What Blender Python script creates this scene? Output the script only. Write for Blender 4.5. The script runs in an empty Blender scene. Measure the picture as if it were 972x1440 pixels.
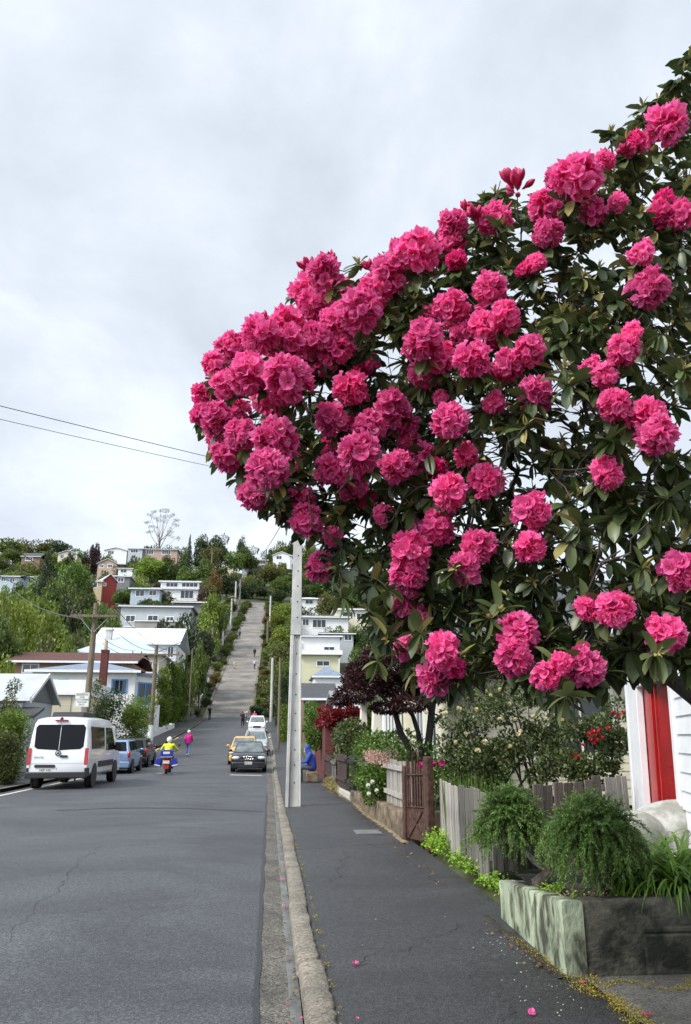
import bpy, math, random
import numpy as np
from mathutils import Vector, Matrix
PI = math.pi
R = random.Random(11)
rng = np.random.default_rng(11)
S = bpy.context.scene
COL = S.collection
cos, sin = math.cos, math.sin

# ------------------------------------------------------------------ camera geometry
TH, YAW, EYE = math.atan(318 / 1080), math.radians(5.43), 1.65
def ray(px, py):
    v = 720 - py
    f = 1080 * cos(TH) - v * sin(TH); u = 1080 * sin(TH) + v * cos(TH); r = px - 486
    return Vector((r * cos(YAW) + f * sin(YAW), f * cos(YAW) - r * sin(YAW), u))
def at(px, py, Y):
    d = ray(px, py)
    return Vector((0, 0, EYE)) + d * (Y / d.y)
def pix(v):
    x, y, z = v[0], v[1], v[2] - EYE
    r = x * cos(YAW) - y * sin(YAW); f = x * sin(YAW) + y * cos(YAW)
    c = f * cos(TH) + z * sin(TH); u = -f * sin(TH) + z * cos(TH)
    return 486 + 1080 * r / c, 720 - 1080 * u / c

# ------------------------------------------------------------------ tagging
def tag(o, label=None, cat=None, group=None, kind=None):
    if label: o['label'] = label
    if cat: o['category'] = cat
    if group: o['group'] = group
    if kind: o['kind'] = kind
    return o
def thing(name, label, cat, loc=(0, 0, 0), rz=0.0, group=None, scale=None):
    o = bpy.data.objects.new(name, None); COL.objects.link(o)
    o.empty_display_size = .2
    o.location = loc; o.rotation_euler = (0, 0, rz)
    if scale: o.scale = scale
    return tag(o, label, cat, group)
def link(name, me, parent=None, loc=None, rot=None, scale=None):
    o = bpy.data.objects.new(name, me); COL.objects.link(o)
    if parent: o.parent = parent
    if loc is not None: o.location = loc
    if rot is not None: o.rotation_euler = rot
    if scale is not None: o.scale = scale
    return o
def copy_tree(o, parent=None):
    c = o.copy(); COL.objects.link(c)
    if parent: c.parent = parent
    for ch in list(o.children): copy_tree(ch, c)
    return c

# ------------------------------------------------------------------ mesh helpers
def smooth_by(me, ang):
    n = len(me.polygons)
    me.polygons.foreach_set('use_smooth', [True] * n)
    if ang < 3: me.set_sharp_from_angle(angle=ang)
class MB:
    def __init__(s): s.v = []; s.f = []; s.m = []
    def add(s, vs, fs, mi=0, M=None):
        b = len(s.v)
        for p in vs:
            p = Vector(p)
            s.v.append(M @ p if M else p)
        for f in fs: s.f.append([b + i for i in f]); s.m.append(mi)
        return s
    def box(s, x0, x1, y0, y1, z0, z1, mi=0, M=None):
        vs = [(x, y, z) for z in (z0, z1) for y in (y0, y1) for x in (x0, x1)]
        return s.add(vs, [(0, 2, 3, 1), (4, 5, 7, 6), (0, 1, 5, 4), (2, 6, 7, 3), (0, 4, 6, 2), (1, 3, 7, 5)], mi, M)
    def tube(s, pts, rads, n=8, mi=0, cap=True):
        pts = [Vector(p) for p in pts]
        if not hasattr(rads, '__len__'): rads = [rads] * len(pts)
        b = len(s.v); prev = None
        for i, p in enumerate(pts):
            t = (pts[min(i + 1, len(pts) - 1)] - pts[max(i - 1, 0)]).normalized()
            if prev is None:
                a = Vector((0, 0, 1)) if abs(t.z) < .9 else Vector((1, 0, 0))
                u = t.cross(a).normalized()
            else:
                u = (prev - t * prev.dot(t)).normalized()
            prev = u; w = t.cross(u)
            for k in range(n):
                a = 2 * PI * k / n
                s.v.append(p + (u * cos(a) + w * sin(a)) * rads[i])
        for i in range(len(pts) - 1):
            for k in range(n):
                k2 = (k + 1) % n
                s.f.append([b + i * n + k, b + i * n + k2, b + (i + 1) * n + k2, b + (i + 1) * n + k]); s.m.append(mi)
        if cap:
            s.f.append([b + k for k in range(n)][::-1]); s.m.append(mi)
            e = b + (len(pts) - 1) * n
            s.f.append([e + k for k in range(n)]); s.m.append(mi)
        return s
    def lathe(s, prof, n=16, c=(0, 0, 0), axis='z', mi=0):
        b = len(s.v); c = Vector(c)
        for r, z in prof:
            for k in range(n):
                a = 2 * PI * k / n
                p = Vector((r * cos(a), r * sin(a), z))
                if axis == 'x': p = Vector((p.z, p.x, p.y))
                if axis == 'y': p = Vector((p.x, p.z, p.y))
                s.v.append(c + p)
        for i in range(len(prof) - 1):
            for k in range(n):
                k2 = (k + 1) % n
                s.f.append([b + i * n + k, b + i * n + k2, b + (i + 1) * n + k2, b + (i + 1) * n + k]); s.m.append(mi)
        s.f.append([b + k for k in range(n)]); s.m.append(mi)
        e = b + (len(prof) - 1) * n
        s.f.append([e + k for k in range(n)]); s.m.append(mi)
        return s
    def prism(s, poly, a0, a1, axis='y', mi=0, M=None):
        n = len(poly); vs = []
        for a in (a0, a1):
            for (p, q) in poly:
                vs.append({'y': (p, a, q), 'x': (a, p, q), 'z': (p, q, a)}[axis])
        fs = [list(range(n)), list(range(n, 2 * n))[::-1]] + [(i, (i + 1) % n, n + (i + 1) % n, n + i) for i in range(n)]
        return s.add(vs, fs, mi, M)
    def ell(s, c, rx, ry, rz, nu=14, nv=9, mi=0, M=None):
        vs = []; fs = []
        for j in range(nv + 1):
            t = PI * j / nv
            for i in range(nu):
                a = 2 * PI * i / nu
                vs.append((c[0] + rx * sin(t) * cos(a), c[1] + ry * sin(t) * sin(a), c[2] + rz * cos(t)))
        for j in range(nv):
            for i in range(nu):
                i2 = (i + 1) % nu
                fs.append((j * nu + i, (j + 1) * nu + i, (j + 1) * nu + i2, j * nu + i2))
        return s.add(vs, fs, mi, M)
    def mesh(s, name, mats, smooth=None):
        me = bpy.data.meshes.new(name)
        me.from_pydata([tuple(p) for p in s.v], [], s.f)
        if not isinstance(mats, (list, tuple)): mats = [mats]
        for m in mats: me.materials.append(m)
        if len(mats) > 1: me.polygons.foreach_set('material_index', s.m)
        import bmesh
        bm = bmesh.new(); bm.from_mesh(me)
        bmesh.ops.remove_doubles(bm, verts=bm.verts, dist=1e-6)
        bmesh.ops.recalc_face_normals(bm, faces=bm.faces); bm.to_mesh(me); bm.free()
        if smooth: smooth_by(me, smooth)
        me.update()
        return me
    def build(s, name, mats, parent=None, smooth=None, bevel=0, seg=2, loc=None, rot=None):
        o = link(name, s.mesh(name, mats, smooth), parent, loc, rot)
        if bevel:
            b = o.modifiers.new('bevel', 'BEVEL'); b.width = bevel; b.segments = seg; b.limit_method = 'ANGLE'; b.angle_limit = .6
            if not smooth: smooth_by(o.data, .7)
        return o

def np_mesh(name, V, F, mats, rnd=None, smooth=True, midx=None):
    me = bpy.data.meshes.new(name)
    V = np.asarray(V, dtype=np.float32); F = np.asarray(F, dtype=np.int32)
    k = F.shape[1]
    me.vertices.add(len(V)); me.vertices.foreach_set('co', V.ravel())
    me.loops.add(F.size); me.loops.foreach_set('vertex_index', F.ravel())
    me.polygons.add(len(F))
    me.polygons.foreach_set('loop_start', np.arange(0, F.size, k, dtype=np.int32))
    me.polygons.foreach_set('loop_total', np.full(len(F), k, dtype=np.int32))
    if not isinstance(mats, (list, tuple)): mats = [mats]
    for m in mats: me.materials.append(m)
    if midx is not None: me.polygons.foreach_set('material_index', np.asarray(midx, dtype=np.int32))
    if rnd is not None:
        a = me.attributes.new('rnd', 'FLOAT', 'POINT'); a.data.foreach_set('value', np.asarray(rnd, dtype=np.float32))
    me.update(calc_edges=True); me.validate()
    if smooth: me.polygons.foreach_set('use_smooth', np.ones(len(me.polygons), dtype=bool))
    return me

def nrm(a): return a / np.maximum(np.linalg.norm(a, axis=-1, keepdims=True), 1e-9)
def frames(D, roll=None, up=(0, 0, 1)):
    """side / dir / normal for directions D; roll in radians turns about D."""
    D = nrm(D); U = np.tile(np.array(up, float), (len(D), 1))
    bad = np.abs((D * U).sum(1)) > .97
    U[bad] = (1, .1, 0)
    Sd = nrm(np.cross(D, U)); N = np.cross(Sd, D)
    if roll is not None:
        c, s = np.cos(roll)[:, None], np.sin(roll)[:, None]
        Sd, N = Sd * c + N * s, N * c - Sd * s
    return Sd, D, N
def scatter(T, F, P, fr, sx, sy, sz):
    """bake template T (k,3) at n frames -> V, F, owner index"""
    Sd, D, N = fr; n = len(P); k = len(T)
    V = P[:, None, :] + T[None, :, 0, None] * (Sd * sx[:, None])[:, None, :] + T[None, :, 1, None] * (D * sy[:, None])[:, None, :] + T[None, :, 2, None] * (N * sz[:, None])[:, None, :]
    FF = (np.asarray(F)[None] + (np.arange(n) * k)[:, None, None]).reshape(-1, len(F[0]))
    return V.reshape(-1, 3), FF, np.repeat(np.arange(n), k)
def join_np(parts):
    Vs, Fs, Rs, Ms, b = [], [], [], [], 0
    for V, F, r, m in parts:
        Vs.append(V); Fs.append(F + b); Rs.append(r); Ms.append(np.full(len(F), m)); b += len(V)
    return np.concatenate(Vs), np.concatenate(Fs), np.concatenate(Rs), np.concatenate(Ms)
def sph(n, g=rng):
    v = g.normal(size=(n, 3)); return nrm(v)
KITE = np.array([(0, 0, 0), (.5, .45, .12), (0, 1, -.08), (-.5, .45, .12)]); KITEF = [(0, 1, 2, 3)]
def leaf_template(nl=5, droop=.25, fold=.12, pw=.75, petiole=.0):
    T = []; F = []
    for i in range(nl + 1):
        t = i / nl
        w = .5 * (max(0, 1 - abs(2 * t - 1.06) ** 2.6) ** .62 if 0 < t < 1 else (.07 if t == 0 else .10))
        for u in (-1, 0, 1): T.append((u * w, t, -droop * t * t + fold * abs(u) * w * 2 * .5))
    for i in range(nl):
        for u in range(2):
            a = i * 3 + u; F.append((a, a + 1, a + 4, a + 3))
    return np.array(T), F
LEAF6, LEAF6F = leaf_template(5)
LEAF3, LEAF3F = leaf_template(3, .2, .15)

# ------------------------------------------------------------------ materials
MAT = {}
def _new(name):
    m = bpy.data.materials.new(name); m.use_nodes = True
    nt = m.node_tree; b = nt.nodes['Principled BSDF']; MAT[name] = m
    return m, nt, b
def _n(nt, t, **kw):
    n = nt.nodes.new(t)
    for k, v in kw.items():
        if k in n.inputs.keys() if isinstance(k, str) else False: n.inputs[k].default_value = v
        else: setattr(n, k, v)
    return n
def c4(c): return (*c, 1)
def pm(name, col, rough=.6, var=.2, sc=4., bump=0., bsc=40., metal=0., spec=.5, col2=None, stretch=(1, 1, 1), lo=.35, hi=.65, coat=0., orand=0., detail=6, bstretch=None, dist=0.0):
    m, nt, b = _new(name); L = nt.links.new
    b.inputs['Roughness'].default_value = rough; b.inputs['Metallic'].default_value = metal
    b.inputs['Specular IOR Level'].default_value = spec
    if coat: b.inputs['Coat Weight'].default_value = coat; b.inputs['Coat Roughness'].default_value = .05
    tc = nt.nodes.new('ShaderNodeTexCoord'); mp = nt.nodes.new('ShaderNodeMapping'); mp.inputs['Scale'].default_value = stretch
    L(tc.outputs['Object'], mp.inputs['Vector'])
    nz = nt.nodes.new('ShaderNodeTexNoise'); nz.inputs['Scale'].default_value = sc; nz.inputs['Detail'].default_value = detail; nz.inputs['Roughness'].default_value = .6; nz.inputs['Distortion'].default_value = dist
    L(mp.outputs[0], nz.inputs['Vector'])
    rp = nt.nodes.new('ShaderNodeValToRGB'); e = rp.color_ramp.elements
    c2 = col2 if col2 else tuple(min(1, c * (1 + var)) for c in col)
    c1 = col if col2 else tuple(c * (1 - var) for c in col)
    e[0].position = lo; e[1].position = hi; e[0].color = c4(c1); e[1].color = c4(c2)
    L(nz.outputs['Fac'], rp.inputs['Fac']); out = rp.outputs[0]
    if orand:
        oi = nt.nodes.new('ShaderNodeObjectInfo'); hs = nt.nodes.new('ShaderNodeHueSaturation'); mr = nt.nodes.new('ShaderNodeMapRange')
        mr.inputs['To Min'].default_value = 1 - orand; mr.inputs['To Max'].default_value = 1 + orand
        L(oi.outputs['Random'], mr.inputs['Value']); L(mr.outputs[0], hs.inputs['Value']); L(out, hs.inputs['Color']); out = hs.outputs[0]
    L(out, b.inputs['Base Color'])
    if bump:
        n2 = nt.nodes.new('ShaderNodeTexNoise'); n2.inputs['Scale'].default_value = bsc; n2.inputs['Detail'].default_value = 5
        if bstretch:
            m2 = nt.nodes.new('ShaderNodeMapping'); m2.inputs['Scale'].default_value = bstretch
            L(tc.outputs['Object'], m2.inputs['Vector']); L(m2.outputs[0], n2.inputs['Vector'])
        else: L(mp.outputs[0], n2.inputs['Vector'])
        bp = nt.nodes.new('ShaderNodeBump'); bp.inputs['Strength'].default_value = bump; bp.inputs['Distance'].default_value = .02
        L(n2.outputs['Fac'], bp.inputs['Height']); L(bp.outputs[0], b.inputs['Normal'])
    return m
def leafmat(name, col, col2, trans=.3, rough=.45, spec=.4, orand=0., hrand=0., tcol=None, nvar=.25, nsc=2.):
    m, nt, b = _new(name); L = nt.links.new
    b.inputs['Roughness'].default_value = rough; b.inputs['Specular IOR Level'].default_value = spec
    at_ = nt.nodes.new('ShaderNodeAttribute'); at_.attribute_name = 'rnd'
    mx = nt.nodes.new('ShaderNodeMix'); mx.data_type = 'RGBA'
    mx.inputs[6].default_value = c4(col); mx.inputs[7].default_value = c4(col2)
    L(at_.outputs['Fac'], mx.inputs[0]); out = mx.outputs[2]
    tc = nt.nodes.new('ShaderNodeTexCoord'); nz = nt.nodes.new('ShaderNodeTexNoise'); nz.inputs['Scale'].default_value = nsc
    L(tc.outputs['Object'], nz.inputs['Vector'])
    hs = nt.nodes.new('ShaderNodeHueSaturation'); mr = nt.nodes.new('ShaderNodeMapRange')
    mr.inputs['From Min'].default_value = .3; mr.inputs['From Max'].default_value = .7
    mr.inputs['To Min'].default_value = 1 - nvar; mr.inputs['To Max'].default_value = 1 + nvar
    L(nz.outputs['Fac'], mr.inputs['Value']); L(out, hs.inputs['Color']); L(mr.outputs[0], hs.inputs['Value']); out = hs.outputs[0]
    if orand or hrand:
        oi = nt.nodes.new('ShaderNodeObjectInfo'); h2 = nt.nodes.new('ShaderNodeHueSaturation')
        m1 = nt.nodes.new('ShaderNodeMapRange'); m1.inputs['To Min'].default_value = 1 - orand; m1.inputs['To Max'].default_value = 1 + orand
        m2 = nt.nodes.new('ShaderNodeMapRange'); m2.inputs['To Min'].default_value = .5 - hrand; m2.inputs['To Max'].default_value = .5 + hrand
        wn = nt.nodes.new('ShaderNodeTexWhiteNoise'); wn.noise_dimensions = '1D'; L(oi.outputs['Random'], wn.inputs['W'])
        L(oi.outputs['Random'], m1.inputs['Value']); L(wn.outputs['Value'], m2.inputs['Value'])
        L(m1.outputs[0], h2.inputs['Value']); L(m2.outputs[0], h2.inputs['Hue']); L(out, h2.inputs['Color']); out = h2.outputs[0]
    L(out, b.inputs['Base Color'])
    if trans:
        tr = nt.nodes.new('ShaderNodeBsdfTranslucent'); ms = nt.nodes.new('ShaderNodeMixShader'); ms.inputs[0].default_value = trans
        if tcol:
            mm = nt.nodes.new('ShaderNodeMix'); mm.data_type = 'RGBA'; mm.blend_type = 'MULTIPLY'; mm.inputs[0].default_value = 1
            L(out, mm.inputs[6]); mm.inputs[7].default_value = c4(tcol); L(mm.outputs[2], tr.inputs['Color'])
        else: L(out, tr.inputs['Color'])
        L(b.outputs[0], ms.inputs[1]); L(tr.outputs[0], ms.inputs[2])
        L(ms.outputs[0], nt.nodes['Material Output'].inputs['Surface'])
    return m

# ------------------------------------------------------------------ ground profile
KY = [-200, 36, 44, 52, 62, 78, 92, 107, 243, 400, 450, 520, 900]
KZ = [0, .0, .08, .32, .95, 2.0, 2.9, 4.1, 42.2, 85, 92, 93, 60]
def prof(y): return float(np.interp(y, KY, KZ))
def nprof(y): return np.interp(y, KY, KZ)
def sst(a, b, x):
    t = np.clip((x - a) / (b - a), 0, 1); return t * t * (3 - 2 * t)
def nground(x, y):
    z = nprof(y) - .12
    dl = np.maximum(0, -11.6 - x); dr = np.maximum(0, x - 2.3)
    z = z + np.minimum(dl * .18, 2.0) * (.35 + .65 * sst(30, 60, y)) * (1 - sst(200, 260, y))
    z = z + np.minimum(dr * .4, .35) * sst(8, 12, y)
    d = np.maximum(np.maximum(-18 - x, x - 12), 0)
    z = z + np.minimum(d / 60, 1.5) * (1.2 * np.sin(x * .05 + y * .021) + .8 * np.sin(x * .11 - y * .07 + 1))
    return z
def ground(x, y): return float(nground(np.array([float(x)]), np.array([float(y)]))[0])
# ================================================================== camera, light, sky
cam = bpy.data.cameras.new('camera'); camo = bpy.data.objects.new('camera', cam); COL.objects.link(camo)
cam.sensor_fit = 'VERTICAL'; cam.sensor_height = 36; cam.lens = 27; cam.clip_start = .05; cam.clip_end = 3000
camo.location = (0, 0, EYE); camo.rotation_euler = (PI / 2 + TH, 0, -YAW)
S.camera = camo
S.view_settings.view_transform = 'Standard'; S.view_settings.look = 'None'
S.view_settings.exposure = 0.42; S.view_settings.gamma = 1
S.render.engine = 'CYCLES'; S.cycles.use_denoising = True
S.cycles.max_bounces = 7; S.cycles.diffuse_bounces = 4; S.cycles.glossy_bounces = 3; S.cycles.transmission_bounces = 4; S.cycles.caustics_reflective = False; S.cycles.caustics_refractive = False
S.cycles.sample_clamp_indirect = 6
SUN = Vector((-.72, -.42, .80)).normalized()
el = math.asin(SUN.z); azi = math.atan2(SUN.x, SUN.y)
sl = bpy.data.lights.new('sun', 'SUN'); sl.energy = 2.6; sl.angle = math.radians(14); sl.color = (1, .95, .87)
so = bpy.data.objects.new('sun', sl); COL.objects.link(so); so.location = (-30, -20, 60)
so.rotation_euler = SUN.to_track_quat('Z', 'Y').to_euler()
W = bpy.data.worlds.new('World'); S.world = W; W.use_nodes = True
nt = W.node_tree; L = nt.links.new; bg = nt.nodes['Background']
sky = nt.nodes.new('ShaderNodeTexSky'); sky.sky_type = 'NISHITA'; sky.sun_disc = False; sky.sun_elevation = el; sky.sun_rotation = azi
bg.inputs['Strength'].default_value = .08; L(sky.outputs[0], bg.inputs['Color'])
tc = nt.nodes.new('ShaderNodeTexCoord')
sep = nt.nodes.new('ShaderNodeSeparateXYZ'); L(tc.outputs['Generated'], sep.inputs[0])
# cloud deck: directions projected to a flat layer, so the clouds foreshorten towards the horizon
den = nt.nodes.new('ShaderNodeMath'); den.operation = 'MAXIMUM'; den.inputs[1].default_value = 0.0; L(sep.outputs['Z'], den.inputs[0])
den2 = nt.nodes.new('ShaderNodeMath'); den2.operation = 'ADD'; den2.inputs[1].default_value = .42; L(den.outputs[0], den2.inputs[0])
dv = nt.nodes.new('ShaderNodeVectorMath'); dv.operation = 'DIVIDE'; L(tc.outputs['Generated'], dv.inputs[0])
cb = nt.nodes.new('ShaderNodeCombineXYZ'); [L(den2.outputs[0], cb.inputs[i]) for i in range(3)]
L(cb.outputs[0], dv.inputs[1])
n1 = nt.nodes.new('ShaderNodeTexNoise'); n1.inputs['Scale'].default_value = 3.0; n1.inputs['Detail'].default_value = 7; n1.inputs['Roughness'].default_value = .56; n1.inputs['Distortion'].default_value = .25
mpw = nt.nodes.new('ShaderNodeMapping'); mpw.inputs['Location'].default_value = (3.1, 7.4, 0.6); mpw.inputs['Scale'].default_value = (1, .8, 1)
L(dv.outputs[0], mpw.inputs['Vector']); L(mpw.outputs[0], n1.inputs['Vector'])
cr = nt.nodes.new('ShaderNodeValToRGB'); e = cr.color_ramp.elements
e[0].position = .38; e[0].color = (.545, .595, .675, 1); e[1].position = .64; e[1].color = (.74, .80, .885, 1)
em = cr.color_ramp.elements.new(.52); em.color = (.635, .69, .775, 1)
L(n1.outputs['Fac'], cr.inputs['Fac'])
# brighter towards the veiled sun and paler near the horizon
dt = nt.nodes.new('ShaderNodeVectorMath'); dt.operation = 'DOT_PRODUCT'; L(tc.outputs['Generated'], dt.inputs[0]); dt.inputs[1].default_value = SUN
gl = nt.nodes.new('ShaderNodeMapRange'); gl.inputs['From Min'].default_value = .35; gl.inputs['From Max'].default_value = 1; gl.inputs['To Min'].default_value = 1; gl.inputs['To Max'].default_value = 2.8; gl.interpolation_type = 'SMOOTHSTEP'
L(dt.outputs['Value'], gl.inputs['Value'])
hz = nt.nodes.new('ShaderNodeMapRange'); hz.inputs['From Min'].default_value = .05; hz.inputs['From Max'].default_value = .45; hz.inputs['To Min'].default_value = 1.14; hz.inputs['To Max'].default_value = 1.0; hz.interpolation_type = 'SMOOTHSTEP'
L(sep.outputs['Z'], hz.inputs['Value'])
ml = nt.nodes.new('ShaderNodeMath'); ml.operation = 'MULTIPLY'; L(gl.outputs[0], ml.inputs[0]); L(hz.outputs[0], ml.inputs[1])
bg2 = nt.nodes.new('ShaderNodeBackground'); L(cr.outputs[0], bg2.inputs['Color']); L(ml.outputs[0], bg2.inputs['Strength'])
mxw = nt.nodes.new('ShaderNodeMixShader'); mxw.inputs[0].default_value = .94
L(bg.outputs[0], mxw.inputs[1]); L(bg2.outputs[0], mxw.inputs[2]); L(mxw.outputs[0], nt.nodes['World Output'].inputs['Surface'])
W.cycles.sampling_method = 'MANUAL'; W.cycles.sample_map_resolution = 512

# ================================================================== ground materials
def asphalt(name, base, rough, fine=260., amp=.3, patch=.35, bump=.35, spec=.5, stain=(.02, .02, .021)):
    m, nt, b = _new(name); L = nt.links.new
    tc = nt.nodes.new('ShaderNodeTexCoord')
    big = nt.nodes.new('ShaderNodeTexNoise'); big.inputs['Scale'].default_value = .55; big.inputs['Detail'].default_value = 8; big.inputs['Roughness'].default_value = .62; big.inputs['Distortion'].default_value = .8
    mp = nt.nodes.new('ShaderNodeMapping'); mp.inputs['Scale'].default_value = (.6, .75, 1); L(tc.outputs['Object'], mp.inputs[0]); L(mp.outputs[0], big.inputs['Vector'])
    fi = nt.nodes.new('ShaderNodeTexVoronoi'); fi.inputs['Scale'].default_value = fine; L(tc.outputs['Object'], fi.inputs['Vector'])
    mid = nt.nodes.new('ShaderNodeTexNoise'); mid.inputs['Scale'].default_value = 38; mid.inputs['Detail'].default_value = 6; L(tc.outputs['Object'], mid.inputs['Vector'])
    r1 = nt.nodes.new('ShaderNodeMapRange'); r1.inputs['From Min'].default_value = .32; r1.inputs['From Max'].default_value = .68; r1.inputs['To Min'].default_value = 1 - patch; r1.inputs['To Max'].default_value = 1 + patch; L(big.outputs['Fac'], r1.inputs['Value'])
    r2 = nt.nodes.new('ShaderNodeMapRange'); r2.inputs['To Min'].default_value = 1 - amp; r2.inputs['To Max'].default_value = 1 + amp; L(fi.outputs['Color'], r2.inputs['Value'])
    r3 = nt.nodes.new('ShaderNodeMapRange'); r3.inputs['From Min'].default_value = .3; r3.inputs['From Max'].default_value = .7; r3.inputs['To Min'].default_value = 1 - amp * .7; r3.inputs['To Max'].default_value = 1 + amp * .7; L(mid.outputs['Fac'], r3.inputs['Value'])
    a = nt.nodes.new('ShaderNodeMath'); a.operation = 'MULTIPLY'; L(r1.outputs[0], a.inputs[0]); L(r2.outputs[0], a.inputs[1])
    a2 = nt.nodes.new('ShaderNodeMath'); a2.operation = 'MULTIPLY'; L(a.outputs[0], a2.inputs[0]); L(r3.outputs[0], a2.inputs[1])
    hs = nt.nodes.new('ShaderNodeHueSaturation'); hs.inputs['Color'].default_value = c4(base); L(a2.outputs[0], hs.inputs['Value'])
    L(hs.outputs[0], b.inputs['Base Color'])
    rr = nt.nodes.new('ShaderNodeMapRange'); rr.inputs['From Min'].default_value = .3; rr.inputs['From Max'].default_value = .7; rr.inputs['To Min'].default_value = rough - .14; rr.inputs['To Max'].default_value = rough + .14; L(big.outputs['Fac'], rr.inputs['Value'])
    L(rr.outputs[0], b.inputs['Roughness']); b.inputs['Specular IOR Level'].default_value = spec
    ad = nt.nodes.new('ShaderNodeMath'); ad.operation = 'ADD'; L(fi.outputs['Distance'], ad.inputs[0]); L(mid.outputs['Fac'], ad.inputs[1])
    bp = nt.nodes.new('ShaderNodeBump'); bp.inputs['Strength'].default_value = bump; bp.inputs['Distance'].default_value = .006; L(ad.outputs[0], bp.inputs['Height']); L(bp.outputs[0], b.inputs['Normal'])
    return m
def aggregate(name, pal, scale=140., rough=.85, dirt=.5, dsc=1.4):
    m, nt, b = _new(name); L = nt.links.new
    tc = nt.nodes.new('ShaderNodeTexCoord')
    vo = nt.nodes.new('ShaderNodeTexVoronoi'); vo.inputs['Scale'].default_value = scale * .62; L(tc.outputs['Object'], vo.inputs['Vector'])
    rp = nt.nodes.new('ShaderNodeValToRGB'); rp.color_ramp.interpolation = 'LINEAR'
    e = rp.color_ramp.elements; e[0].color = c4(pal[0]); e[1].color = c4(pal[-1])
    for i, c in enumerate(pal[1:-1]): q = rp.color_ramp.elements.new((i + 1) / (len(pal) - 1)); q.color = c4(c)
    sp = nt.nodes.new('ShaderNodeSeparateColor'); L(vo.outputs['Color'], sp.inputs[0]); L(sp.outputs[0], rp.inputs['Fac'])
    nz = nt.nodes.new('ShaderNodeTexNoise'); nz.inputs['Scale'].default_value = dsc; nz.inputs['Detail'].default_value = 8; nz.inputs['Roughness'].default_value = .68; L(tc.outputs['Object'], nz.inputs['Vector'])
    mr = nt.nodes.new('ShaderNodeMapRange'); mr.inputs['From Min'].default_value = .35; mr.inputs['From Max'].default_value = .65; mr.inputs['To Min'].default_value = 1 - dirt; mr.inputs['To Max'].default_value = 1.15; L(nz.outputs['Fac'], mr.inputs['Value'])
    hs = nt.nodes.new('ShaderNodeHueSaturation'); L(rp.outputs[0], hs.inputs['Color']); L(mr.outputs[0], hs.inputs['Value']); L(hs.outputs[0], b.inputs['Base Color'])
    b.inputs['Roughness'].default_value = rough
    bp = nt.nodes.new('ShaderNodeBump'); bp.inputs['Strength'].default_value = .5; bp.inputs['Distance'].default_value = .006; L(vo.outputs['Distance'], bp.inputs['Height']); L(bp.outputs[0], b.inputs['Normal'])
    return m
m_road = asphalt('road_asphalt', (.056, .058, .063), .60, fine=92, amp=.6, patch=.42, bump=.7)
m_path = asphalt('footpath_asphalt', (.030, .030, .031), .52, fine=105, amp=.7, patch=.52, bump=.7, spec=.55)
m_gutter = aggregate('gutter_concrete', [(.035, .033, .028), (.10, .092, .076), (.22, .20, .165), (.06, .055, .047)], 130, dirt=.55)
m_kerb = aggregate('kerb_concrete', [(.09, .08, .062), (.24, .21, .165), (.15, .13, .10), (.31, .275, .22)], 110, dirt=.5, dsc=2.2)
m_chan = pm('channel_cement', (.085, .09, .085), .55, .5, 6, .3, 60, col2=(.19, .20, .19), stretch=(1, .4, 1))
m_steep = pm('steep_concrete', (.115, .105, .092), .85, .2, .45, .4, 9, col2=(.245, .225, .195), stretch=(.7, .8, 1), detail=9)
m_joint = pm('concrete_joint', (.115, .106, .094), .9, .3, 6)
m_ground = pm('hill_grass', (.035, .048, .016), .95, .3, .12, .5, 3, col2=(.075, .085, .03), detail=9)
m_drive = aggregate('driveway_concrete', [(.05, .048, .042), (.13, .12, .10), (.20, .185, .16), (.08, .075, .065)], 150, dirt=.6, dsc=1.2)
m_tar = pm('tar_seam', (.022, .022, .024), .5, .3, 30)
m_white = pm('white_road_paint', (.62, .60, .54), .6, .3, 14, col2=(.34, .33, .3), lo=.55, hi=.75)
m_yel = pm('yellow_road_paint', (.60, .42, .09), .65, .25, 10)

def strip(name, ys, xl, xr, dz, mat, nx=4, wob=0.0, hfun=None, kind='structure'):
    V = []; F = []
    for y in ys:
        a, b = xl(y) if callable(xl) else xl, xr(y) if callable(xr) else xr
        for i in range(nx + 1):
            t = i / nx; x = a + (b - a) * t
            if wob and i in (0, nx): x += wob * (math.sin(y * 7.3 + i) * .5 + math.sin(y * 17.1 + 2 * i) * .3 + math.sin(y * 41 + i) * .3)
            V.append((x, y, prof(y) + (hfun(t, y) if hfun else dz)))
    for j in range(len(ys) - 1):
        for i in range(nx):
            q = j * (nx + 1) + i; F.append((q, q + 1, q + nx + 2, q + nx + 1))
    o = link(name, np_mesh(name, V, F, mat))
    if kind: o['kind'] = kind
    return o
def span(a, b, st): 
    n = max(1, round((b - a) / st)); return [a + (b - a) * i / n for i in range(n + 1)]
def geo(a, b, s0, g=1.04):
    r = [a]; s = s0
    while r[-1] + s < b: r.append(r[-1] + s); s *= g
    return r + [b]
YS = sorted(set(span(-30, 30, 1.) + span(30, 107, 1.0)))
# terrain: one sheet to the horizon
gx = np.concatenate([-np.geomspace(700, 12, 40), np.linspace(-11.6, 2.3, 8), 2.3 + np.geomspace(.4, 700, 44)])
gy = np.array(sorted(set([-150, -80, -30] + span(-20, 107, 2.0) + span(107, 243, 4) + span(243, 540, 8) + [600, 700, 900])))
GX, GY = np.meshgrid(gx, gy)
GZ = nground(GX.ravel(), GY.ravel())
nx = len(gx); ii = np.arange(nx - 1)[None] + (np.arange(len(gy) - 1) * nx)[:, None]; ii = ii.ravel()
o = link('ground', np_mesh('ground', np.stack([GX.ravel(), GY.ravel(), GZ], 1), np.stack([ii, ii + 1, ii + nx + 1, ii + nx], 1), m_ground)); o['kind'] = 'structure'

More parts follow.
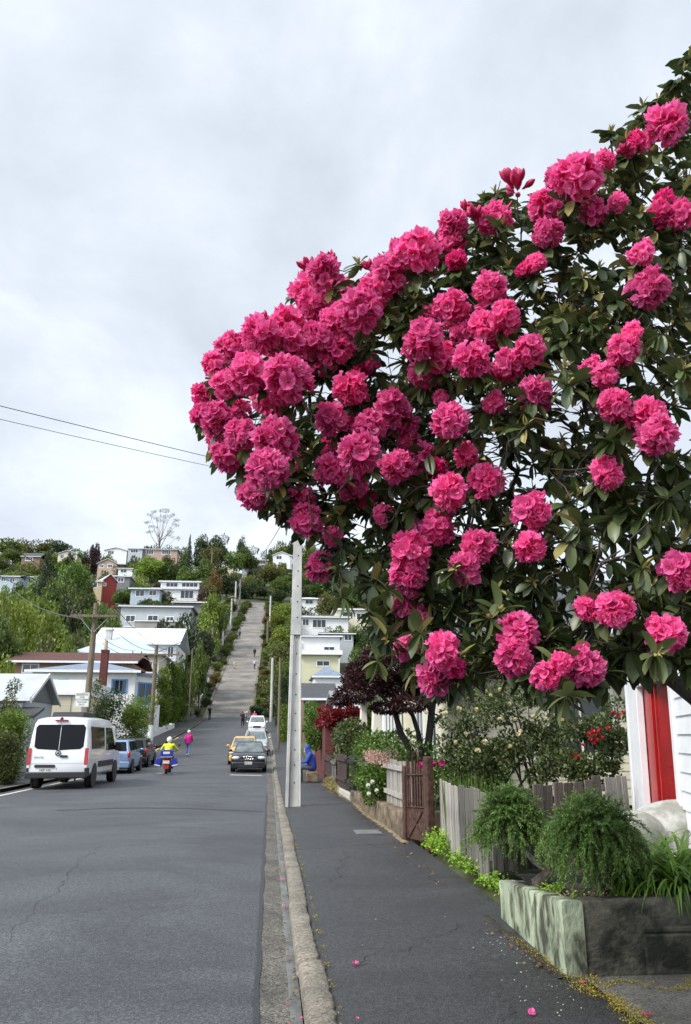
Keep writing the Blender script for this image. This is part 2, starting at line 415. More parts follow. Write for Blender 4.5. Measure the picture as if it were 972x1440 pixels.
xr_road = lambda y: float(np.interp(y, [-50, 55, 78, 92, 107, 109], [-.04, -.04, -.35, -1.2, -2.6, -2.6]))
strip('road', YS + [107.6], -8.4, lambda y: xr_road(y), .0, m_road, 8, hfun=lambda t, y: .03 * math.sin(PI * t) * (1 if y < 100 else .3))
ysk = sorted(set(geo(-4, 30, .14, 1.012) + span(30, 107, 1)))
strip('gutter', ysk, xr_road, lambda y: xr_road(y) + .25, 0, m_gutter, 3, wob=.004, hfun=lambda t, y: .006 - .03 * t)
strip('gutter_channel', ysk, lambda y: xr_road(y) + .215, lambda y: xr_road(y) + .292, 0, m_chan, 2, wob=.003, hfun=lambda t, y: -.017 - .004 * t)
# kerb: worn blocks laid end to end
V = []; F = []; yb = -4.0; g = random.Random(4)
prof_k = [(.0, -.03), (.0, .068), (.018, .088), (.15, .098), (.168, .085), (.17, -.02)]
while yb < 105:
    ln = g.uniform(1.6, 2.6) if yb < 40 else 6; off = g.uniform(-.008, .010); dzk = g.uniform(-.006, .008); wd = g.uniform(-.012, .02)
    ys = span(yb + .006, yb + ln - .006, .09 if yb < 14 else (.3 if yb < 40 else 2))
    b0 = len(V)
    for j, y in enumerate(ys):
        ends = .012 if j in (0, len(ys) - 1) else 0
        for k, (px_, pz_) in enumerate(prof_k):
            jx = (g.uniform(-.003, .003) if k in (1, 2) else (g.uniform(-.012, .012) if k >= 3 else 0)) if yb < 20 else 0
            V.append((xr_road(y) + .29 + off + px_ * (1 + wd * 4 * (k > 2)) + jx, y, prof(y) + pz_ + dzk - (ends if 1 <= k <= 4 else 0) + (g.uniform(-.004, .004) if k in (2, 3) else 0)))
    K = len(prof_k)
    for j in range(len(ys) - 1):
        for k in range(K - 1):
            q = b0 + j * K + k; F.append((q, q + K, q + K + 1, q + 1))
    for j in (0, len(ys) - 1):
        q = b0 + j * K; F.append((q, q + 1, q + 4, q + 5)); F.append((q + 1, q + 2, q + 3, q + 4))
    yb += ln
o = link('kerb', np_mesh('kerb', V, F, m_kerb, smooth=False)); o['kind'] = 'structure'
strip('footpath', sorted(set(geo(-4, 30, .25, 1.02) + YS)), lambda y: xr_road(y) + .452, 2.28, .094, m_path, 8, hfun=lambda t, y: .094 + .004 * math.sin(y * 1.3 + t * 5) * (y < 30) if t > .01 else .07)
strip('driveway', span(-1, 5.66, .3), 2.14, 9.0, .108, m_drive, 4, wob=.02)
# far side of the street
strip('edge_line', [y for y in YS if y < 46], -8.02, -7.90, .006, m_white, 1)
strip('kerb_strip', YS, -8.62, -8.40, 0, m_kerb, 3, hfun=lambda t, y: .002 if t < .1 else .115)
strip('verge_path', YS, -11.6, -8.62, .11, m_path, 3)
strip('verge_walk', span(107, 243, 3), -11.3, -9.9, .05, m_joint, 2)
# steep concrete street
xl_s = lambda y: float(np.interp(y, [107, 243], [-8.55, -7.2])); xr_s = lambda y: float(np.interp(y, [107, 243], [-2.6, -2.1]))
strip('steep_street', span(107.6, 242, 2) + [243, 246, 249], xl_s, xr_s, .02, m_steep, 6)
mbj = MB()
g = random.Random(9)
y = 110
while y < 240:
    z = prof(y) + .03; d = g.choice([.05, .08, .08, .3]); dz = prof(y + d) - prof(y)
    mbj.add([(xl_s(y), y, z), (xr_s(y), y, z), (xr_s(y), y + d, z + dz), (xl_s(y), y + d, z + dz)], [(0, 1, 2, 3)])
    y += g.uniform(3, 7)
o = mbj.build('street_joint', m_joint); o['kind'] = 'structure'
for nm, f0, f1 in (('kerb_edge', lambda y: xl_s(y) - .35, xl_s), ('kerb_edge', xr_s, lambda y: xr_s(y) + .35)):
    strip(nm, span(107, 243, 4), f0, f1, .12, m_kerb, 1)
# tar seams and patches on the carriageway, paint dashes
def patch(name, pts, dz, mat, kind='structure'):
    o = link(name, np_mesh(name, [(x, y, prof(y) + .03 * math.sin(PI * max(0, min(1, (x + 8.4) / 8.36))) + dz) for x, y in pts], [list(range(len(pts)))] if len(pts) == 4 else [[i, i + 1, len(pts) - 2 - i, len(pts) - 1 - i] for i in range(len(pts) // 2 - 1)], mat))
    o['kind'] = kind; return o
g = random.Random(2)
seam = [(-4.9 + 4.8 * i / 24, 19.6 + 1.1 * math.sin(i * .16) * .5 + g.uniform(-.04, .04)) for i in range(25)]
patch('road_seam', seam + [(x, y + .16 + g.uniform(0, .08)) for x, y in seam[::-1]], .005, m_tar)
seam = [(-.055 + .005 * math.sin(i * 1.7), 3 + i * .45) for i in range(50)]
patch('road_edge_seam', seam + [(x + .03 + g.uniform(0, .012), y) for x, y in seam[::-1]], .010, m_tar)
patch('road_mark', [(-1.75, 37.2), (-.3, 36.9), (-.3, 37.25), (-1.75, 37.55)], .008, m_white)
patch('road_mark', [(-5.2, 38.6), (-4.3, 38.6), (-4.3, 38.85), (-5.2, 38.85)], .008, m_white)
for yy in (52, 58, 64, 70): patch('yellow_mark', [(-8.3, yy), (-8.12, yy), (-8.12, yy + 3.4), (-8.3, yy + 3.4)], .012, m_yel)

# hairline cracks and a trench seam in the seal
def crack(x0, y0, x1, y1, w, dz, seed, n=34, wob=.05):
    gg = random.Random(seed); V = []; F = []; ox = oy = 0
    for i in range(n + 1):
        t = i / n; ox = ox * .8 + gg.gauss(0, wob); oy = oy * .8 + gg.gauss(0, wob * .6)
        x, y = x0 + (x1 - x0) * t + ox, y0 + (y1 - y0) * t + oy; ww = w * gg.uniform(.3, 1.2) * min(1, 6 * t, 6 * (1 - t)) + .0008
        nx_, ny_ = (y1 - y0), -(x1 - x0); l = math.hypot(nx_, ny_); h = prof(y) + dz + (.03 * math.sin(PI * max(0, min(1, (x + 8.4) / 8.36))) if x < -.05 else 0)
        V += [(x - nx_ / l * ww, y - ny_ / l * ww, h), (x + nx_ / l * ww, y + ny_ / l * ww, h)]
    F = [(2 * i, 2 * i + 1, 2 * i + 3, 2 * i + 2) for i in range(n)]
    o = link('road_crack', np_mesh('road_crack', V, F, m_tar)); o['kind'] = 'structure'
crack(-2.2, 7.2, -2.6, 13.5, .0022, .0045, 2, 34, .03); crack(-6.5, 14.5, -1.0, 15.2, .004, .0045, 3, 34, .03)
crack(.6, 6.1, 1.7, 7.4, .004, .104, 5); crack(.55, 12.3, 2.0, 12.6, .007, .104, 6); crack(.7, 9.0, 1.2, 12.0, .004, .104, 7); crack(1.0, 4.2, 1.6, 5.4, .0035, .104, 8)
# ================================================================== the rhododendron over the footpath
m_pet = leafmat('petal_pink', (.74, .020, .21), (.96, .22, .52), trans=.48, rough=.5, spec=.25, orand=.13, nvar=.12, nsc=3)
m_stam = pm('stamen', (.75, .32, .40), .6, .1)
m_bud = leafmat('bud_magenta', (.36, .008, .06), (.58, .02, .13), trans=.1, rough=.45, nvar=.1)
m_rleaf = leafmat('rhododendron_leaf', (.034, .058, .017), (.135, .17, .055), trans=.2, rough=.40, spec=.5, nvar=.25, nsc=1.2)
m_yleaf = leafmat('old_yellow_leaf', (.20, .19, .05), (.42, .36, .13), trans=.2, rough=.5)
m_shoot = leafmat('young_shoot', (.26, .27, .08), (.50, .42, .18), trans=.25, rough=.5)
m_bark = pm('rhododendron_bark', (.030, .022, .018), .9, .5, 12, .6, 30, col2=(.075, .058, .045))

def petal_template(nv=5, nu=5, g=None):
    T = []; ph = g.uniform(0, 6.28); fl = g.uniform(.75, 1.2); am = g.uniform(.16, .34); tw = g.uniform(-.25, .25); cv = g.uniform(.26, .46)
    for i in range(nv + 1):
        v = i / nv
        for j in range(nu + 1):
            u = -1 + 2 * j / nu
            ve = v * (1 - .34 * abs(u) ** 2.4)
            wid = .30 + .52 * math.sin(min(1, ve * .98) * PI * .62) ** 1.1
            r = .08 + .86 * fl * ve ** 1.3
            z = 1.15 * math.sin(ve * PI * cv) * (1.9 - fl) + am * math.sin(u * 4.2 + ph) * ve ** 1.5 + .5 * am * math.sin(u * 9 + ph * 2) * ve ** 3 + g.uniform(-.04, .04) * ve - .10 * u * u * ve
            T.append((u * wid * (.30 + .75 * ve) + tw * ve * ve * .3, r, z))
    F = [(i * (nu + 1) + j, i * (nu + 1) + j + 1, (i + 1) * (nu + 1) + j + 1, (i + 1) * (nu + 1) + j) for i in range(nv) for j in range(nu)]
    return np.array(T), F
def truss_mesh(seed, nfl=22, loose=0.):
    g = random.Random(seed); gn = np.random.default_rng(seed); parts = []
    ga = PI * (3 - 5 ** .5); ell = np.array([g.uniform(.9, 1.1), g.uniform(.9, 1.1), g.uniform(.92, 1.2)])
    for k in range(nfl + 12):
        inner = k >= nfl
        ct = 1 - ((k - nfl + .5) / 12 if inner else (k + .5) / nfl) * 1.72
        ph = k * ga + g.uniform(-.35, .35); st = math.sqrt(max(0, 1 - ct * ct))
        d = np.array([st * cos(ph), st * sin(ph), ct]) + gn.normal(size=3) * .16; d /= np.linalg.norm(d)
        c = d * (.24 if inner else .47 + g.uniform(-.12, .15) + loose * g.uniform(0, .25)) * ell
        d = d + gn.normal(size=3) * .30; d /= np.linalg.norm(d)
        Sd, D, N = [a[0] for a in frames(d[None])]
        sc = g.uniform(.26, .37); spin = g.uniform(0, 6.28); rn = g.random()
        for p in range(5):
            T, F = petal_template(4, 4, g)
            a = spin + p * 2 * PI / 5 + g.uniform(-.15, .15); ca, sa = cos(a), sin(a); q = g.uniform(.82, 1.12)
            x = (T[:, 0] * ca - T[:, 1] * sa) * q; y = (T[:, 0] * sa + T[:, 1] * ca) * q
            V = c + (x[:, None] * Sd + y[:, None] * N) * sc + T[:, 2, None] * D * sc * .95
            tt = np.repeat(np.arange(5) / 4, 5)
            parts.append((V, np.array(F), np.clip(rn * .45 + g.random() * .25 + tt ** 2 * .4, 0, 1), 0))  # paler tips, deeper throats: sunlit edges and shadow put into petal colour
        for q in range(5):
            a = g.uniform(0, 6.28); o = (cos(a) * Sd + sin(a) * N)
            p0 = c + D * sc * .1; p1 = c + (D * 1.05 + o * .25) * sc; wv = np.cross(D, o) * .010
            V = np.array([p0 - wv, p0 + wv, p1 + wv, p1 - wv]); parts.append((V, np.array([(0, 1, 2, 3)]), np.full(4, .5), 1))
    V, F, r, mi = join_np(parts)
    return np_mesh('flower_cluster', V, F, [m_pet, m_stam], r, True, mi)
def budcluster_mesh(seed, n=22, openp=.25):
    g = random.Random(seed); gn = np.random.default_rng(seed); parts = []
    for k in range(n):
        d = gn.normal(size=3) * .45 + np.array([0, 0, .9]); d /= np.linalg.norm(d)
        Sd, D, N = [a[0] for a in frames(d[None])]
        L0 = g.uniform(.6, 1.0); w = g.uniform(.09, .13); rows = []
        for i, (t, rr) in enumerate([(.30, .25), (.45, .45), (.62, .95), (.78, 1.0), (.92, .6), (1.0, .08)]):
            for j in range(7):
                a = 2 * PI * j / 7; rows.append(D * t * L0 + (Sd * cos(a) + N * sin(a)) * w * rr)
        F = [(i * 7 + j, i * 7 + (j + 1) % 7, (i + 1) * 7 + (j + 1) % 7, (i + 1) * 7 + j) for i in range(5) for j in range(7)]
        parts.append((np.array(rows), np.array(F), np.full(len(rows), g.random()), 0))
    V, F, r, mi = join_np(parts)
    return np_mesh('bud_cluster', V, F, [m_bud], r, True)

# flower heads: centre and radius in the photograph -> real heads of 12-17 cm at their own distance
TR = [(457,382,27),(431,411,24),(440,432,25),(405,460,27),(368,474,28),(328,489,24),(305,515,20),(350,526,31),(320,541,25),(413,486,27),(405,534,36),(380,556,26),(287,556,19),(305,589,25),(281,582,16),(339,611,27),(320,641,25),(387,619,33),(376,660,33),(359,693,25),(391,585,20),(431,731,25),(400,722,14),(450,478,26),(476,452,27),(457,470,24),(472,492,26),(505,437,31),(524,415,27),(546,385,28),(563,402,20),(562,363,22),(588,353,29),(494,548,26),(517,511,18),(466,589,27),(520,600,26),(505,637,31),(467,662,26),(494,682,24),(550,574,26),(568,600,24),(557,656,27),(596,480,30),(597,524,26),(539,724,16),(935,179,27),(812,250,31),(787,252,22),(766,290,23),(770,328,20),(638,316,22),(634,340,22),(696,309,25),(608,355,24),(833,299,20),(868,286,14),(883,213,12),(849,228,14),(753,370,15),(736,381,13),(688,408,27),(636,435,27),(709,447,23),(684,464,26),(650,470,20),(902,357,20),(910,407,30),(956,305,20),(933,284,15),(665,507,31),(626,500,20),(744,492,24),(715,513,25),(753,557,27),(696,566,18),(632,592,30),(876,492,22),(832,517,17),(863,570,24),(908,588,28),(925,612,28),(854,664,24),(748,718,30),(631,691,29),(684,676,25),(655,640,20),(673,767,28),(655,800,27),(616,741,26),(745,770,24),(958,802,28),(450,797,22),(468,754,15),(577,777,28),(573,812,26),(572,850,21),(572,911,20),(622,915,31),(612,952,28),(640,940,17),(730,890,28),(722,924,28),(768,950,22),(822,938,29),(790,932,16),(864,856,27),(826,856,20),(936,891,26),(595,640,22),(575,625,20),(620,560,12)]
BUDS = [(726,251,25),(435,372,17),(462,362,15),(372,446,13),(339,473,11),(669,299,17),(630,305,13),(878,208,12),(655,290,12),(520,372,12),(700,525,13),(850,215,10)]
def yfront(px, py):
    t = np.clip((px - 270) / 700, 0, 1)
    return 3.75 - 1.05 * sst(0, 1, t) + .75 * (np.clip(600 - py, 0, 600) / 520) ** 2 - .25 * np.clip((py - 700) / 250, 0, 1)
POLY = [(270,575),(283,535),(310,500),(360,455),(400,415),(425,375),(455,355),(480,378),(515,372),(560,340),(610,320),(650,290),(715,232),(745,255),(790,225),(840,215),(870,180),(905,150),(935,120),(962,85),(1010,30),(1180,10),(1330,300),(1300,700),(1180,960),(972,945),(900,965),(850,965),(790,985),(745,965),(700,950),(655,985),(605,985),(560,930),(530,905),(520,850),(480,820),(430,815),(425,760),(395,735),(340,695),(300,650),(275,605)]
POLY = np.array(POLY, float)
def inside(px, py):
    x, y = np.asarray(px, float), np.asarray(py, float); r = np.zeros(x.shape, bool); n = len(POLY)
    for i in range(n):
        x1, y1 = POLY[i]; x2, y2 = POLY[(i + 1) % n]
        c = (y1 > y) != (y2 > y)
        r ^= c & (x < (x2 - x1) * (y - y1) / (y2 - y1 + 1e-9) + x1)
    return r
def edist(px, py):
    d = np.full(np.shape(px), 1e9)
    for i in range(len(POLY)):
        a, b = POLY[i], POLY[(i + 1) % len(POLY)]; ab = b - a
        t = np.clip(((px - a[0]) * ab[0] + (py - a[1]) * ab[1]) / (ab @ ab), 0, 1)
        d = np.minimum(d, np.hypot(px - a[0] - t * ab[0], py - a[1] - t * ab[1]))
    return d
def edist_ok(x, y): return bool(inside([x], [y])[0]) and float(edist(np.array([x]), np.array([y]))[0]) > 8
gx_ = random.Random(88)
for (a_, b_, c_) in list(TR):
    if a_ < 640 and c_ > 20 and gx_.random() < .72 or a_ >= 640 and b_ < 520 and gx_.random() < .3:
        an = gx_.uniform(0, 6.28); q_ = (a_ + c_ * 1.25 * cos(an), b_ + c_ * 1.25 * sin(an), gx_.uniform(15, 21))
        if 285 < q_[0] < 960 and edist_ok(q_[0], q_[1]): TR.append(q_)
TR.sort(key=lambda t: -t[2])
g = random.Random(21); gn = np.random.default_rng(21)
rh = thing('rhododendron_tree', 'huge rhododendron in full pink bloom hanging over the footpath', 'tree', (3.35, 4.35, .1))
RB = Vector((3.35, 4.35, .1))
CC = Vector((1.35, 4.1, 2.9))        # middle of the crown
tips = []   # (pos, outward axis, kind)
variants = [truss_mesh(100 + i, 36 + 3 * (i % 4), .0 if i % 3 else .25) for i in range(9)]
budv = [budcluster_mesh(50 + i) for i in range(3)]

flowers = []
nfl_as_parts = 0
def outward(p):
    d = (Vector(p) - CC); d = Vector((d.x * .8, d.y * 1.1 - .25, d.z * .9)) ; d.normalize()
    d = d + Vector((g.uniform(-.25, .25), -.35 + g.uniform(-.25, .25), .30 + g.uniform(-.2, .2))); return d.normalized()
extra = []
for (px_, py_, r_) in TR:
    yf = float(yfront(px_, py_)); ys_ = 1125 * .081 / r_
    Y = yf + max(-.35, min(.30 if px_ < 620 else .10, (ys_ - yf) * .5)) + g.uniform(-.06, .06)
    Y -= .05; p = at(px_, py_, Y); rad = r_ * (p - Vector((0, 0, EYE))).length / 1125 * (1.13 if px_ < 620 else 1.07) * g.uniform(.92, 1.08)
    ax = outward(p)
    flowers.append((p, ax, rad)); tips.append((p - ax * rad * .75, ax, 'f'))
nmain = 100 - len(BUDS)
def orient(ax): return Vector(ax).to_track_quat('Z', 'Y').to_euler()
late = []
for i, (p, ax, rad) in enumerate(flowers):
    if i < 96:
        o = link('flower_cluster', variants[i % 9], rh, p - RB, None, (rad,) * 3)
        q = Vector(ax).to_track_quat('Z', 'Y'); q = q @ __import__('mathutils').Quaternion((0, 0, 1), g.uniform(0, 6.28)); o.rotation_euler = q.to_euler()
    else: late.append((p, ax, rad))
# leaf whorls through the whole thickness of the crown
W_ = []
tries = 0
while len(W_) < 1450 and tries < 90000:
    tries += 1
    px_, py_ = g.uniform(270, 1330), g.uniform(10, 985)
    if not inside([px_], [py_])[0]: continue
    e_ = float(edist(np.array([px_]), np.array([py_]))[0])
    if e_ < 10: continue
    dens = 1.0
    if px_ > 690 and 560 < py_ < 840: dens = .66          # open, twiggy middle
    if px_ > 690 and py_ < 240: dens = .45
    if 520 < px_ < 720 and py_ > 430: dens = 1.0
    if px_ < 480 and py_ < 700: dens = .6
    if px_ > 1010: dens *= .35
    if g.random() > dens: continue
    th = min(1.5, .25 + e_ / 1125 * 3.3 * 1.9)
    y0 = float(yfront(px_, py_)) + .20
    Y = y0 + th * (g.random() ** 1.15 if g.random() < .9 else 0)
    W_.append((px_, py_, Y))
for px_, py_ in [(505,372),(858,190),(865,185),(880,195),(905,150),(925,140),(950,112),(962,100),(970,80),(945,150),(960,160),(705,318),(845,240),(520,490),(740,600),(720,600),(715,375),(820,390),(790,440),(870,420),(830,450),(815,740),(800,760),(640,800),(700,860),(590,890),(545,900),(530,930),(480,840),(690,870),(745,560),(800,540),(860,620),(900,300),(960,350),(940,700),(960,520),(905,800),(930,470),(800,980),(780,985),(925,920),(520,860),(545,830),(440,640),(475,800)]:
    W_.append((px_, py_, float(yfront(px_, py_)) - .03 + g.uniform(0, .12)))
whorls = []
for px_, py_, Y in W_:
    p = at(px_, py_, Y); ax = outward(p); whorls.append((p, ax, g.uniform(.8, 1.15))); tips.append((p, ax, 'w'))
for p, ax, rad in flowers: whorls.append((p - ax * rad * .8, ax, 1.05))
P, D, Ls, Ws, RN, ROLL = [], [], [], [], [], []
YP, YD, YL, YW = [], [], [], []
SP, SD, SL, SW = [], [], [], []
for p, ax, s_ in whorls:
    a = np.array(ax); s1, _, n1 = [q[0] for q in frames(a[None])]
    k = g.randint(7, 11); ph = g.uniform(0, 6.28); rn = min(1, max(0, g.gauss(.38, .25)))
    for i in range(k):
        an = ph + i * 2.4; pol = g.uniform(.9, 1.9)
        d = a * cos(pol) + (s1 * cos(an) + n1 * sin(an)) * sin(pol); d[2] -= g.uniform(.1, .5); d /= np.linalg.norm(d)
        l = g.uniform(.075, .12) * s_
        old = g.random() < .035
        (YP if old else P).append(np.array(p) - a * g.uniform(0, .03)); (YD if old else D).append(d); (YL if old else Ls).append(l); (YW if old else Ws).append(l * g.uniform(.38, .48))
        if not old: RN.append(min(1, max(0, rn + g.uniform(-.2, .2)))); ROLL.append(g.gauss(0, .35))
for p, ax, kind in tips:
    if kind == 'w' and g.random() < .55:
        a = np.array(ax); s1, _, n1 = [q[0] for q in frames(a[None])]
        for i in range(g.randint(4, 7)):
            an = g.uniform(0, 6.28); pol = g.uniform(.1, .85)
            d = a * cos(pol) + (s1 * cos(an) + n1 * sin(an)) * sin(pol) + np.array([0, 0, .35]); d /= np.linalg.norm(d)
            l = g.uniform(.03, .062); SP.append(np.array(p)); SD.append(d); SL.append(l); SW.append(l * .26)
RBn = np.array(RB)
def leafpart(name, P, D, L_, W_, mat, rn, roll, T=LEAF6, F=LEAF6F, parent=rh, origin=RBn, kind=None):
    P = np.array(P) - origin; L_ = np.array(L_); W_ = np.array(W_)
    V, FF, ow = scatter(T, F, P, frames(np.array(D), roll), W_, L_, L_)
    o = link(name, np_mesh(name, V, FF, mat, np.asarray(rn)[ow]), parent)
    if kind: o['kind'] = kind
    return o
leafpart('foliage', P, D, Ls, Ws, m_rleaf, RN, np.array(ROLL))
o = leafpart('yellowed_leaves', YP, YD, YL, YW, m_yleaf, gn.random(len(YP)), gn.normal(size=len(YP)) * .4, kind='stuff')
o = leafpart('young_shoots', SP, SD, SL, SW, m_shoot, gn.random(len(SP)), gn.normal(size=len(SP)), LEAF3, LEAF3F, kind='stuff')
# remaining small flower heads and closed buds as one uncounted part each
bm_parts = []
for p, ax, rad in late:
    me = variants[g.randrange(9)]; n = len(me.vertices); co = np.empty(n * 3, np.float32); me.vertices.foreach_get('co', co); co = co.reshape(-1, 3)
    M = np.array(Vector(ax).to_track_quat('Z', 'Y').to_matrix()); V = (co @ M.T) * rad + np.array(p - RB)
    F = np.array([f.vertices[:] for f in me.polygons]); mi = np.array([f.material_index for f in me.polygons]); bm_parts.append((V, F, np.full(n, g.random()), mi))
if bm_parts:
    Vs = np.concatenate([b[0] for b in bm_parts]); offs = np.cumsum([0] + [len(b[0]) for b in bm_parts[:-1]])
    Fs = np.concatenate([b[1] + o_ for b, o_ in zip(bm_parts, offs)])
    o = link('small_flower_clusters', np_mesh('small_flower_clusters', Vs, Fs, [m_pet, m_stam], np.concatenate([b[2] for b in bm_parts]), True, np.concatenate([b[3] for b in bm_parts])), rh); o['kind'] = 'stuff'
for i, (px_, py_, r_) in enumerate(BUDS):
    Y = float(yfront(px_, py_)) - .02; p = at(px_, py_, Y); rad = r_ * Y / 1125 * 2.1
    ax = (outward(p) + Vector((0, 0, .9))).normalized()
    link('bud_cluster', budv[i % 3], rh, p - ax * rad * .5 - RB, orient(ax), (rad,) * 3); tips.append((p - ax * rad * .6, ax, 'f'))
# branches: limbs from the trunk, then every tip is tied to the nearest wood
nodes = []; par = []
def addpath(pts, parent):
    for q in pts:
        nodes.append(Vector(q)); par.append(parent); parent = len(nodes) - 1
    return parent
def curve(a, b, n, wob, sag=0):
    a, b = Vector(a), Vector(b); r = []
    for i in range(1, n + 1):
        t = i / n; q = a.lerp(b, t) + Vector((g.gauss(0, wob), g.gauss(0, wob), g.gauss(0, wob) + sag * math.sin(PI * t)))
        r.append(q)
    return r
base = addpath([RB - Vector((0, 0, .3))], -1)
tr = addpath(curve(nodes[0], (3.15, 4.3, 1.35), 5, .025), base)
low = addpath(curve(nodes[tr], at(905, 942, 3.75), 8, .02, .03), tr)     # the bare low limb seen under the crown
low = addpath(curve(nodes[low], at(760, 900, 3.6), 6, .03, -.02), low)
low = addpath(curve(nodes[low], at(620, 850, 3.5), 5, .03, .05), low)
for (px_, py_, Y), n in [((860, 700, 4.5), 9), ((1000, 400, 4.8), 10), ((700, 560, 4.6), 12), ((1100, 600, 4.6), 8)]:
    m1 = addpath(curve(nodes[tr], at(px_, py_, Y), n, .04, .08), tr)
    for _ in range(3):
        px2, py2 = px_ - g.uniform(60, 330), py_ + g.uniform(-260, 160)
        if inside([px2], [py2])[0]: addpath(curve(nodes[m1], at(px2, py2, Y + g.uniform(-.2, .4)), 7, .04, .03), m1)
tips_s = sorted(tips, key=lambda t: min((t[0] - n).length for n in nodes))
NA = np.zeros((9000, 3)); nn = len(nodes); NA[:nn] = [tuple(n) for n in nodes]
for p, ax, kind in tips_s:
    d2 = ((NA[:nn] - np.array(p)) ** 2).sum(1) + .06 * (NA[:nn, 0] < p.x - .05)
    j = int(d2.argmin()); L0 = math.sqrt(max(1e-6, ((NA[j] - np.array(p)) ** 2).sum()))
    n = max(2, min(6, int(L0 / .09) + 1)); a = nodes[j]; c1 = a.lerp(p, .6) - Vector(ax) * L0 * .25 + Vector((0, 0, -.05 * L0)); prev = j
    for i in range(1, n + 1):
        t = i / n; q = a * (1 - t) ** 2 + c1 * 2 * t * (1 - t) + p * t * t
        if i < n: q = q + Vector((g.gauss(0, .012), g.gauss(0, .012), g.gauss(0, .012)))
        nodes.append(q); par.append(prev); prev = len(nodes) - 1; NA[nn] = q; nn += 1
# extra bare twigs, dense in the open middle
for _ in range(900):
    j = g.randrange(len(nodes)); a = nodes[j]
    if j < 6: continue
    d = Vector((g.gauss(0, 1), g.gauss(0, .8), g.gauss(.1, .8))).normalized(); l = g.uniform(.10, .30); prev = j
    px_, py_ = pix(a + d * l)
    if not inside([px_], [py_])[0]: continue
    for i in range(3):
        q = a + d * l * (i + 1) / 3 + Vector((g.gauss(0, .016), g.gauss(0, .016), g.gauss(0, .016)))
        nodes.append(q); par.append(prev); prev = len(nodes) - 1
cnt = [0.0] * len(nodes); kids = [0] * len(nodes)
for i in range(len(nodes) - 1, 0, -1):
    if kids[i] == 0: cnt[i] = 1
    if par[i] >= 0: cnt[par[i]] += cnt[i]; kids[par[i]] += 1
rad = [min(.055, .0026 * c ** .44) for c in cnt]
A = np.array([tuple(nodes[par[i]]) for i in range(1, len(nodes))]); B = np.array([tuple(nodes[i]) for i in range(1, len(nodes))])
ra = np.array([min(rad[par[i]], rad[i] * 1.6) for i in range(1, len(nodes))]); rb = np.array(rad[1:])
Sd, Dd, Nn = frames(B - A); K = 6
ang = np.arange(K) * 2 * PI / K
ring = Sd[:, None] * np.cos(ang)[None, :, None] + Nn[:, None] * np.sin(ang)[None, :, None]
V = np.concatenate([A[:, None] - Dd[:, None] * (ra * .3)[:, None, None] + ring * ra[:, None, None], B[:, None] + ring * rb[:, None, None]], 1) - RBn
F = np.array([(k, (k + 1) % K, K + (k + 1) % K, K + k) for k in range(K)])
FF = (F[None] + (np.arange(len(A)) * 2 * K)[:, None, None]).reshape(-1, 4)
link('branches', np_mesh('branches', V.reshape(-1, 3), FF, m_bark), rh)
# ================================================================== planter, garden, fences, gate, cottages beside the footpath
m_plantL = pm('flaking_green_paint', (.05, .054, .032), .85, .3, 5.0, .7, 30, col2=(.36, .41, .28), stretch=(1, 1.5, .6), lo=.41, hi=.59, detail=15, dist=.5)
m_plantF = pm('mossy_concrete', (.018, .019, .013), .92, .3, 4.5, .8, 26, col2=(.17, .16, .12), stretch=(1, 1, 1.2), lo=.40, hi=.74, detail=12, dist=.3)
m_cap = pm('planter_rim', (.06, .065, .045), .85, .4, 9, .4, 50, col2=(.20, .22, .15))
m_soil = pm('soil', (.012, .010, .007), 1, .5, 20, .8, 30, col2=(.04, .033, .022))
m_greyL = pm('silvered_timber', (.16, .145, .125), .85, .3, 5, .5, 30, col2=(.46, .43, .38), stretch=(9, 9, .5), lo=.3, hi=.7, orand=.25)
m_greyD = pm('dark_weathered_timber', (.045, .042, .034), .9, .3, 5, .6, 30, col2=(.20, .185, .155), stretch=(8, 8, .5), lo=.3, hi=.72, orand=.25)
m_brownB = pm('brown_stained_timber', (.028, .016, .013), .75, .3, 6, .3, 30, col2=(.065, .038, .032), stretch=(8, 8, .5))
m_rust = pm('rusty_iron', (.024, .011, .008), .9, .4, 14, .7, 50, col2=(.10, .045, .028), detail=9)
m_lowwall = pm('stained_wall_concrete', (.035, .026, .016), .9, .3, 3, .6, 25, col2=(.24, .175, .11), stretch=(1, 1, 2.), lo=.3, hi=.68, detail=9)
m_whitew = pm('white_weatherboard', (.72, .73, .74), .45, .06, 3)
m_whitet = pm('white_trim', (.76, .77, .78), .4, .05, 3)
m_red = pm('red_door_paint', (.36, .008, .008), .35, .15, 5, spec=.45)
m_red_shaded = pm('shaded_red_door', (.24, .006, .007), .4, .2, 5)  # door red darkened: shade on the ajar panel put into its colour
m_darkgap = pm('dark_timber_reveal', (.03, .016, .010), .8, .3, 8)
m_stone = pm('white_stone', (.26, .255, .22), .65, .25, 3.0, .3, 20, col2=(.62, .61, .57), lo=.40, hi=.62, detail=8)
m_cream = pm('cream_paint', (.60, .55, .40), .6, .08, 2)
m_creamt = pm('cream_trim', (.72, .69, .58), .5, .06, 2)
m_greyroof = pm('grey_roof_iron', (.16, .17, .18), .5, .15, 4)
m_glass = pm('window_glass', (.022, .026, .032), .06, .3, .8, spec=.8)
m_ros = leafmat('rosemary_leaf', (.035, .075, .014), (.13, .225, .045), trans=.2, rough=.5, nvar=.3, nsc=4)
m_trunkg = pm('gnarled_bark', (.05, .04, .032), .9, .4, 9, .9, 25, col2=(.16, .13, .11), stretch=(1, 1, .5))
m_dayl = leafmat('arching_leaf', (.065, .14, .018), (.20, .35, .045), trans=.3, rough=.38, nvar=.15)
m_weed = leafmat('bright_weed', (.12, .24, .015), (.30, .46, .05), trans=.3, rough=.5)
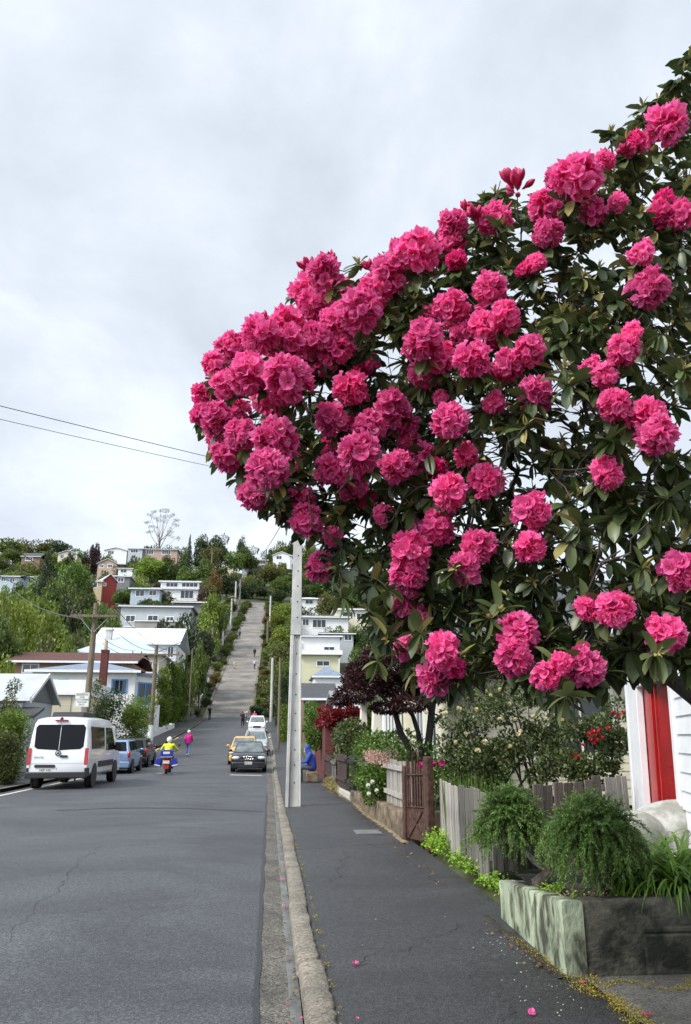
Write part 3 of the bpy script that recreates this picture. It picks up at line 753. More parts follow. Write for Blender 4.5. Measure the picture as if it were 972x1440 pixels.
m_hedge = leafmat('hedge_leaf', (.045, .095, .014), (.15, .24, .04), trans=.25, rough=.42, nvar=.3, nsc=2)
m_roseleaf = leafmat('rose_leaf', (.034, .056, .016), (.14, .17, .055), trans=.25, rough=.45, nvar=.35, nsc=2)
m_maple = leafmat('purple_maple_leaf', (.018, .006, .008), (.075, .022, .022), trans=.3, rough=.5, nvar=.3)
m_redleaf = leafmat('crimson_leaf', (.10, .006, .010), (.26, .02, .025), trans=.25, rough=.5)
m_darkbark = pm('dark_bark', (.012, .009, .008), .9, .4, 10, .6, 30)
m_creamrose = leafmat('cream_petal', (.66, .55, .28), (.78, .72, .50), trans=.3, rough=.5, orand=.1)
m_redrose = leafmat('red_petal', (.50, .012, .03), (.75, .05, .09), trans=.3, rough=.5, orand=.1)
m_pinkfl = leafmat('magenta_petal', (.55, .02, .22), (.75, .08, .34), trans=.3, rough=.5)
m_pale = leafmat('pale_pink_petal', (.60, .30, .26), (.75, .55, .45), trans=.3, rough=.5)
m_moss = pm('yellow_moss', (.10, .09, .006), .95, .4, 30, .8, 60, col2=(.30, .24, .02), detail=8)
m_mossl = leafmat('yellow_moss_tuft', (.16, .14, .010), (.42, .32, .03), trans=.1, rough=.8)
m_litter = leafmat('dry_leaf', (.10, .045, .015), (.28, .16, .07), trans=.1, rough=.7)
m_flake = leafmat('pale_flake', (.35, .33, .27), (.62, .60, .52), trans=0, rough=.7)

def leafpart2(name, P, D, L_, W_, mat, parent=None, T=KITE, F=KITEF, kind=None, rn=None, roll=None, gn=gn, o=(0, 0, 0), up=(0, 0, 1)):
    P = np.array(P) - np.array(o); n = len(P)
    L_ = np.broadcast_to(np.array(L_, float), (n,)); W_ = np.broadcast_to(np.array(W_, float), (n,))
    if rn is None: rn = gn.random(n)
    if roll is None: roll = gn.normal(size=n) * .6
    V, FF, ow = scatter(T, F, P, frames(np.array(D), roll, up), W_, L_, L_)
    ob = link(name, np_mesh(name, V, FF, mat, np.asarray(rn)[ow]), parent)
    if kind: ob['kind'] = kind
    return ob
# ---- planter
pl = thing('planter_wall', 'low concrete planter with flaking pale green side and dark mossy front', 'planter', (2.05, 5.72, .1))
def wallpoly(x0, y0, x1, y1, th, zt0, zt1, zb=.0, n=14, jit=.003, seed=1):
    """a rough cast wall from (x0,y0) to (x1,y1): gridded front, sloping top"""
    gg = random.Random(seed); m = MB(); d = Vector((x1 - x0, y1 - y0, 0)); ln = d.length; d.normalize(); nv = Vector((d.y, -d.x, 0))
    rows = []
    for i in range(n + 1):
        t = i / n; zt = zt0 + (zt1 - zt0) * t; b = Vector((x0, y0, 0)) + d * ln * t
        j = lambda: gg.uniform(-jit, jit)
        rows.append([b + Vector((0, 0, zb)), b + Vector((0, 0, (zb + zt) * .5)) + nv * j(), b + Vector((0, 0, zt - .015)) + nv * j(), b - nv * .015 + Vector((0, 0, zt + j() * .5)), b - nv * (th - .015) + Vector((0, 0, zt + j() * .5)), b - nv * th + Vector((0, 0, zt - .02)), b - nv * th + Vector((0, 0, zb))])
    K = 7; vs = [p for r in rows for p in r]; fs = [(i * K + k, (i + 1) * K + k, (i + 1) * K + k + 1, i * K + k + 1) for i in range(n) for k in range(K - 1)]
    fs += [tuple(range(K))[::-1], tuple(n * K + k for k in range(K))]
    m.add(vs, fs); return m
PO = Vector((2.05, 5.72, .1))
wallpoly(2.12, 7.5, 2.05, 5.72, .15, .41, .565, .03).build('painted_wall', m_plantL, pl, 1.0, loc=-PO)
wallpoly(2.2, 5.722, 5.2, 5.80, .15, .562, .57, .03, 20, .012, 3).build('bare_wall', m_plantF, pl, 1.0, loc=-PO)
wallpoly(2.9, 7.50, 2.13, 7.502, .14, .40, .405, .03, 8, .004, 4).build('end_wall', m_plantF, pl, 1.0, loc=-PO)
# broken lower ledge of the bare wall
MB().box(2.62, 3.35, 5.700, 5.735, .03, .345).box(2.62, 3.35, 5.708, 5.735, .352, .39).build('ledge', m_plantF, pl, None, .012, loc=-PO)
V = []; F = []; gg = random.Random(5)
xs = span(2.2, 5.2, .15); ys = span(5.86, 10.3, .18)
for y in ys:
    for x in xs:
        if y > 7.36: x = 2.64 + (x - 2.2) * (5.2 - 2.64) / 3.0
        V.append((x, y, .44 + .05 * math.sin(x * 5 + y * 3) + gg.uniform(-.015, .015) + .05 * max(0, y - 7) * .6))
F = [(j * len(xs) + i, j * len(xs) + i + 1, (j + 1) * len(xs) + i + 1, (j + 1) * len(xs) + i) for j in range(len(ys) - 1) for i in range(len(xs) - 1)]
o = link('garden_soil', np_mesh('garden_soil', V, F, m_soil)); o['kind'] = 'structure'
# ---- rosemary: drooping sprays of needles on a gnarled trunk
def rosemary(label, base, trunk, centre, rx, ry, rz, nspray, seed, hang=1.0):
    gg = np.random.default_rng(seed); rr = random.Random(seed)
    t = thing('rosemary_bush', label, 'shrub', base, group='rosemary bushes in the planter')
    B = Vector(base); m = MB()
    pts = [Vector(p) for p in trunk]
    m.tube([p - B for p in pts], [.065 - .008 * i for i in range(len(pts))], 9)
    for _ in range(9):
        a = pts[-1 - rr.randrange(2)]; e_ = Vector(centre) + Vector((rr.gauss(0, .4) * rx, rr.gauss(0, .4) * ry, rr.gauss(.1, .4) * rz))
        mid = a.lerp(e_, .5) + Vector((rr.gauss(0, .05), rr.gauss(0, .05), rr.gauss(0, .04)))
        m.tube([a - B, mid - B, e_ - B], [.028, .017, .007], 6)
    m.build('trunk', m_trunkg, t, 1.2)
    P, D, Ln, RN_ = [], [], [], []; stems = MB()
    C = np.array(centre)
    for s_ in range(nspray):
        d = sph(1, gg)[0]
        if d[2] < -.55: d[2] = -d[2] * .5
        start = C + d * np.array([rx, ry, rz]) * (.25 + .6 * gg.random() ** .6)
        low = d[2] < .15; v = nrm((d * (.45 if low else .9) + np.array([gg.normal() * .35, gg.normal() * .35, .40]))[None])[0]; dr = gg.uniform(.04, .10) * hang
        ln = gg.uniform(.10, .20) + (gg.uniform(.05, .22) * hang if low else 0); n = int(ln / .010); q = start.copy(); path = [q.copy()]
        step = ln / n; vv = v.copy()
        for i in range(n):
            vv = nrm((vv + np.array([gg.normal() * .07, gg.normal() * .07, -dr]))[None])[0]
            q = q + vv * step; path.append(q.copy())
            for _ in range(4):
                w = sph(1, gg)[0]; w = nrm((w - vv * (w @ vv) + vv * .7)[None])[0]
                P.append(q.copy()); D.append(w); Ln.append(gg.uniform(.018, .032)); RN_.append(min(1, .1 + .75 * i / n + gg.uniform(-.1, .25)))
        if s_ % 3 == 0: stems.tube([Vector(a) - B for a in path[::4]], .0022, 3, cap=False)
    leafpart2('foliage', P, D, Ln, np.array(Ln) * .25, m_ros, t, o=base, gn=gg, rn=RN_)
    stems.build('stems', m_trunkg, t)
    return t
rosemary('rosemary bush on a gnarled bare trunk in the green end of the planter', (2.30, 6.85, .42), [(2.30, 6.85, .40), (2.26, 6.83, .50), (2.36, 6.82, .58), (2.31, 6.84, .68), (2.22, 6.95, .78), (2.14, 7.0, .9)], (2.10, 6.98, .95), .19, .19, .25, 640, 31, .9)
rosemary('wider rosemary bush trailing down over the dark planter front', (2.55, 6.2, .44), [(2.55, 6.2, .42), (2.5, 6.15, .6), (2.47, 6.15, .8)], (2.47, 6.08, .96), .25, .23, .22, 950, 37, 1.2)
# ---- arching leafy plant
def blades(P0, n, ln, w, gg, spread=1.0, up=1.0, nseg=7, droop=1.0, bias=(0, 0, 0)):
    Vs, Fs, Rn = [], [], []; b = 0
    for i in range(n):
        a = gg.uniform(0, 2 * PI); L_ = gg.uniform(*ln); W2 = gg.uniform(*w) * .5
        v = np.array([cos(a) * spread * gg.uniform(.3, 1), sin(a) * spread * gg.uniform(.3, 1), up]) + np.array(bias); v /= np.linalg.norm(v)
        sd = nrm(np.cross(v, [0, 0, 1.0])[None])[0]; q = np.array(P0) + np.array([gg.normal() * .05 * spread, gg.normal() * .05 * spread, 0]); r_ = gg.random()
        for k in range(nseg + 1):
            t = k / nseg; ww = W2 * (.55 + .9 * t if t < .45 else (1 - t) / .55 * .95 + .02)
            Vs += [q - sd * ww, q + np.array([0, 0, -ww * .35]), q + sd * ww]; Rn += [r_] * 3
            v = v + np.array([0, 0, -(.10 + .30 * t) * droop]); v /= np.linalg.norm(v); q = q + v * L_ / nseg
        for k in range(nseg):
            for u in (0, 1): Fs.append((b + k * 3 + u, b + k * 3 + u + 1, b + k * 3 + u + 4, b + k * 3 + u + 3))
        b += (nseg + 1) * 3
    return np.array(Vs), np.array(Fs), np.array(Rn)
gg = np.random.default_rng(8)
gp = thing('arching_grass_plant', 'clump of long arching bright green strap leaves in the planter', 'plant', (3.02, 6.22, .46))
parts = []
for c in [(0, 0), (.28, .12), (-.18, .16), (.5, -.05), (.1, -.18), (.65, .25)]:
    V, F, r_ = blades((c[0], c[1], 0), 120, (.45, .78), (.026, .042), gg, 1.0, 1.15, 8, 1.15, (-.12, -.12, 0)); parts.append((V, F, r_, 0))
V, F, r_, _ = join_np(parts); link('leaves', np_mesh('leaves', V, F, m_dayl, r_), gp)
# ---- pale stone garden sculpture
m = MB()
m.ell((-.02, 0, .36), .27, .24, .20, 24, 16); m.ell((.55, .20, .34), .50, .32, .24, 24, 16); m.ell((.16, -.08, .08), .34, .26, .17, 24, 14)
o = link('stone_sculpture', m.mesh('stone_sculpture', m_stone, 3.2)); o.location = (3.32, 7.15, .47); o.rotation_euler = (.05, -.06, .15)
mo = o.modifiers.new('merge', 'REMESH'); mo.mode = 'VOXEL'; mo.voxel_size = .025; mo.use_smooth_shade = True
mo = o.modifiers.new('soft', 'SMOOTH'); mo.iterations = 8
tag(o, 'smooth rounded pale stone sculpture beside the open red door', 'sculpture')
# ---- low ground plants in the bed, weeds, moss and litter
def tuft_cover(name, spots, mat, size, n, gg, kind='stuff', rad=.12, flat=.3):
    P, D, Ln = [], [], []
    for (x, y, z, s_) in spots:
        for i in range(n):
            d = sph(1, gg)[0]; d[2] = abs(d[2]) * flat + .2
            P.append(np.array([x, y, z]) + np.array([gg.normal() * rad * s_, gg.normal() * rad * s_, abs(gg.normal()) * rad * .55 * s_])); D.append(d); Ln.append(size * gg.uniform(.6, 1.3))
    o = leafpart2(name, P, D, Ln, np.array(Ln) * .8, mat, gn=gg); o['kind'] = kind; return o
gg = np.random.default_rng(9)
tuft_cover('bedding_foliage', [(2.2 + .13 * i + gg.uniform(-.04, .04), 5.95 + gg.uniform(-.03, .18), .47, .8) for i in range(12)] + [(2.25, 6.5, .47, .8), (2.35, 6.6, .47, .7)], m_weed, .030, 70, gg, rad=.07)
tuft_cover('bedding_blossom', [(2.22 + .14 * i, 5.95 + gg.uniform(-.04, .12), .53, .7) for i in range(9)], m_pale, .016, 26, gg, rad=.07)
for lab, sp in (('bright green weed clump at the foot of the rusty gate', [(2.42, 12.0, .12, 1.0), (2.40, 11.6, .12, 1.1), (2.46, 11.2, .12, 1.2), (2.44, 11.85, .22, .9), (2.48, 11.4, .2, 1)]), ('yellow green weed clump under the corner of the grey fence', [(2.40, 10.3, .14, 1.0), (2.42, 10.0, .12, 1.1), (2.45, 9.7, .12, .8)]), ('small weed clump between grey fence and planter', [(2.36, 8.75, .14, .8), (2.42, 8.35, .14, .9), (2.4, 8.0, .14, .6)])):
    P, D, Ln = [], [], []
    for (x, y, z, s_) in sp:
        for i in range(150):
            d = sph(1, gg)[0]; d[2] = abs(d[2]) * .4 + .2
            P.append((x + gg.normal() * .075 * s_, y + gg.normal() * .12 * s_, z + abs(gg.normal()) * .075 * s_)); D.append(d); Ln.append(gg.uniform(.025, .055))
    tag(leafpart2('weed_clump', P, D, Ln, np.array(Ln) * .85, m_weed, gn=gg), lab, 'weeds', kind='stuff')
def ragged(name, line, w, z, mat, seed, n=3, kind='stuff', h=.012):
    """soft low bank along a line: moss, dirt"""
    rr = random.Random(seed); V = []; F = []
    for i, (x, y) in enumerate(line):
        a, b_ = -w * rr.uniform(.2, 1.0), w * rr.uniform(.2, 1.0)
        for k in range(n + 1):
            t = k / n; V.append((x + a + (b_ - a) * t, y + rr.uniform(-.03, .03), z + (h * rr.uniform(.4, 1.3) if 0 < k < n else -.004)))
    for i in range(len(line) - 1):
        for k in range(n):
            q = i * (n + 1) + k; F.append((q, q + 1, q + n + 2, q + n + 1))
    o = link(name, np_mesh(name, V, F, mat)); o['kind'] = kind; return o
gg = np.random.default_rng(41)
tuft_cover('moss', [(2.04 - .03 * (y - 5.7) + gg.uniform(-.03, .03), y, .097, gg.uniform(.4, 1.2)) for y in span(5.6, 6.7, .035)] + [(2.13 + .03 * math.sin(y * 9) + gg.uniform(-.09, .09), y, .106, gg.uniform(.6, 1.7)) for y in span(4.3, 5.62, .011)] + [(2.2 + .8 * u, 5.42 + .10 * math.sin(u * 9) + gg.uniform(-.03, .03), .108, gg.uniform(.4, 1.1)) for u in span(0, 1, .03)], m_mossl, .0085, 26, gg, rad=.022, flat=.6)
tuft_cover('moss', [(.455 + gg.uniform(-.015, .015), y, .096, gg.uniform(.3, .8)) for y in gg.uniform(4, 14, 60)], m_mossl, .010, 14, gg, rad=.02, flat=.6)
ragged('grime', [(2.02 - .01 * (y - 5.7), y) for y in span(5.7, 7.6, .06)], .05, .099, m_soil, 6, h=.006)
ragged('grime', [(2.12 + .04 * math.sin(y), y) for y in span(12.6, 29, .12)], .10, .098, pm('dry_grass_litter', (.10, .075, .035), .95, .4, 14, .5, 30, col2=(.24, .19, .10)), 7, h=.02)
gg = np.random.default_rng(12)
def flakes(name, pts, mat, size, z, gg):
    P = [(x, y, z + gg.uniform(.003, .010)) for x, y in pts]; D = [(gg.normal(), gg.normal(), gg.normal() * .15) for _ in P]; Ln = [size * gg.uniform(.5, 1.6) for _ in P]
    return leafpart2(name, P, D, Ln, np.array(Ln) * .7, mat, kind='stuff', gn=gg, roll=gg.normal(size=len(P)) * .2)
flakes('fallen_flakes', [(1.95 - abs(gg.normal()) * .22, gg.uniform(3.6, 7.0)) for _ in range(130)] + [(gg.uniform(.5, 2.1), gg.uniform(3.2, 12)) for _ in range(45)], m_flake, .011, .097, gg)
flakes('leaf_litter', [(.235 + gg.normal() * .035 + xr_road(y), y) for y in np.concatenate([gg.uniform(3.5, 14, 130), gg.uniform(14, 36, 260)])], m_litter, .028, -.006, gg)
flakes('leaf_litter', [(2.02 - abs(gg.normal()) * .10, gg.uniform(9, 28)) for _ in range(420)] + [(1.98 - abs(gg.normal()) * .05, gg.uniform(5.8, 7.4)) for _ in range(60)], m_litter, .026, .099, gg)
# fallen blossoms, each its own
fb = [(500, 1357, .1, 'fallen pink blossom lying alone on the footpath asphalt'), (404, 1209, -.01, 'pink blossom in the gutter farthest up the street'), (398, 1219, -.01, 'pink blossom in the gutter beside the dark petal scrap'), (396, 1238, -.01, 'pink blossom in the middle of the gutter run'), (402, 1277, -.01, 'pink blossom in the gutter, nearest full one'), (404, 1413, -.01, 'thin torn pink petal in the gutter at the bottom'), (424, 1434, -.01, 'pink petal at the very bottom of the gutter channel'), (820, 1384, .1, 'fallen pink blossom against the planter corner'), (909, 1429, .11, 'crumpled pink blossom on the concrete driveway'), (748, 1426, .1, 'pink blossom on the footpath near the driveway moss'), (503, 1434, .1, 'pale pink petal on the footpath beside the kerb')]
onefl = []
for sd in range(3):
    rr = random.Random(sd + 70); parts = []
    for p in range(5):
        T, F = petal_template(4, 4, rr); a = p * 1.257 + rr.uniform(-.3, .3); fl = rr.uniform(.25, .6)
        T = np.stack([T[:, 0], T[:, 1], T[:, 2] * fl], 1)
        V = np.stack([T[:, 0] * cos(a) - T[:, 1] * sin(a), T[:, 0] * sin(a) + T[:, 1] * cos(a), T[:, 2]], 1); parts.append((V, np.array(F), np.full(len(V), rr.random()), 0))
    V, F, r_, _ = join_np(parts); onefl.append(np_mesh('fallen_blossom', V, F, [m_pet], r_))
for i, (px_, py_, z, lab) in enumerate(fb):
    d = ray(px_, py_); s_ = (z - EYE) / d.z; p = Vector((0, 0, EYE)) + d * s_
    o = link('fallen_blossom', onefl[i % 3]); o.location = (p.x, p.y, z + .006); o.rotation_euler = (R.uniform(-.2, .3), R.uniform(-.2, .2), R.uniform(0, 6))
    sc = .028 if 'petal' not in lab else .015; o.scale = (sc, sc * R.uniform(.7, 1), sc); tag(o, lab, 'blossom', 'blossoms fallen on the ground')
# ---- board fence round the cottage garden
def fence(name, label, p0, p1, z0, h, nb, mat, th=.02, gap=.008, hv=.02, skew=.0, group=None, rails=True, z1=None, top1=None, cat='fence'):
    d = Vector((p1[0] - p0[0], p1[1] - p0[1], 0)); ln = d.length; a = math.atan2(d.y, d.x)
    t = thing(name, label, cat, (p0[0], p0[1], z0), a, group); rr = random.Random(int(ln * 977) + nb)
    w = ln / nb; z1 = z0 if z1 is None else z1; h1 = h if top1 is None else top1 - z1
    for i in range(nb):
        f = (i + .5) / nb; zb = (z1 - z0) * f; hh = h + (h1 - h) * f + rr.uniform(-hv, hv)
        m = MB(); m.box(-w / 2 + gap / 2, w / 2 - gap / 2, -th / 2, th / 2, 0, hh)
        o = m.build('board', mat, t, None, .004, 1, loc=(w * (i + .5), rr.uniform(-.006, .006), zb), rot=(rr.gauss(0, .008), rr.gauss(0, .012) + skew, 0))
    if rails:
        m = MB()
        for f in (.22, .80): m.box(0, ln, th / 2 + .004, th / 2 + .05, h * f, h * f + .08)
        m.build('rail', mat, t)
    return t
fence('board_fence', 'pale silvered upright boards beside the rusty gate, facing the footpath', (2.62, 12.35), (2.46, 10.42), .12, .92, 16, m_greyL, group='garden fence sections', gap=.012)
fence('board_fence', 'two wide dark boards at the corner of the grey fence', (2.47, 10.38), (2.50, 9.2), .12, .94, 5, m_greyD, group='garden fence sections', gap=.012)
fence('board_fence', 'dark weathered board fence behind the rosemary bushes', (2.53, 9.2), (4.2, 9.92), .2, .87, 11, m_greyD, group='garden fence sections', gap=.015, hv=.03, top1=1.18)
fence('board_fence', 'three lighter grey boards against the white house corner', (4.22, 9.93), (4.62, 10.12), .3, .88, 4, m_greyL, group='garden fence sections', gap=.012, hv=.025)
# ---- rusty gate
gt = thing('rusty_gate', 'tall rusty iron and timber garden gate between two fences', 'gate', (2.24, 12.95, .1), math.atan2(-.55, .16))
GW = .62
m = MB()
for i in range(6): m.box(.05 + i * .09, .05 + i * .09 + .045, -.008, .008, .5, 1.16 + .05 * math.sin(i))
m.build('slats', m_rust, gt, None, .003, 1)
m = MB()
for x in (0, GW - .03): m.tube([(x, 0, .04), (x, 0, 1.2)], .024, 8)
m.build('stile', m_rust, gt, .7)
m = MB()
for z in (.50, .98): m.tube([(0, -.02, z), (GW - .03, -.02, z + .03)], .012, 6)
m.tube([(.05, -.02, .06), (GW - .08, -.02, .48)], .013, 6); m.tube([(GW - .08, -.022, .06), (.05, -.022, .48)], .011, 6); m.box(.02, GW - .05, -.012, .0, .04, .5)
m.build('brace', m_rust, gt, .7)
m = MB(); m.box(GW + .03, GW + .17, -.06, .06, -.1, 1.28); m.build('gate_post', m_rust, gt, None, .02, loc=(0, 0, 0))
m = MB(); m.box(-.13, -.03, -.05, .05, -.1, 1.12); m.build('gate_post', m_rust, gt, None, .02)
m = MB(); m.tube([(.18, 0, 1.14), (.2, .0, 1.32), (.32, 0, 1.36), (.40, 0, 1.26), (.36, 0, 1.15)], .014, 6); m.build('scroll', m_rust, gt, .8)
# ---- low retaining wall and the pickets on it
lw = thing('low_wall', 'low brown stained concrete retaining wall below pickets and white flowers', 'wall', (2.2, 13.1, .1))
wallpoly(2.13, 21.0, 2.17, 13.15, .22, .36, .50, .0, 30, .012, 6).build('body', m_lowwall, lw, .8, loc=(-2.2, -13.1, -.1))
wallpoly(2.18, 13.14, 2.9, 13.2, .2, .49, .50, .0, 6, .01, 7).build('return', m_lowwall, lw, .8, loc=(-2.2, -13.1, -.1))
fence('picket_fence', 'short silvered picket fence standing on the low brown wall', (2.40, 13.45), (2.34, 16.0), .45, .80, 17, m_greyL, gap=.03, hv=.02)
fence('picket_fence', 'greenish old pickets behind the white flowering bush', (2.36, 18.0), (2.30, 20.4), .45, .72, 14, m_greyD, gap=.03, hv=.02)
fence('picket_fence', 'black painted picket gate beside the hedge', (2.22, 20.7), (2.2, 22.0), .2, 1.0, 9, pm('black_paint', (.012, .012, .013), .5), gap=.05, hv=.01, cat='gate')
fence('board_fence', 'dark brown close boarded fence panel on a pale footing', (2.15, 22.3), (2.1, 24.6), .28, .92, 14, m_brownB, gap=.004, hv=.01)
wallpoly(2.06, 25.0, 2.12, 21.1, .12, .24, .26, .0, 8, .006, 9).build('footing', pm('pale_footing', (.42, .40, .34), .8, .2, 8)); tag(bpy.data.objects['footing'], 'pale concrete footing under the brown fence', 'footing')
fence('board_fence', 'low grey brown fence nearest the brick wall', (2.12, 27.3), (2.08, 30.2), .2, .85, 16, m_brownB, gap=.03, hv=.05)
fence('board_fence', 'single grey fence panel between brown fence and brick wall', (2.1, 25.2), (2.1, 26.8), .2, .82, 9, m_greyD, gap=.01, hv=.03)
# ---- utility cover on the footpath
o = MB().box(-.22, .22, -.30, .30, 0, .012).box(-.19, .19, -.27, .27, .012, .016).build('utility_cover', pm('cover_steel', (.13, .135, .12), .6, .2, 12), None, None, .004)
o.location = (1.72, 14.1, .098); tag(o, 'small rectangular steel cover set in the footpath', 'cover')
# ---- white house with the open red door
HO = Vector((4.82, 10.45, .0)); HA = math.atan2(-.953, -.304)      # +x of the house runs towards the camera
wh = thing('white_cottage', 'white weatherboard cottage with an open red door', 'house', HO, HA)
def lapwall(x0, x1, z0, z1, pitch=.165, depth=.02, yface=0.0):
    m = MB(); z = z0
    while z < z1 - .01:
        zt = min(z1, z + pitch); m.add([(x0, yface + depth, z), (x1, yface + depth, z), (x1, yface + .003, zt), (x0, yface + .003, zt), (x0, yface - .05, z), (x1, yface - .05, z), (x1, yface - .05, zt), (x0, yface - .05, zt)], [(0, 1, 2, 3), (0, 4, 5, 1), (0, 3, 7, 4), (1, 5, 6, 2), (3, 2, 6, 7)])
        z += pitch
    return m
# the street side is +y of the house frame (house interior at -y)
DX0, DX1, DZ0, DZ1 = 1.10, 3.22, .35, 2.25
m = MB(); m.box(.14, .55, .0, .022, .2, 3.0); m.box(.562, DX0 - .16, .0, .018, .2, 3.0)
m2 = lapwall(DX1 + .16, 7.5, .2, 3.0); m3 = lapwall(DX0 - .16, DX1 + .16, DZ1 + .14, 3.0)
for q in (m2, m3): m.add(q.v, q.f)
m.box(0.02, DX0 - .16, -.25, -.052, .0, 3.0); m.box(DX1 + .16, 7.5, -.25, -.052, 0, 3.0); m.box(DX0 - .16, DX1 + .16, -.25, -.052, DZ1 + .14, 3.0)
m.box(0.02, .25, -4.2, -.252, 0, 3.0)
m.build('wall', m_whitew, wh)
m = MB(); m.box(0, .13, -.04, .035, .1, 3.0); m.box(-.02, .012, -.3, -.042, .1, 3.0); m.build('corner_board', m_whitet, wh, None, .004, 1)
m = MB(); m.box(DX0 - .15, DX0, -.04, .04, .2, DZ1 + .14); m.box(DX1, DX1 + .15, -.04, .04, .2, DZ1 + .14); m.box(DX0 + .002, DX1 - .002, -.04, .036, DZ1, DZ1 + .14); m.box(DX0 - .18, DX1 + .18, -.04, .07, DZ1 + .142, DZ1 + .18); m.build('door_frame', m_whitet, wh, None, .004, 1)
m = MB(); m.box(DX0 + .002, DX0 + .5, -.10, -.05, DZ0, DZ1); m.build('door_leaf', m_red, wh, None, .004, 1)
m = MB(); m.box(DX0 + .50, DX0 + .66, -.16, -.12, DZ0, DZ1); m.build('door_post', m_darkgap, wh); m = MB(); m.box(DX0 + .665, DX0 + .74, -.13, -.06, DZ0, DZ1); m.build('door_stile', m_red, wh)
m = MB(); m.box(0, 1.32, -.022, .022, DZ0, DZ1 - .01); 
for z0 in (DZ0 + .12, DZ0 + 1.0):
    for x0 in (.14, .76): m.box(x0, x0 + .42, .022, .028, z0, z0 + .72)
dl = m.build('door', m_red_shaded, wh, None, .003, 1, loc=(DX0 + .75, -.10, 0), rot=(0, 0, -.30))
m = MB(); m.box(DX0 - .02, DX1 + .02, -.3, .10, .2, DZ0 - .004); m.build('doorstep', m_lowwall, wh)
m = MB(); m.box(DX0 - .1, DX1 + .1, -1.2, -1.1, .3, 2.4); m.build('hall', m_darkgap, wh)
m = MB(); m.prism([(.35, 3.0), (-2.1, 4.3), (-4.6, 3.0)], -.3, 7.8, 'x'); m.build('roof', pm('red_roof_iron', (.30, .05, .03), .5, .2, 4), wh)
m = MB(); m.box(-.25, 7.6, .2, .34, 2.86, 2.995); m.build('gutter_board', m_whitet, wh)
for ch in wh.children:     # the street face looks to -y of the cottage frame
    ch.data.transform(Matrix.Scale(-1, 4, (0, 1, 0))); ch.data.flip_normals()
    ch.location.y = -ch.location.y; ch.rotation_euler.z = -ch.rotation_euler.z
wh.rotation_euler.x = math.radians(-1.8)
# ================================================================== garden trees and bushes, cream cottage, poles
def crown_pts(blobs, n, gg, shell=.55):
    """leaf points spread through a set of ellipsoid clumps (cx,cy,cz,rx,ry,rz)"""
    B = np.array(blobs, float); vol = (B[:, 3] * B[:, 4] + B[:, 4] * B[:, 5] + B[:, 3] * B[:, 5]); pk = vol / vol.sum()
    w = gg.choice(len(B), n, p=pk); d = sph(n, gg); r = shell + (1 - shell) * gg.random(n) ** .7
    P = B[w, :3] + d * B[w, 3:] * r[:, None]; return P, d
def leafy(label, name, cat, base, blobs, n, ls, mat, seed, asp=.6, group=None, up=.3, trunk=None, tmat=None, jit=.7):
    gg = np.random.default_rng(seed); t = thing(name, label, cat, base, group=group)
    P, d = crown_pts(blobs, n, gg)
    D = nrm(d + gg.normal(size=d.shape) * jit + np.array([0, 0, up])); Ln = ls * gg.uniform(.65, 1.35, n)
    leafpart2('foliage', P, D, Ln, Ln * asp, mat, t, gn=gg, o=base)
    if trunk:
        m = MB()
        for pts, rads in trunk: m.tube([Vector(p) - Vector(base) for p in pts], rads, 7)
        m.build('trunk', tmat or m_darkbark, t, 1.2)
    return t
def blobs_in(c, r, k, rr, br=(.3, .5), flat=1.0):
    o = []
    for _ in range(k):
        while 1:
            d = [rr.uniform(-1, 1) for _ in range(3)]
            if sum(q * q for q in d) < 1: break
        s_ = rr.uniform(*br)
        o.append((c[0] + d[0] * r[0] * (1 - s_ * .6), c[1] + d[1] * r[1] * (1 - s_ * .6), c[2] + d[2] * r[2] * (1 - s_ * .6), r[0] * s_, r[1] * s_, r[2] * s_ * flat))
    return o
rr = random.Random(3)
# purple maple: layered dark crown on three bare dark stems
Ym = 15.5
def A3(px, py, Y): return tuple(at(px, py, Y))
mb = []
for px_, py_, Y, rx, rz in [(520,955,Ym,.55,.16),(500,975,Ym-.3,.40,.13),(545,935,Ym,.5,.2),(560,965,Ym+.3,.5,.17),(590,950,Ym,.5,.2),(480,985,Ym-.2,.22,.07),(610,975,Ym+.2,.42,.13),(530,925,Ym+.2,.35,.16),(575,990,Ym-.3,.40,.10),(545,995,Ym,.35,.08),(640,960,Ym+.4,.5,.2),(505,945,Ym+.4,.3,.15),(600,925,Ym,.5,.25),(660,930,Ym+.5,.5,.3),(560,915,Ym+.5,.4,.2)]:
    p = at(px_, py_, Y); mb.append((p.x, p.y, p.z, rx * 1.05, rx * .9, rz * 1.45))
tb = at(590, 1085, Ym); tb.z = .35
leafy('dark purple leaved maple with bare forked stems above the hedge', 'maple_tree', 'tree', tuple(tb), mb, 32000, .06, m_maple, 41, .55, up=-.1,
      trunk=[([tb + Vector((-.05, 0, 0)), at(580, 1060, Ym), at(563, 1030, Ym), at(555, 1000, Ym), at(530, 970, Ym)], [.085, .075, .065, .055, .03]),
             ([tb + Vector((.08, 0, 0)), at(593, 1060, Ym), at(588, 1030, Ym), at(580, 1005, Ym), at(562, 985, Ym - .1), at(545, 960, Ym)], [.07, .06, .05, .045, .035, .02]),
             ([tb + Vector((.12, 0, 0)), at(600, 1062, Ym), at(604, 1030, Ym), at(607, 1000, Ym), at(612, 970, Ym), at(620, 940, Ym)], [.085, .08, .075, .07, .06, .03]),
             ([at(604, 1030, Ym), at(616, 1010, Ym), at(628, 1000, Ym), at(640, 985, Ym)], [.04, .035, .03, .01]),
             ([at(607, 1005, Ym), at(598, 985, Ym), at(585, 965, Ym)], [.04, .03, .015])])
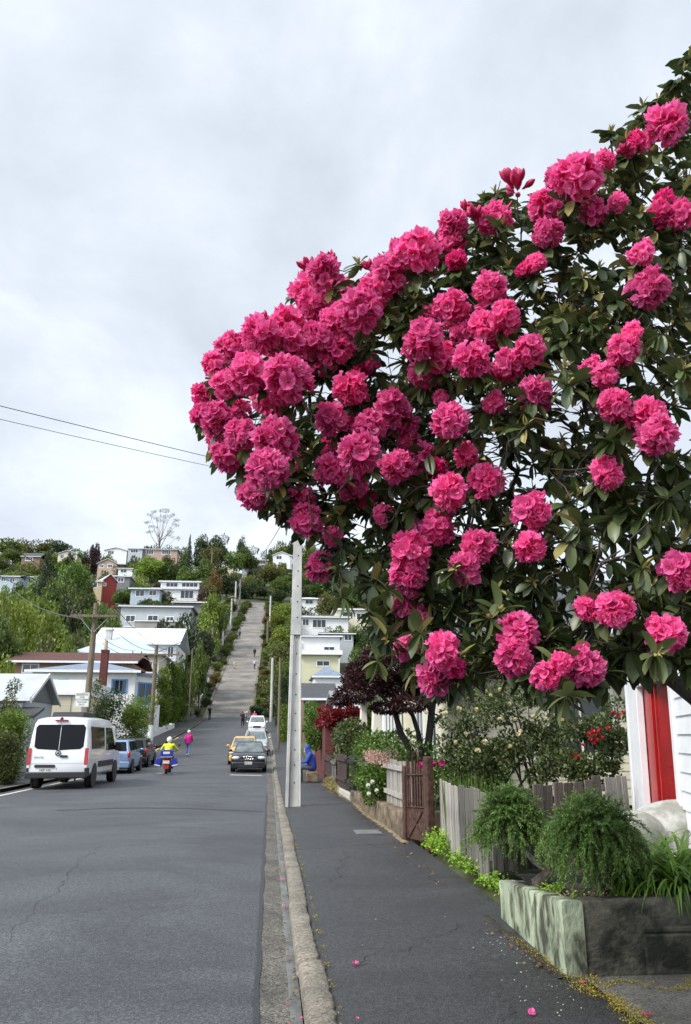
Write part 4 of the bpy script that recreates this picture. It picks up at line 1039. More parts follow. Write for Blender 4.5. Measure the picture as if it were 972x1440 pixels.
# rose bush with cream blooms
rosev = []
for sd in range(3):
    q = random.Random(sd + 5); parts = []
    for p in range(13):
        T, F = petal_template(3, 3, q); a = p * 2.4; inn = p / 13
        T = np.stack([T[:, 0] * 1.3, T[:, 1] * (.25 + .75 * (1 - inn)), T[:, 2] * (.5 + 1.0 * inn)], 1)
        V = np.stack([T[:, 0] * cos(a) - T[:, 1] * sin(a), T[:, 0] * sin(a) + T[:, 1] * cos(a), T[:, 2] - .3], 1); parts.append((V, np.array(F), np.full(len(V), q.random()), 0))
    rosev.append(join_np(parts))
def rose_mesh(i, mat): V, F, r_, _ = rosev[i % 3]; return np_mesh('rose_bloom', V, F, [mat], r_)
mcr = [rose_mesh(i, m_creamrose) for i in range(3)]; mrr = [rose_mesh(i, m_redrose) for i in range(3)]; mpk = [rose_mesh(i, m_pinkfl) for i in range(3)]
Yr = 12.2; q = random.Random(17); bl = []
for px_, py_, Y, r_ in [(660,1020,12.6,.42),(700,1000,12.4,.5),(740,1010,12.4,.5),(720,970,12.8,.42),(770,1040,12.2,.45),(650,1060,12.6,.42),(700,1060,12.2,.5),(760,1080,12.0,.45),(640,1090,12.8,.35),(690,1090,12.4,.4),(780,990,12.8,.4),(810,1010,12.6,.4),(730,1045,11.9,.4),(690,975,12.9,.35),(665,985,12.9,.3)]:
    p = at(px_, py_, Y)
    for _ in range(3): bl.append((p.x + q.gauss(0, .15), p.y + q.gauss(0, .15), p.z + q.gauss(0, .12), r_ * q.uniform(.4, .75), r_ * .5, r_ * q.uniform(.3, .55)))
rb = at(720, 1110, 12.3); rb.z = .35
stems = []
for i in range(16):
    e_ = at(640 + i * 12 + q.uniform(-10, 10), q.uniform(960, 1070), 12.3 + q.uniform(-.3, .5)); s0 = rb + Vector((q.uniform(-.7, .6), q.uniform(-.2, .2), 0)); md = s0.lerp(e_, .5) + Vector((q.uniform(-.15, .15), 0, .2)); stems.append(([s0, md, e_], [.022, .015, .006]))
rt = leafy('big rose bush with cream blooms behind the board fence', 'rose_bush', 'rose bush', tuple(rb), bl, 11500, .062, m_roseleaf, 42, .62, up=.1, trunk=stems, tmat=m_bark, jit=.9)
for i, (px_, py_) in enumerate([(661,964),(683,973),(690,978),(703,970),(626,1004),(646,997),(644,996),(716,990),(703,1011),(724,1012),(752,989),(751,1008),(766,1011),(791,1013),(732,1028),(728,1033),(682,1044),(672,1056),(641,1044),(600,1003),(655,1032),(670,998),(742,965),(735,975),(712,955),(718,1050),(777,1005)]):
    r_ = .05 if i in (16, 17, 11, 4) else .036
    o = link('rose_bloom', mcr[i % 3], rt, at(px_, py_, 11.75) - rb, (q.uniform(.6, 1.6), q.uniform(-.5, .5), q.uniform(-.6, .6)), (r_,) * 3)
bl = []
for px_, py_, Y, r_ in [(830,1040,11.6,.42),(860,1010,11.8,.42),(800,1070,11.6,.38),(850,1070,11.5,.4),(870,1040,11.8,.35),(820,1085,11.4,.35)]:
    p = at(px_, py_, Y)
    for _ in range(3): bl.append((p.x + q.gauss(0, .14), p.y + q.gauss(0, .14), p.z + q.gauss(0, .12), r_ * q.uniform(.4, .7), r_ * .5, r_ * q.uniform(.3, .55)))
rb = at(840, 1110, 11.6); rb.z = .35
stems = [([rb + Vector((q.uniform(-.3, .3), 0, 0)), at(800 + i * 12, 1040, 11.6), at(790 + i * 13, q.uniform(990, 1040), 11.6)], [.025, .016, .006]) for i in range(7)]
rt = leafy('dark bush with bright red blooms next to the white cottage', 'red_flowering_bush', 'shrub', tuple(rb), bl, 5200, .060, m_roseleaf, 43, .6, trunk=stems, tmat=m_bark, jit=.9)
for i, (px_, py_) in enumerate([(808,1063),(813,1066),(830,1040),(836,1035),(842,1030),(835,1045),(846,1038),(828,1032),(839,1041),(855,1024),(862,1003),(870,1006),(876,1002),(833,1028),(820,1048),(845,1027)]):
    o = link('red_bloom', mrr[i % 3], rt, at(px_, py_, 11.25) - rb, (q.uniform(.6, 1.6), q.uniform(-.5, .5), q.uniform(-.6, .6)), (.044 if i < 2 else .034,) * 3)
# pink flowers on tall stalks behind the fence
for i, (px_, py_) in enumerate([(592, 1077), (608, 1075), (622, 1074)]):
    p = at(px_, py_, 12.6); b_ = Vector((p.x + .03, p.y, .25))
    t = thing('pink_flower', ['double pink bloom rising right above the rusty gate', 'pink bloom on a stalk just clear of the gate post', 'pink bloom farthest from the gate, over the grass'][i], 'flower', b_, group='pink blooms behind the fence')
    MB().tube([(0, 0, 0), (.01, 0, (p.z - b_.z) * .6), p - b_], .006, 5).build('stalk', m_weed, t)
    link('bloom', mpk[i], t, p - b_, (1.2, 0, 0), (.065,) * 3)
    if i == 0: link('bloom', mpk[1], t, at(592, 1086, 12.6) - b_, (1.3, .3, 0), (.055,) * 3)
gg = np.random.default_rng(19); parts = []
for i in range(26):
    V, F, r_ = blades((2.55 + gg.uniform(0, .5), gg.uniform(10.3, 12.6), .3), 9, (.70, .98), (.008, .014), gg, .25, 1.5, 6, .25); parts.append((V, F, r_, 0))
V, F, r_, _ = join_np(parts); tag(link('tall_grass', np_mesh('tall_grass', V, F, leafmat('garden_grass', (.06, .12, .015), (.16, .26, .04), trans=.3), r_)), kind='stuff')
# clipped garden hedge, white flowering bush and small shrubs
def boxblobs(pa, pb, w, h0, h1, k, rr, s=(.35, .55)):
    o = []; pa = Vector(pa); pb = Vector(pb)
    for _ in range(k):
        p = pa.lerp(pb, rr.random()); sd = (pb - pa).normalized().cross(Vector((0, 0, 1))); r_ = rr.uniform(*s)
        p = p + sd * rr.uniform(-1, 1) * max(.02, w - r_ * .8); o.append((p.x, p.y, rr.uniform(h0 + r_ * .4, h1 - r_ * .5), r_, r_, r_ * .75))
    return o
leafy('rounded green hedge over the fences beneath the purple maple', 'garden_hedge', 'hedge', (2.9, 18, .3), boxblobs((2.75, 15.8, 0), (2.6, 21.5, 0), .55, .5, 1.75, 40, rr, (.3, .5)) + boxblobs((2.9, 15.5, 0), (4.6, 15.6, 0), .5, .5, 1.5, 14, rr, (.35, .5)), 16000, .075, m_hedge, 44, .6, up=.35)
leafy('low bush with white flowers spilling over the low wall', 'white_flower_bush', 'shrub', (2.3, 17, .4), boxblobs((2.22, 16.2, 0), (2.18, 18.4, 0), .18, .35, 1.15, 16, rr, (.18, .28)), 5200, .06, m_hedge, 45, .65, up=.2)
o = bpy.data.objects['white_flower_bush']
mwf = rose_mesh(1, pm('white_petal', (.75, .75, .68), .6, .05))
for px_, py_ in [(536,1133),(518,1105),(524,1100),(519,1117),(530,1112)]: link('white_bloom', mwf, o, at(px_, py_, 16.1) - Vector(o.location), (1.3, 0, 0), (.05,) * 3)
gg = np.random.default_rng(20)
P, d = crown_pts(boxblobs((2.35, 15.3, 0), (2.3, 18.2, 0), .2, 1.15, 1.42, 14, rr, (.12, .18)), 1500, gg)
tag(leafpart2('dried_flower_heads', P, nrm(d), .03, .03, m_pale, gn=gg), kind='stuff')
leafy('dark round shrub between the brick wall and the hedge', 'garden_shrub', 'shrub', (2.6, 26, .3), boxblobs((2.6, 24.5, 0), (2.7, 27.5, 0), .5, .5, 2.15, 22, rr, (.4, .6)), 8000, .09, m_roseleaf, 46, .65)
leafy('green shrub rising behind the dark round shrub near the porch', 'garden_shrub', 'shrub', (3.7, 26, .3), boxblobs((3.4, 25.5, 0), (4.0, 28, 0), .6, .6, 2.6, 20, rr, (.4, .6)), 7000, .10, m_hedge, 47, .65)
leafy('yellowish dry grass clump below the grey brown fence', 'dry_grass_clump', 'grass clump', (1.98, 26, .1), boxblobs((1.98, 23.8, 0), (1.98, 27.5, 0), .08, .1, .38, 12, rr, (.12, .2)), 2600, .09, leafmat('dry_grass', (.20, .15, .05), (.42, .35, .14), trans=.2, rough=.7), 48, .12, up=.8)
# red creeper over a brick wall
bw = thing('brick_wall', 'tall dark red brick wall topped with crimson creeper', 'wall', (2.2, 31, 0))
m_brick = pm('dark_red_brick', (.055, .014, .012), .85, .3, 3, .6, 12, col2=(.15, .035, .028), stretch=(3, 3, 12), lo=.4, hi=.6)
MB().box(0, 1.5, 0, .25, 0, 2.25).box(0, .22, .252, 8.0, 0, 2.25).box(-.05, .27, -.05, .0, 0, 2.35).build('body', m_brick, bw, None, .01)
gg = np.random.default_rng(23); P, d = crown_pts(boxblobs((2.25, 30.9, 0), (3.6, 31, 0), .35, 2.1, 3.0, 14, rr, (.25, .4)) + boxblobs((2.3, 31, 0), (2.3, 35, 0), .3, 2.1, 2.9, 8, rr, (.25, .4)), 5200, gg)
leafpart2('creeper', P, nrm(d + gg.normal(size=d.shape) * .6), .10, .075, m_redleaf, bw, gn=gg, o=(2.2, 31, 0))
leafy('yellow green climber above the crimson creeper on the brick wall', 'climbing_plant', 'climber', (2.1, 35, .2), boxblobs((1.95, 33.5, 0), (2.05, 40, 0), .25, 1.2, 3.5, 18, rr, (.3, .45)), 4500, .11, m_hedge, 49, .7)
# ---- cream cottage behind the garden
def winpart(par, x0, x1, z0, z1, y=0.0, fm=None, gm=None, fw=.07, axis='y', sgn=-1, bars=1, depth=.05, trans=0):
    """window frame with a pane child; the wall face is at y, outside towards sgn"""
    m = MB(); a, b_ = sorted((y + sgn * .002, y + sgn * depth))
    M = Matrix.Identity(4) if axis == 'y' else Matrix(((0, 1, 0, 0), (1, 0, 0, 0), (0, 0, 1, 0), (0, 0, 0, 1)))
    m.box(x0 - fw, x1 + fw, a, b_, z0 - fw * 1.2, z0, 0, M); m.box(x0 - fw, x1 + fw, a, b_, z1, z1 + fw, 0, M); m.box(x0 - fw, x0, a, b_, z0, z1, 0, M); m.box(x1, x1 + fw, a, b_, z0, z1, 0, M)
    for i in range(bars):
        xc = x0 + (x1 - x0) * (i + 1) / (bars + 1); m.box(xc - fw * .3, xc + fw * .3, a + (.004 if sgn > 0 else .01), b_ - (.01 if sgn > 0 else .004), z0, z1, 0, M)
    f = m.build('window', fm or m_whitet, par)
    g_ = MB(); a2, b2 = sorted((y + sgn * .003, y + sgn * depth * .4)); g_.box(x0, x1, a2, b2, z0, z1, 0, M)
    g_.build('pane', gm or m_glass, f)
    return f
ch = thing('cream_cottage', 'cream weatherboard cottage with pillared porch behind the rose bush', 'house', (3.75, 16.6, .3))
m = lapwall(0, 7.6, 0, 3.0, .17, .018, 0); m.v = [Vector((p.x, -p.y, p.z)) for p in m.v]
m.box(.0, 7.6, .06, 9, 0, 3.0); m.build('wall', m_cream, ch)
winpart(ch, 2.2, 3.6, 1.0, 2.3, -.02, m_creamt, bars=1); winpart(ch, 5.0, 6.2, 1.0, 2.3, -.02, m_creamt, bars=1)
for y0 in (1.0, 2.5): winpart(ch, y0, y0 + .9, .9, 2.5, 0.0, m_whitet, axis='x', bars=1)
m = MB(); m.prism([(-.5, 3.0), (8.1, 3.0), (6.2, 4.7), (1.4, 4.7)], -.5, 9.4, 'y'); m.build('roof', m_greyroof, ch)
m = MB(); m.box(-.56, 8.14, -.62, -.5, 2.88, 3.0); m.build('eaves_gutter', m_creamt, ch)
m = MB(); m.prism([(-.95, 2.55), (-.01, 2.95), (-.01, 2.80), (-.95, 2.42)], 5.6, 9.6, 'y'); m.build('porch_roof', m_greyroof, ch)
for y0, w in ((6.0, .34), (9.1, .30)):
    m = MB(); m.prism([(-.85 , 1.0), (-.85 + w, 1.0), (-.85 + w * .8, 2.42), (-.85 + w * .2, 2.42)], y0, y0 + w, 'y'); m.box(-.9, -.85 + w + .06, y0 - .06, y0 + w + .06, .0, .998); m.build('porch_pillar', m_creamt, ch, None, .02)
m = MB(); m.box(-.80, -.68, 6.4, 9.05, 0, .85); m.build('porch_wall', m_cream, ch)
m = MB()
for i in range(6): m.box(-.55 + i * .09, -.50 + i * .09, 5.6, 5.66, .6, 2.5)
m.box(-.6, -.02, 5.665, 5.70, .4, 2.6); m.build('porch_screen', m_whitet, ch)
m = MB(); m.box(-.06, -.02, 6.7, 7.6, 0, 2.1); m.build('door', pm('blue_door', (.06, .16, .32), .4, .1), ch)
# ---- poles
m_conc = pm('pole_concrete', (.36, .355, .33), .85, .15, 3, .25, 40, col2=(.58, .57, .54), stretch=(1, 1, .5))
m_wood = pm('pole_timber', (.085, .065, .042), .9, .3, 5, .5, 20, col2=(.24, .19, .13), stretch=(6, 6, .4))
m_wire = pm('wire', (.06, .06, .065), .6, .1)
m_insul = pm('insulator', (.10, .07, .06), .3, .2)
m_galv = pm('galvanised_steel', (.30, .31, .32), .5, .15, 8)
cp = thing('concrete_power_pole', 'tall tapering concrete power pole at the kerb with bolt holes', 'pole', (.60, 19.5, .08))
def sect(z): t = z / 9.6; return .185 - .115 * t, .13 - .06 * t
m = MB()
zs = [(0, 1), (4.05, 1), (4.06, 0), (9.6, 0)]
for (za, ga), (zb, _) in zip(zs[::2], zs[1::2]):
    (wa, da), (wb, db) = sect(za), sect(zb)
    if ga:
        ring = lambda z, w, d: [(-w, -d, z), (-w + .075, -d, z), (-w + .10, -d + .07, z), (w - .05, -d + .07, z), (w - .03, -d, z), (w, -d, z), (w, d, z), (-w, d, z)]
    else: ring = lambda z, w, d: [(-w, -d, z), (w, -d, z), (w, d, z), (-w, d, z)]
    a, b_ = ring(za, wa, da), ring(zb, wb, db); n = len(a)
    m.add(a + b_, [(i, (i + 1) % n, n + (i + 1) % n, n + i) for i in range(n)] + [tuple(range(n))[::-1], tuple(range(n, 2 * n))])
m.build('shaft', m_conc, cp, None, .008, 1)
for z in [.55, .95, 1.3, 1.75, 2.15, 2.6, 3.1, 3.6, 4.0, 4.5, 4.9, 5.3, 5.7, 6.1, 6.6]:
    w, d = sect(z); y = -d + (.068 if z < 4.05 else -.002)
    MB().lathe([(.018, 0), (.018, .006)], 10, (.02, y - .004, z), 'y').build('bolt_hole', pm('hole_dark', (.02, .02, .02), .9) if 'hole_dark' not in MAT else MAT['hole_dark'], cp)
MB().box(-1.1, 1.1, -.17, -.075, 8.35, 8.47).build('crossarm', m_wood, cp)
for x in (-1, -.5, .5, 1): MB().lathe([(.035, 0), (.05, .04), (.03, .08), (.045, .11), (.01, .15)], 8, (x, -.12, 8.47)).build('insulator', m_insul, cp)
def wire(label, a, b_, sag, r=.009, n=16, extra=None, grp='overhead wires'):
    a, b_ = Vector(a), Vector(b_); pts = []
    for i in range(n + 1):
        t = i / n; p = a.lerp(b_, t); p.z -= 4 * sag * t * (1 - t); pts.append(p - a)
    o = MB().tube(pts, r, 5).build('overhead_wire', m_wire); o.location = a; tag(o, label, 'wire', grp); return o
wire('upper thin wire crossing the open sky to the flowering tree', (.1, 19.4, 8.4), tuple(at(0, 578, 14) + (at(0, 578, 14) - Vector((.1, 19.4, 8.1))) * 1.2), .06, .008)
wire('lower thin wire crossing the open sky to the flowering tree', (.1, 19.4, 8.2), tuple(at(0, 596, 14) + (at(0, 596, 14) - Vector((.1, 19.4, 7.85))) * 1.2), .10, .006)
wire('faint wire from the flowering tree down to the hilltop', (.6, 19.5, 7.9), tuple(at(352, 763, 240)), 3.5, .016)
def pole(name, label, px, pyb, pyt, Y, r, mat, arm=None, group='utility poles up the street', white=0):
    b_ = at(px, pyb, Y); b_.z = max(ground(b_.x, b_.y) - .3, b_.z - .6) if abs(ground(b_.x, b_.y) - b_.z) > 1.5 else ground(b_.x, b_.y) - .2
    h = at(px, pyt, Y).z - b_.z
    t = thing(name, label, 'pole', b_, group=group)
    MB().tube([(0, 0, 0), (0, 0, h * .5), (0, 0, h)], [r, r * .88, r * .74], 10).build('shaft', mat, t, 1.2)
    if white: MB().tube([(0, 0, .1), (0, 0, white)], r + .02, 10).build('painted_foot', m_whitet, t, 1.2)
    if arm:
        L_, dz = arm
        MB().box(-L_, L_, -r - .1, -r - .005, h - dz, h - dz + .11).build('crossarm', m_wood, t)
        for k in (-1, -.62, .62, 1): MB().lathe([(.03, 0), (.05, .05), (.03, .1), (.045, .14), (.01, .18)], 6, (k * L_ * .95, -r - .05, h - dz + .11)).build('insulator', m_insul, t)
        for sg in (-1, 1): MB().tube([(sg * .05, -r - .02, h - dz - .6), (sg * L_ * .62, -r - .03, h - dz)], .015, 5).build('brace', m_galv, t)
    return t
w1 = pole('wooden_power_pole', 'thick timber power pole behind the white van', 118, 1040, 848, 33, .14, m_wood, (.95, .62))
w2 = pole('wooden_power_pole', 'timber power pole with a white painted foot above the dark parked car', 211, 1045, 907, 57, .17, m_wood, (1.7, .75), white=2.2)
pole('street_pole', 'pale slender pole at the kerb by the clipped hedge', 265, 1017, 912, 97, .10, m_wood)
pole('street_pole', 'dark slender pole on the footpath past the black sedan', 391, 1066, 925, 60, .12, m_wood)
pole('street_pole', 'pale pole on the footpath beside the white parked car', 381, 1018, 925, 100, .20, m_conc)
for px_, pb, pt, Y, mt, lab in [(296,960,882,140,m_wood,'timber pole at the foot of the railing path'),(305,905,878,165,m_conc,'short pale pole below the tall one on the steep street'),(313,908,864,160,m_conc,'white pole with crossarm halfway up the steep street'),(325,875,842,195,m_conc,'pale pole beside the pink awning'),(331,848,818,225,m_conc,'left one of the twin white poles at the top of the street'),(337,842,815,240,m_galv,'right one of the twin poles at the top of the street'),(379,905,838,190,m_conc,'pale pole on the shrubby side near the top'),(376,905,872,165,m_wood,'brown pole among shrubs below the crest'),(384,960,922,130,m_wood,'brown pole beside the low shrubs at the bottom of the steep street'),(374,795,772,330,m_wood,'thin pole beside the white hilltop house'),(298,790,774,330,m_wood,'thin pole on the ridge near the gum tree')]:
    pole('street_pole', lab, px_, pb, pt, Y, .16 + Y * .0006, mt, (1.0, .5) if px_ in (313, 337) else None)
# wires between the timber poles
def top(t, k, dz): return Vector(t.location) + Vector((k, -.2, dz))
h1 = at(118, 866, 33).z; h2 = at(211, 921, 57).z
for k, lab in ((-.9, 'street wire on the outer pin of the timber poles'), (.0, 'street wire between the middle pins of the timber poles'), (.9, 'street wire on the kerb side of the timber poles')):
    wire(lab, (w1.location.x + k, 32.8, h1 + .25), (w2.location.x + k * 1.6, 56.8, h2 + .3), .5, .014, grp='wires along the far kerb')
    wire(lab.replace('between', 'running back from').replace(' on the', ' running back from the'), (w1.location.x + k, 32.8, h1 + .25), (w1.location.x - 1.5 + k, 6, 7.6), .5, .012, grp='wires along the far kerb')
for i, (pa, Ya, pb, Yb, lab) in enumerate([((211, 925), 57, (145, 905), 75, 'service wire to the pale blue hipped roof'), ((211, 922), 57, (313, 868), 160, 'long wire up to the white pole on the steep street'), ((118, 870), 33, (20, 830), 60, 'service wire over the lime coloured trees'), ((313, 870), 160, (337, 818), 240, 'wire up to the twin poles')]):
    wire(lab, at(*pa, Ya), at(*pb, Yb), .4, .018 + .0001 * Yb, grp='wires along the far kerb')
# ================================================================== vehicles
def paint(name, col, rough=.25, metal=0., coat=.35): return pm(name, col, rough, .03, 1.5, metal=metal, coat=coat)
m_tyre = pm('tyre_rubber', (.012, .012, .013), .8, .2, 20)
m_rim = pm('alloy_rim', (.42, .43, .45), .35, .1, 8, metal=.7)
m_blk = pm('black_plastic', (.016, .016, .018), .55, .2, 20)
m_cglass = pm('car_glass', (.006, .007, .009), .05, .2, .5, spec=.14)
m_lglass = pm('pale_car_glass', (.05, .06, .065), .08, .5, 2.5, spec=.9, col2=(.16, .19, .18))
m_lamp = pm('headlamp', (.62, .65, .68), .15, .15, 12, coat=.5)
m_tail = pm('tail_lamp', (.42, .012, .016), .2, .25, 10, coat=.5)
m_chrome = pm('chrome', (.55, .56, .58), .15, .05, 5, metal=1)
m_plate = pm('plate_white', (.66, .66, .62), .5, .04, 5)
m_ink = pm('plate_ink', (.015, .015, .02), .6, .1, 5)
def text(name, body, size, mat, parent, loc, rot, align='CENTER', ext=.001):
    c = bpy.data.curves.new(name, 'FONT'); c.body = body; c.size = size; c.align_x = align; c.align_y = 'CENTER'; c.extrude = ext; c.materials.append(mat)
    tmp = bpy.data.objects.new(name, c); COL.objects.link(tmp); dg = bpy.context.evaluated_depsgraph_get()
    me = bpy.data.meshes.new_from_object(tmp.evaluated_get(dg)); bpy.data.objects.remove(tmp); bpy.data.curves.remove(c)
    return link(name, me, parent, loc, rot)
def wheel(par, x, y, r, w, side):
    """side +1: outer face towards +x"""
    p = [(r * .62, -w / 2), (r * .93, -w / 2), (r, -w * .3), (r, w * .3), (r * .93, w / 2), (r * .62, w / 2)]
    t = MB().lathe(p, 22, (0, 0, 0), 'x').build('wheel', m_tyre, par, .8, loc=(x, y, r))
    m = MB(); m.lathe([(r * .64, side * w * .30), (r * .60, side * w * .50), (r * .55, side * w * .36)], 20, (0, 0, 0), 'x')
    for k in range(5):
        a = k * 2 * PI / 5; M = Matrix.Rotation(a, 4, 'X'); xa, xb = sorted((side * w * .37, side * w * .47)); m.box(xa, xb, -.028, .028, 0, r * .58, 0, M)
    m.build('rim', m_rim, t, .8)
    return t
def quadpanel(c00, c10, c11, c01, u0, u1, v0, v1, off, th=.008, n=4):
    """panel lying on a bilinear face between parameters, set off outwards"""
    c00, c10, c11, c01 = map(Vector, (c00, c10, c11, c01))
    B = lambda u, v: c00 * (1 - u) * (1 - v) + c10 * u * (1 - v) + c11 * u * v + c01 * (1 - u) * v
    nv = (c10 - c00).cross(c01 - c00).normalized() * off; m = MB(); vs = []; fs = []
    for j in range(n + 1):
        for i in range(n + 1): vs.append(B(u0 + (u1 - u0) * i / n, v0 + (v1 - v0) * j / n) + nv)
    for j in range(n):
        for i in range(n): q = j * (n + 1) + i; fs.append((q, q + 1, q + n + 2, q + n + 1))
    m.add(vs, fs); return m
def car(name, label, x, y, rz, body, gh, pm_, cat='car', glass=None, group=None, lamps=True, plate='', wheel_r=.31, rings=False, W_=.87, roofmat=None, lampz=.68, z=None):
    """body: stations (y, zb, zt, w) rear to front; gh: rear bottom y, rear top y, front top y, front bottom y, belt z, top z, wb, wt"""
    glass = glass or m_cglass
    t = thing(name, label, cat, (x, y, prof(y) + .012 if z is None else z), rz, group)
    sl = (prof(y + 1.5) - prof(y - 1.5)) / 3; t.rotation_euler = (math.atan(sl) * cos(rz), 0, rz)
    m = MB(); K = 0; vs = []; fs = []
    for (yy, zb, zt, w) in body:
        half = [(w * .86, zb), (w * .97, zb + .09), (w, zb + (zt - zb) * .45), (w * .985, zt - (zt - zb) * .22), (w * .93, zt - .04), (w * .78, zt), (w * .35, zt + .018)]
        ring = [(-a, yy, b_) for a, b_ in half] + [(a, yy, b_) for a, b_ in half[::-1]]; vs += ring; K = len(ring)
    for i in range(len(body) - 1):
        for k in range(K): fs.append((i * K + k, (i + 1) * K + k, (i + 1) * K + (k + 1) % K, i * K + (k + 1) % K))
    fs.append(tuple(range(K))); fs.append(tuple((len(body) - 1) * K + k for k in range(K))[::-1])
    m.add(vs, fs); o = m.build('body', pm_, t, .7, .02, 2)
    yr, ytr, ytf, yf, zb, zt, wb, wt = gh; zm = zb - .05
    ring0 = [(-wb, yr, zm), (wb, yr, zm), (wb, yf, zm), (-wb, yf, zm)]; ring1 = [(-wt, ytr, zt), (wt, ytr, zt), (wt, ytf, zt), (-wt, ytf, zt)]
    m = MB(); m.add(ring0 + ring1, [(0, 1, 2, 3), (7, 6, 5, 4)] + [(i, i + 4, (i + 1) % 4 + 4, (i + 1) % 4) for i in range(4)])
    m.build('cabin', roofmat or pm_, t, .9, .055, 3)
    a = ring0; b_ = ring1
    quadpanel(a[2], a[3], b_[3], b_[2], .05, .95, .10, .90, .008).build('windscreen', glass, t, 1.)
    quadpanel(a[0], a[1], b_[1], b_[0], .08, .92, .16, .86, .008).build('rear_window', m_cglass, t, 1.)
    for sd in (0, 1):
        q = (a[1], a[2], b_[2], b_[1]) if sd == 0 else (a[3], a[0], b_[0], b_[3])
        f = (lambda u: u) if sd == 0 else (lambda u: 1 - u)
        for (u0, u1) in ((.10, .30), (.33, .61), (.64, .93)):
            u0, u1 = sorted((f(u0), f(u1))); quadpanel(*q, u0, u1, .18, .88, .008).build('side_window', m_cglass, t, 1.)
    y0, y1 = body[0][0], body[-1][0]; L_ = y1 - y0
    for sd in (-1, 1):
        for yy in (y0 + L_ * .19, y1 - L_ * .20):
            wheel(t, sd * (W_ - .105), yy, wheel_r, .20, sd)
            xa, xb = sorted((sd * (W_ - .02), sd * (W_ + .004))); MB().lathe([(wheel_r * 1.12, xa), (wheel_r * 1.12, xb)], 20, (0, yy, wheel_r + .015), 'x').build('wheel_arch', m_blk, t, .8)
        # mirrors, lamps, handles
        m = MB(); m.ell((sd * (wb + .15), yf - .42, zb + .07), .10, .055, .07, 10, 7); m.box(min(sd * (wb - .02), sd * (wb + .1)), max(sd * (wb - .02), sd * (wb + .1)), yf - .43, yf - .39, zb + .0, zb + .05); m.build('mirror', pm_, t, 1.)
        m = MB(); m.ell((sd * (W_ * .70), y1 - .04, lampz), .20, .07, .085, 12, 8); m.build('headlight', m_lamp, t, 1.2)
        m = MB(); m.ell((sd * (W_ * .86), y0 + .06, .86), .085, .09, .17, 10, 8); m.build('tail_light', m_tail, t, 1.2)
        for yy in (.15, -.75): m = MB(); m.box(min(sd * W_ * .985, sd * (W_ + .015)), max(sd * W_ * .985, sd * (W_ + .015)), yy - .1, yy + .1, zb - .16, zb - .13); m.build('door_handle', pm_, t)
    m = MB(); m.box(-.36, .36, y1 - .05, y1 + .012, lampz - .08, lampz + .07); g_ = m.build('grille', m_blk, t, None, .02)
    m = MB(); m.tube([(-.37, y1 + .012, lampz - .085), (.37, y1 + .012, lampz - .085), (.38, y1 + .012, lampz + .075), (-.38, y1 + .012, lampz + .075), (-.37, y1 + .012, lampz - .085)], .012, 5); m.build('grille_trim', m_chrome, g_)
    if rings:
        m = MB()
        for k in range(4): m.tube([(-.165 + k * .11 + .068 * cos(q), y1 + .03, lampz + .01 + .068 * sin(q)) for q in [j * PI / 8 for j in range(17)]], .009, 5, cap=False)
        m.build('ring_emblem', m_chrome, g_)
    m = MB(); m.box(-W_ * .93, W_ * .93, y1 - .10, y1 + .035, .20, .50); m.build('front_bumper', pm_, t, None, .05)
    m = MB(); m.box(-W_ * .55, W_ * .55, y1 - .0, y1 + .042, .22, .36); m.build('air_intake', m_blk, t, None, .015)
    m = MB(); m.box(-W_ * .93, W_ * .93, y0 - .035, y0 + .12, .26, .56); m.build('rear_bumper', pm_, t, None, .05)
    for yy, s_ in ((y1 + .044, 1), (y0 - .044, -1)):
        zz = .45 if s_ > 0 else .70
        p = MB().box(-.18, .18, -.006, .006, -.0625, .0625).build('number_plate', m_plate, t, loc=(0, yy if s_ > 0 else y0 - .008, zz))
        if plate: text('lettering', plate, .10, m_ink, p, (0, .008 * s_, 0), (PI / 2, 0, PI if s_ > 0 else 0))
    return t
p_black = paint('black_car_paint', (.010, .011, .014)); p_blue = paint('pale_blue_car_paint', (.22, .32, .48), .3, .35); p_dark = paint('dark_car_paint', (.016, .014, .018))
p_yel = paint('yellow_car_paint', (.62, .36, .07)); p_silv = paint('silver_car_paint', (.46, .50, .52), .3, .4); p_whi = paint('white_car_paint', (.74, .74, .74))
sedan = [(-2.2, .34, .84, .76), (-2.12, .26, .94, .85), (-1.3, .20, .97, .875), (0, .18, .95, .88), (1.0, .19, .93, .88), (1.75, .20, .86, .86), (2.12, .24, .78, .80), (2.22, .32, .70, .68)]
hatch = [(-1.92, .36, .92, .74), (-1.85, .26, .98, .82), (-1.1, .20, .98, .845), (0, .19, .96, .85), (.9, .20, .95, .85), (1.5, .21, .88, .83), (1.82, .26, .78, .76), (1.92, .34, .68, .62)]
suv = [(-2.05, .42, 1.0, .78), (-1.98, .32, 1.06, .86), (-1.1, .26, 1.06, .885), (0, .25, 1.04, .89), (1.0, .26, 1.03, .89), (1.6, .27, .98, .87), (1.98, .32, .88, .80), (2.08, .42, .76, .68)]
G1 = 'cars parked on the flowering side of the street'; G2 = 'cars parked on the far side of the street'
car('parked_car', 'black sedan with four ring emblem parked facing down the street', -.98, 41.6, PI, sedan, (-1.75, -.95, .45, 1.25, .93, 1.42, .80, .58), p_black, glass=m_lglass, rings=True, plate='AZE 412', group=G1)
car('parked_car', 'yellow hatchback half hidden behind the black sedan', -1.48, 48.6, PI, hatch, (-1.85, -1.5, .25, 1.15, .96, 1.50, .78, .60), p_yel, glass=m_lglass, plate='', group=G1)
car('parked_car', 'silver car parked behind the yellow hatchback', -.95, 56.5, PI, suv, (-1.95, -1.55, .35, 1.25, 1.04, 1.56, .82, .63), p_silv, glass=m_lglass, group=G1)
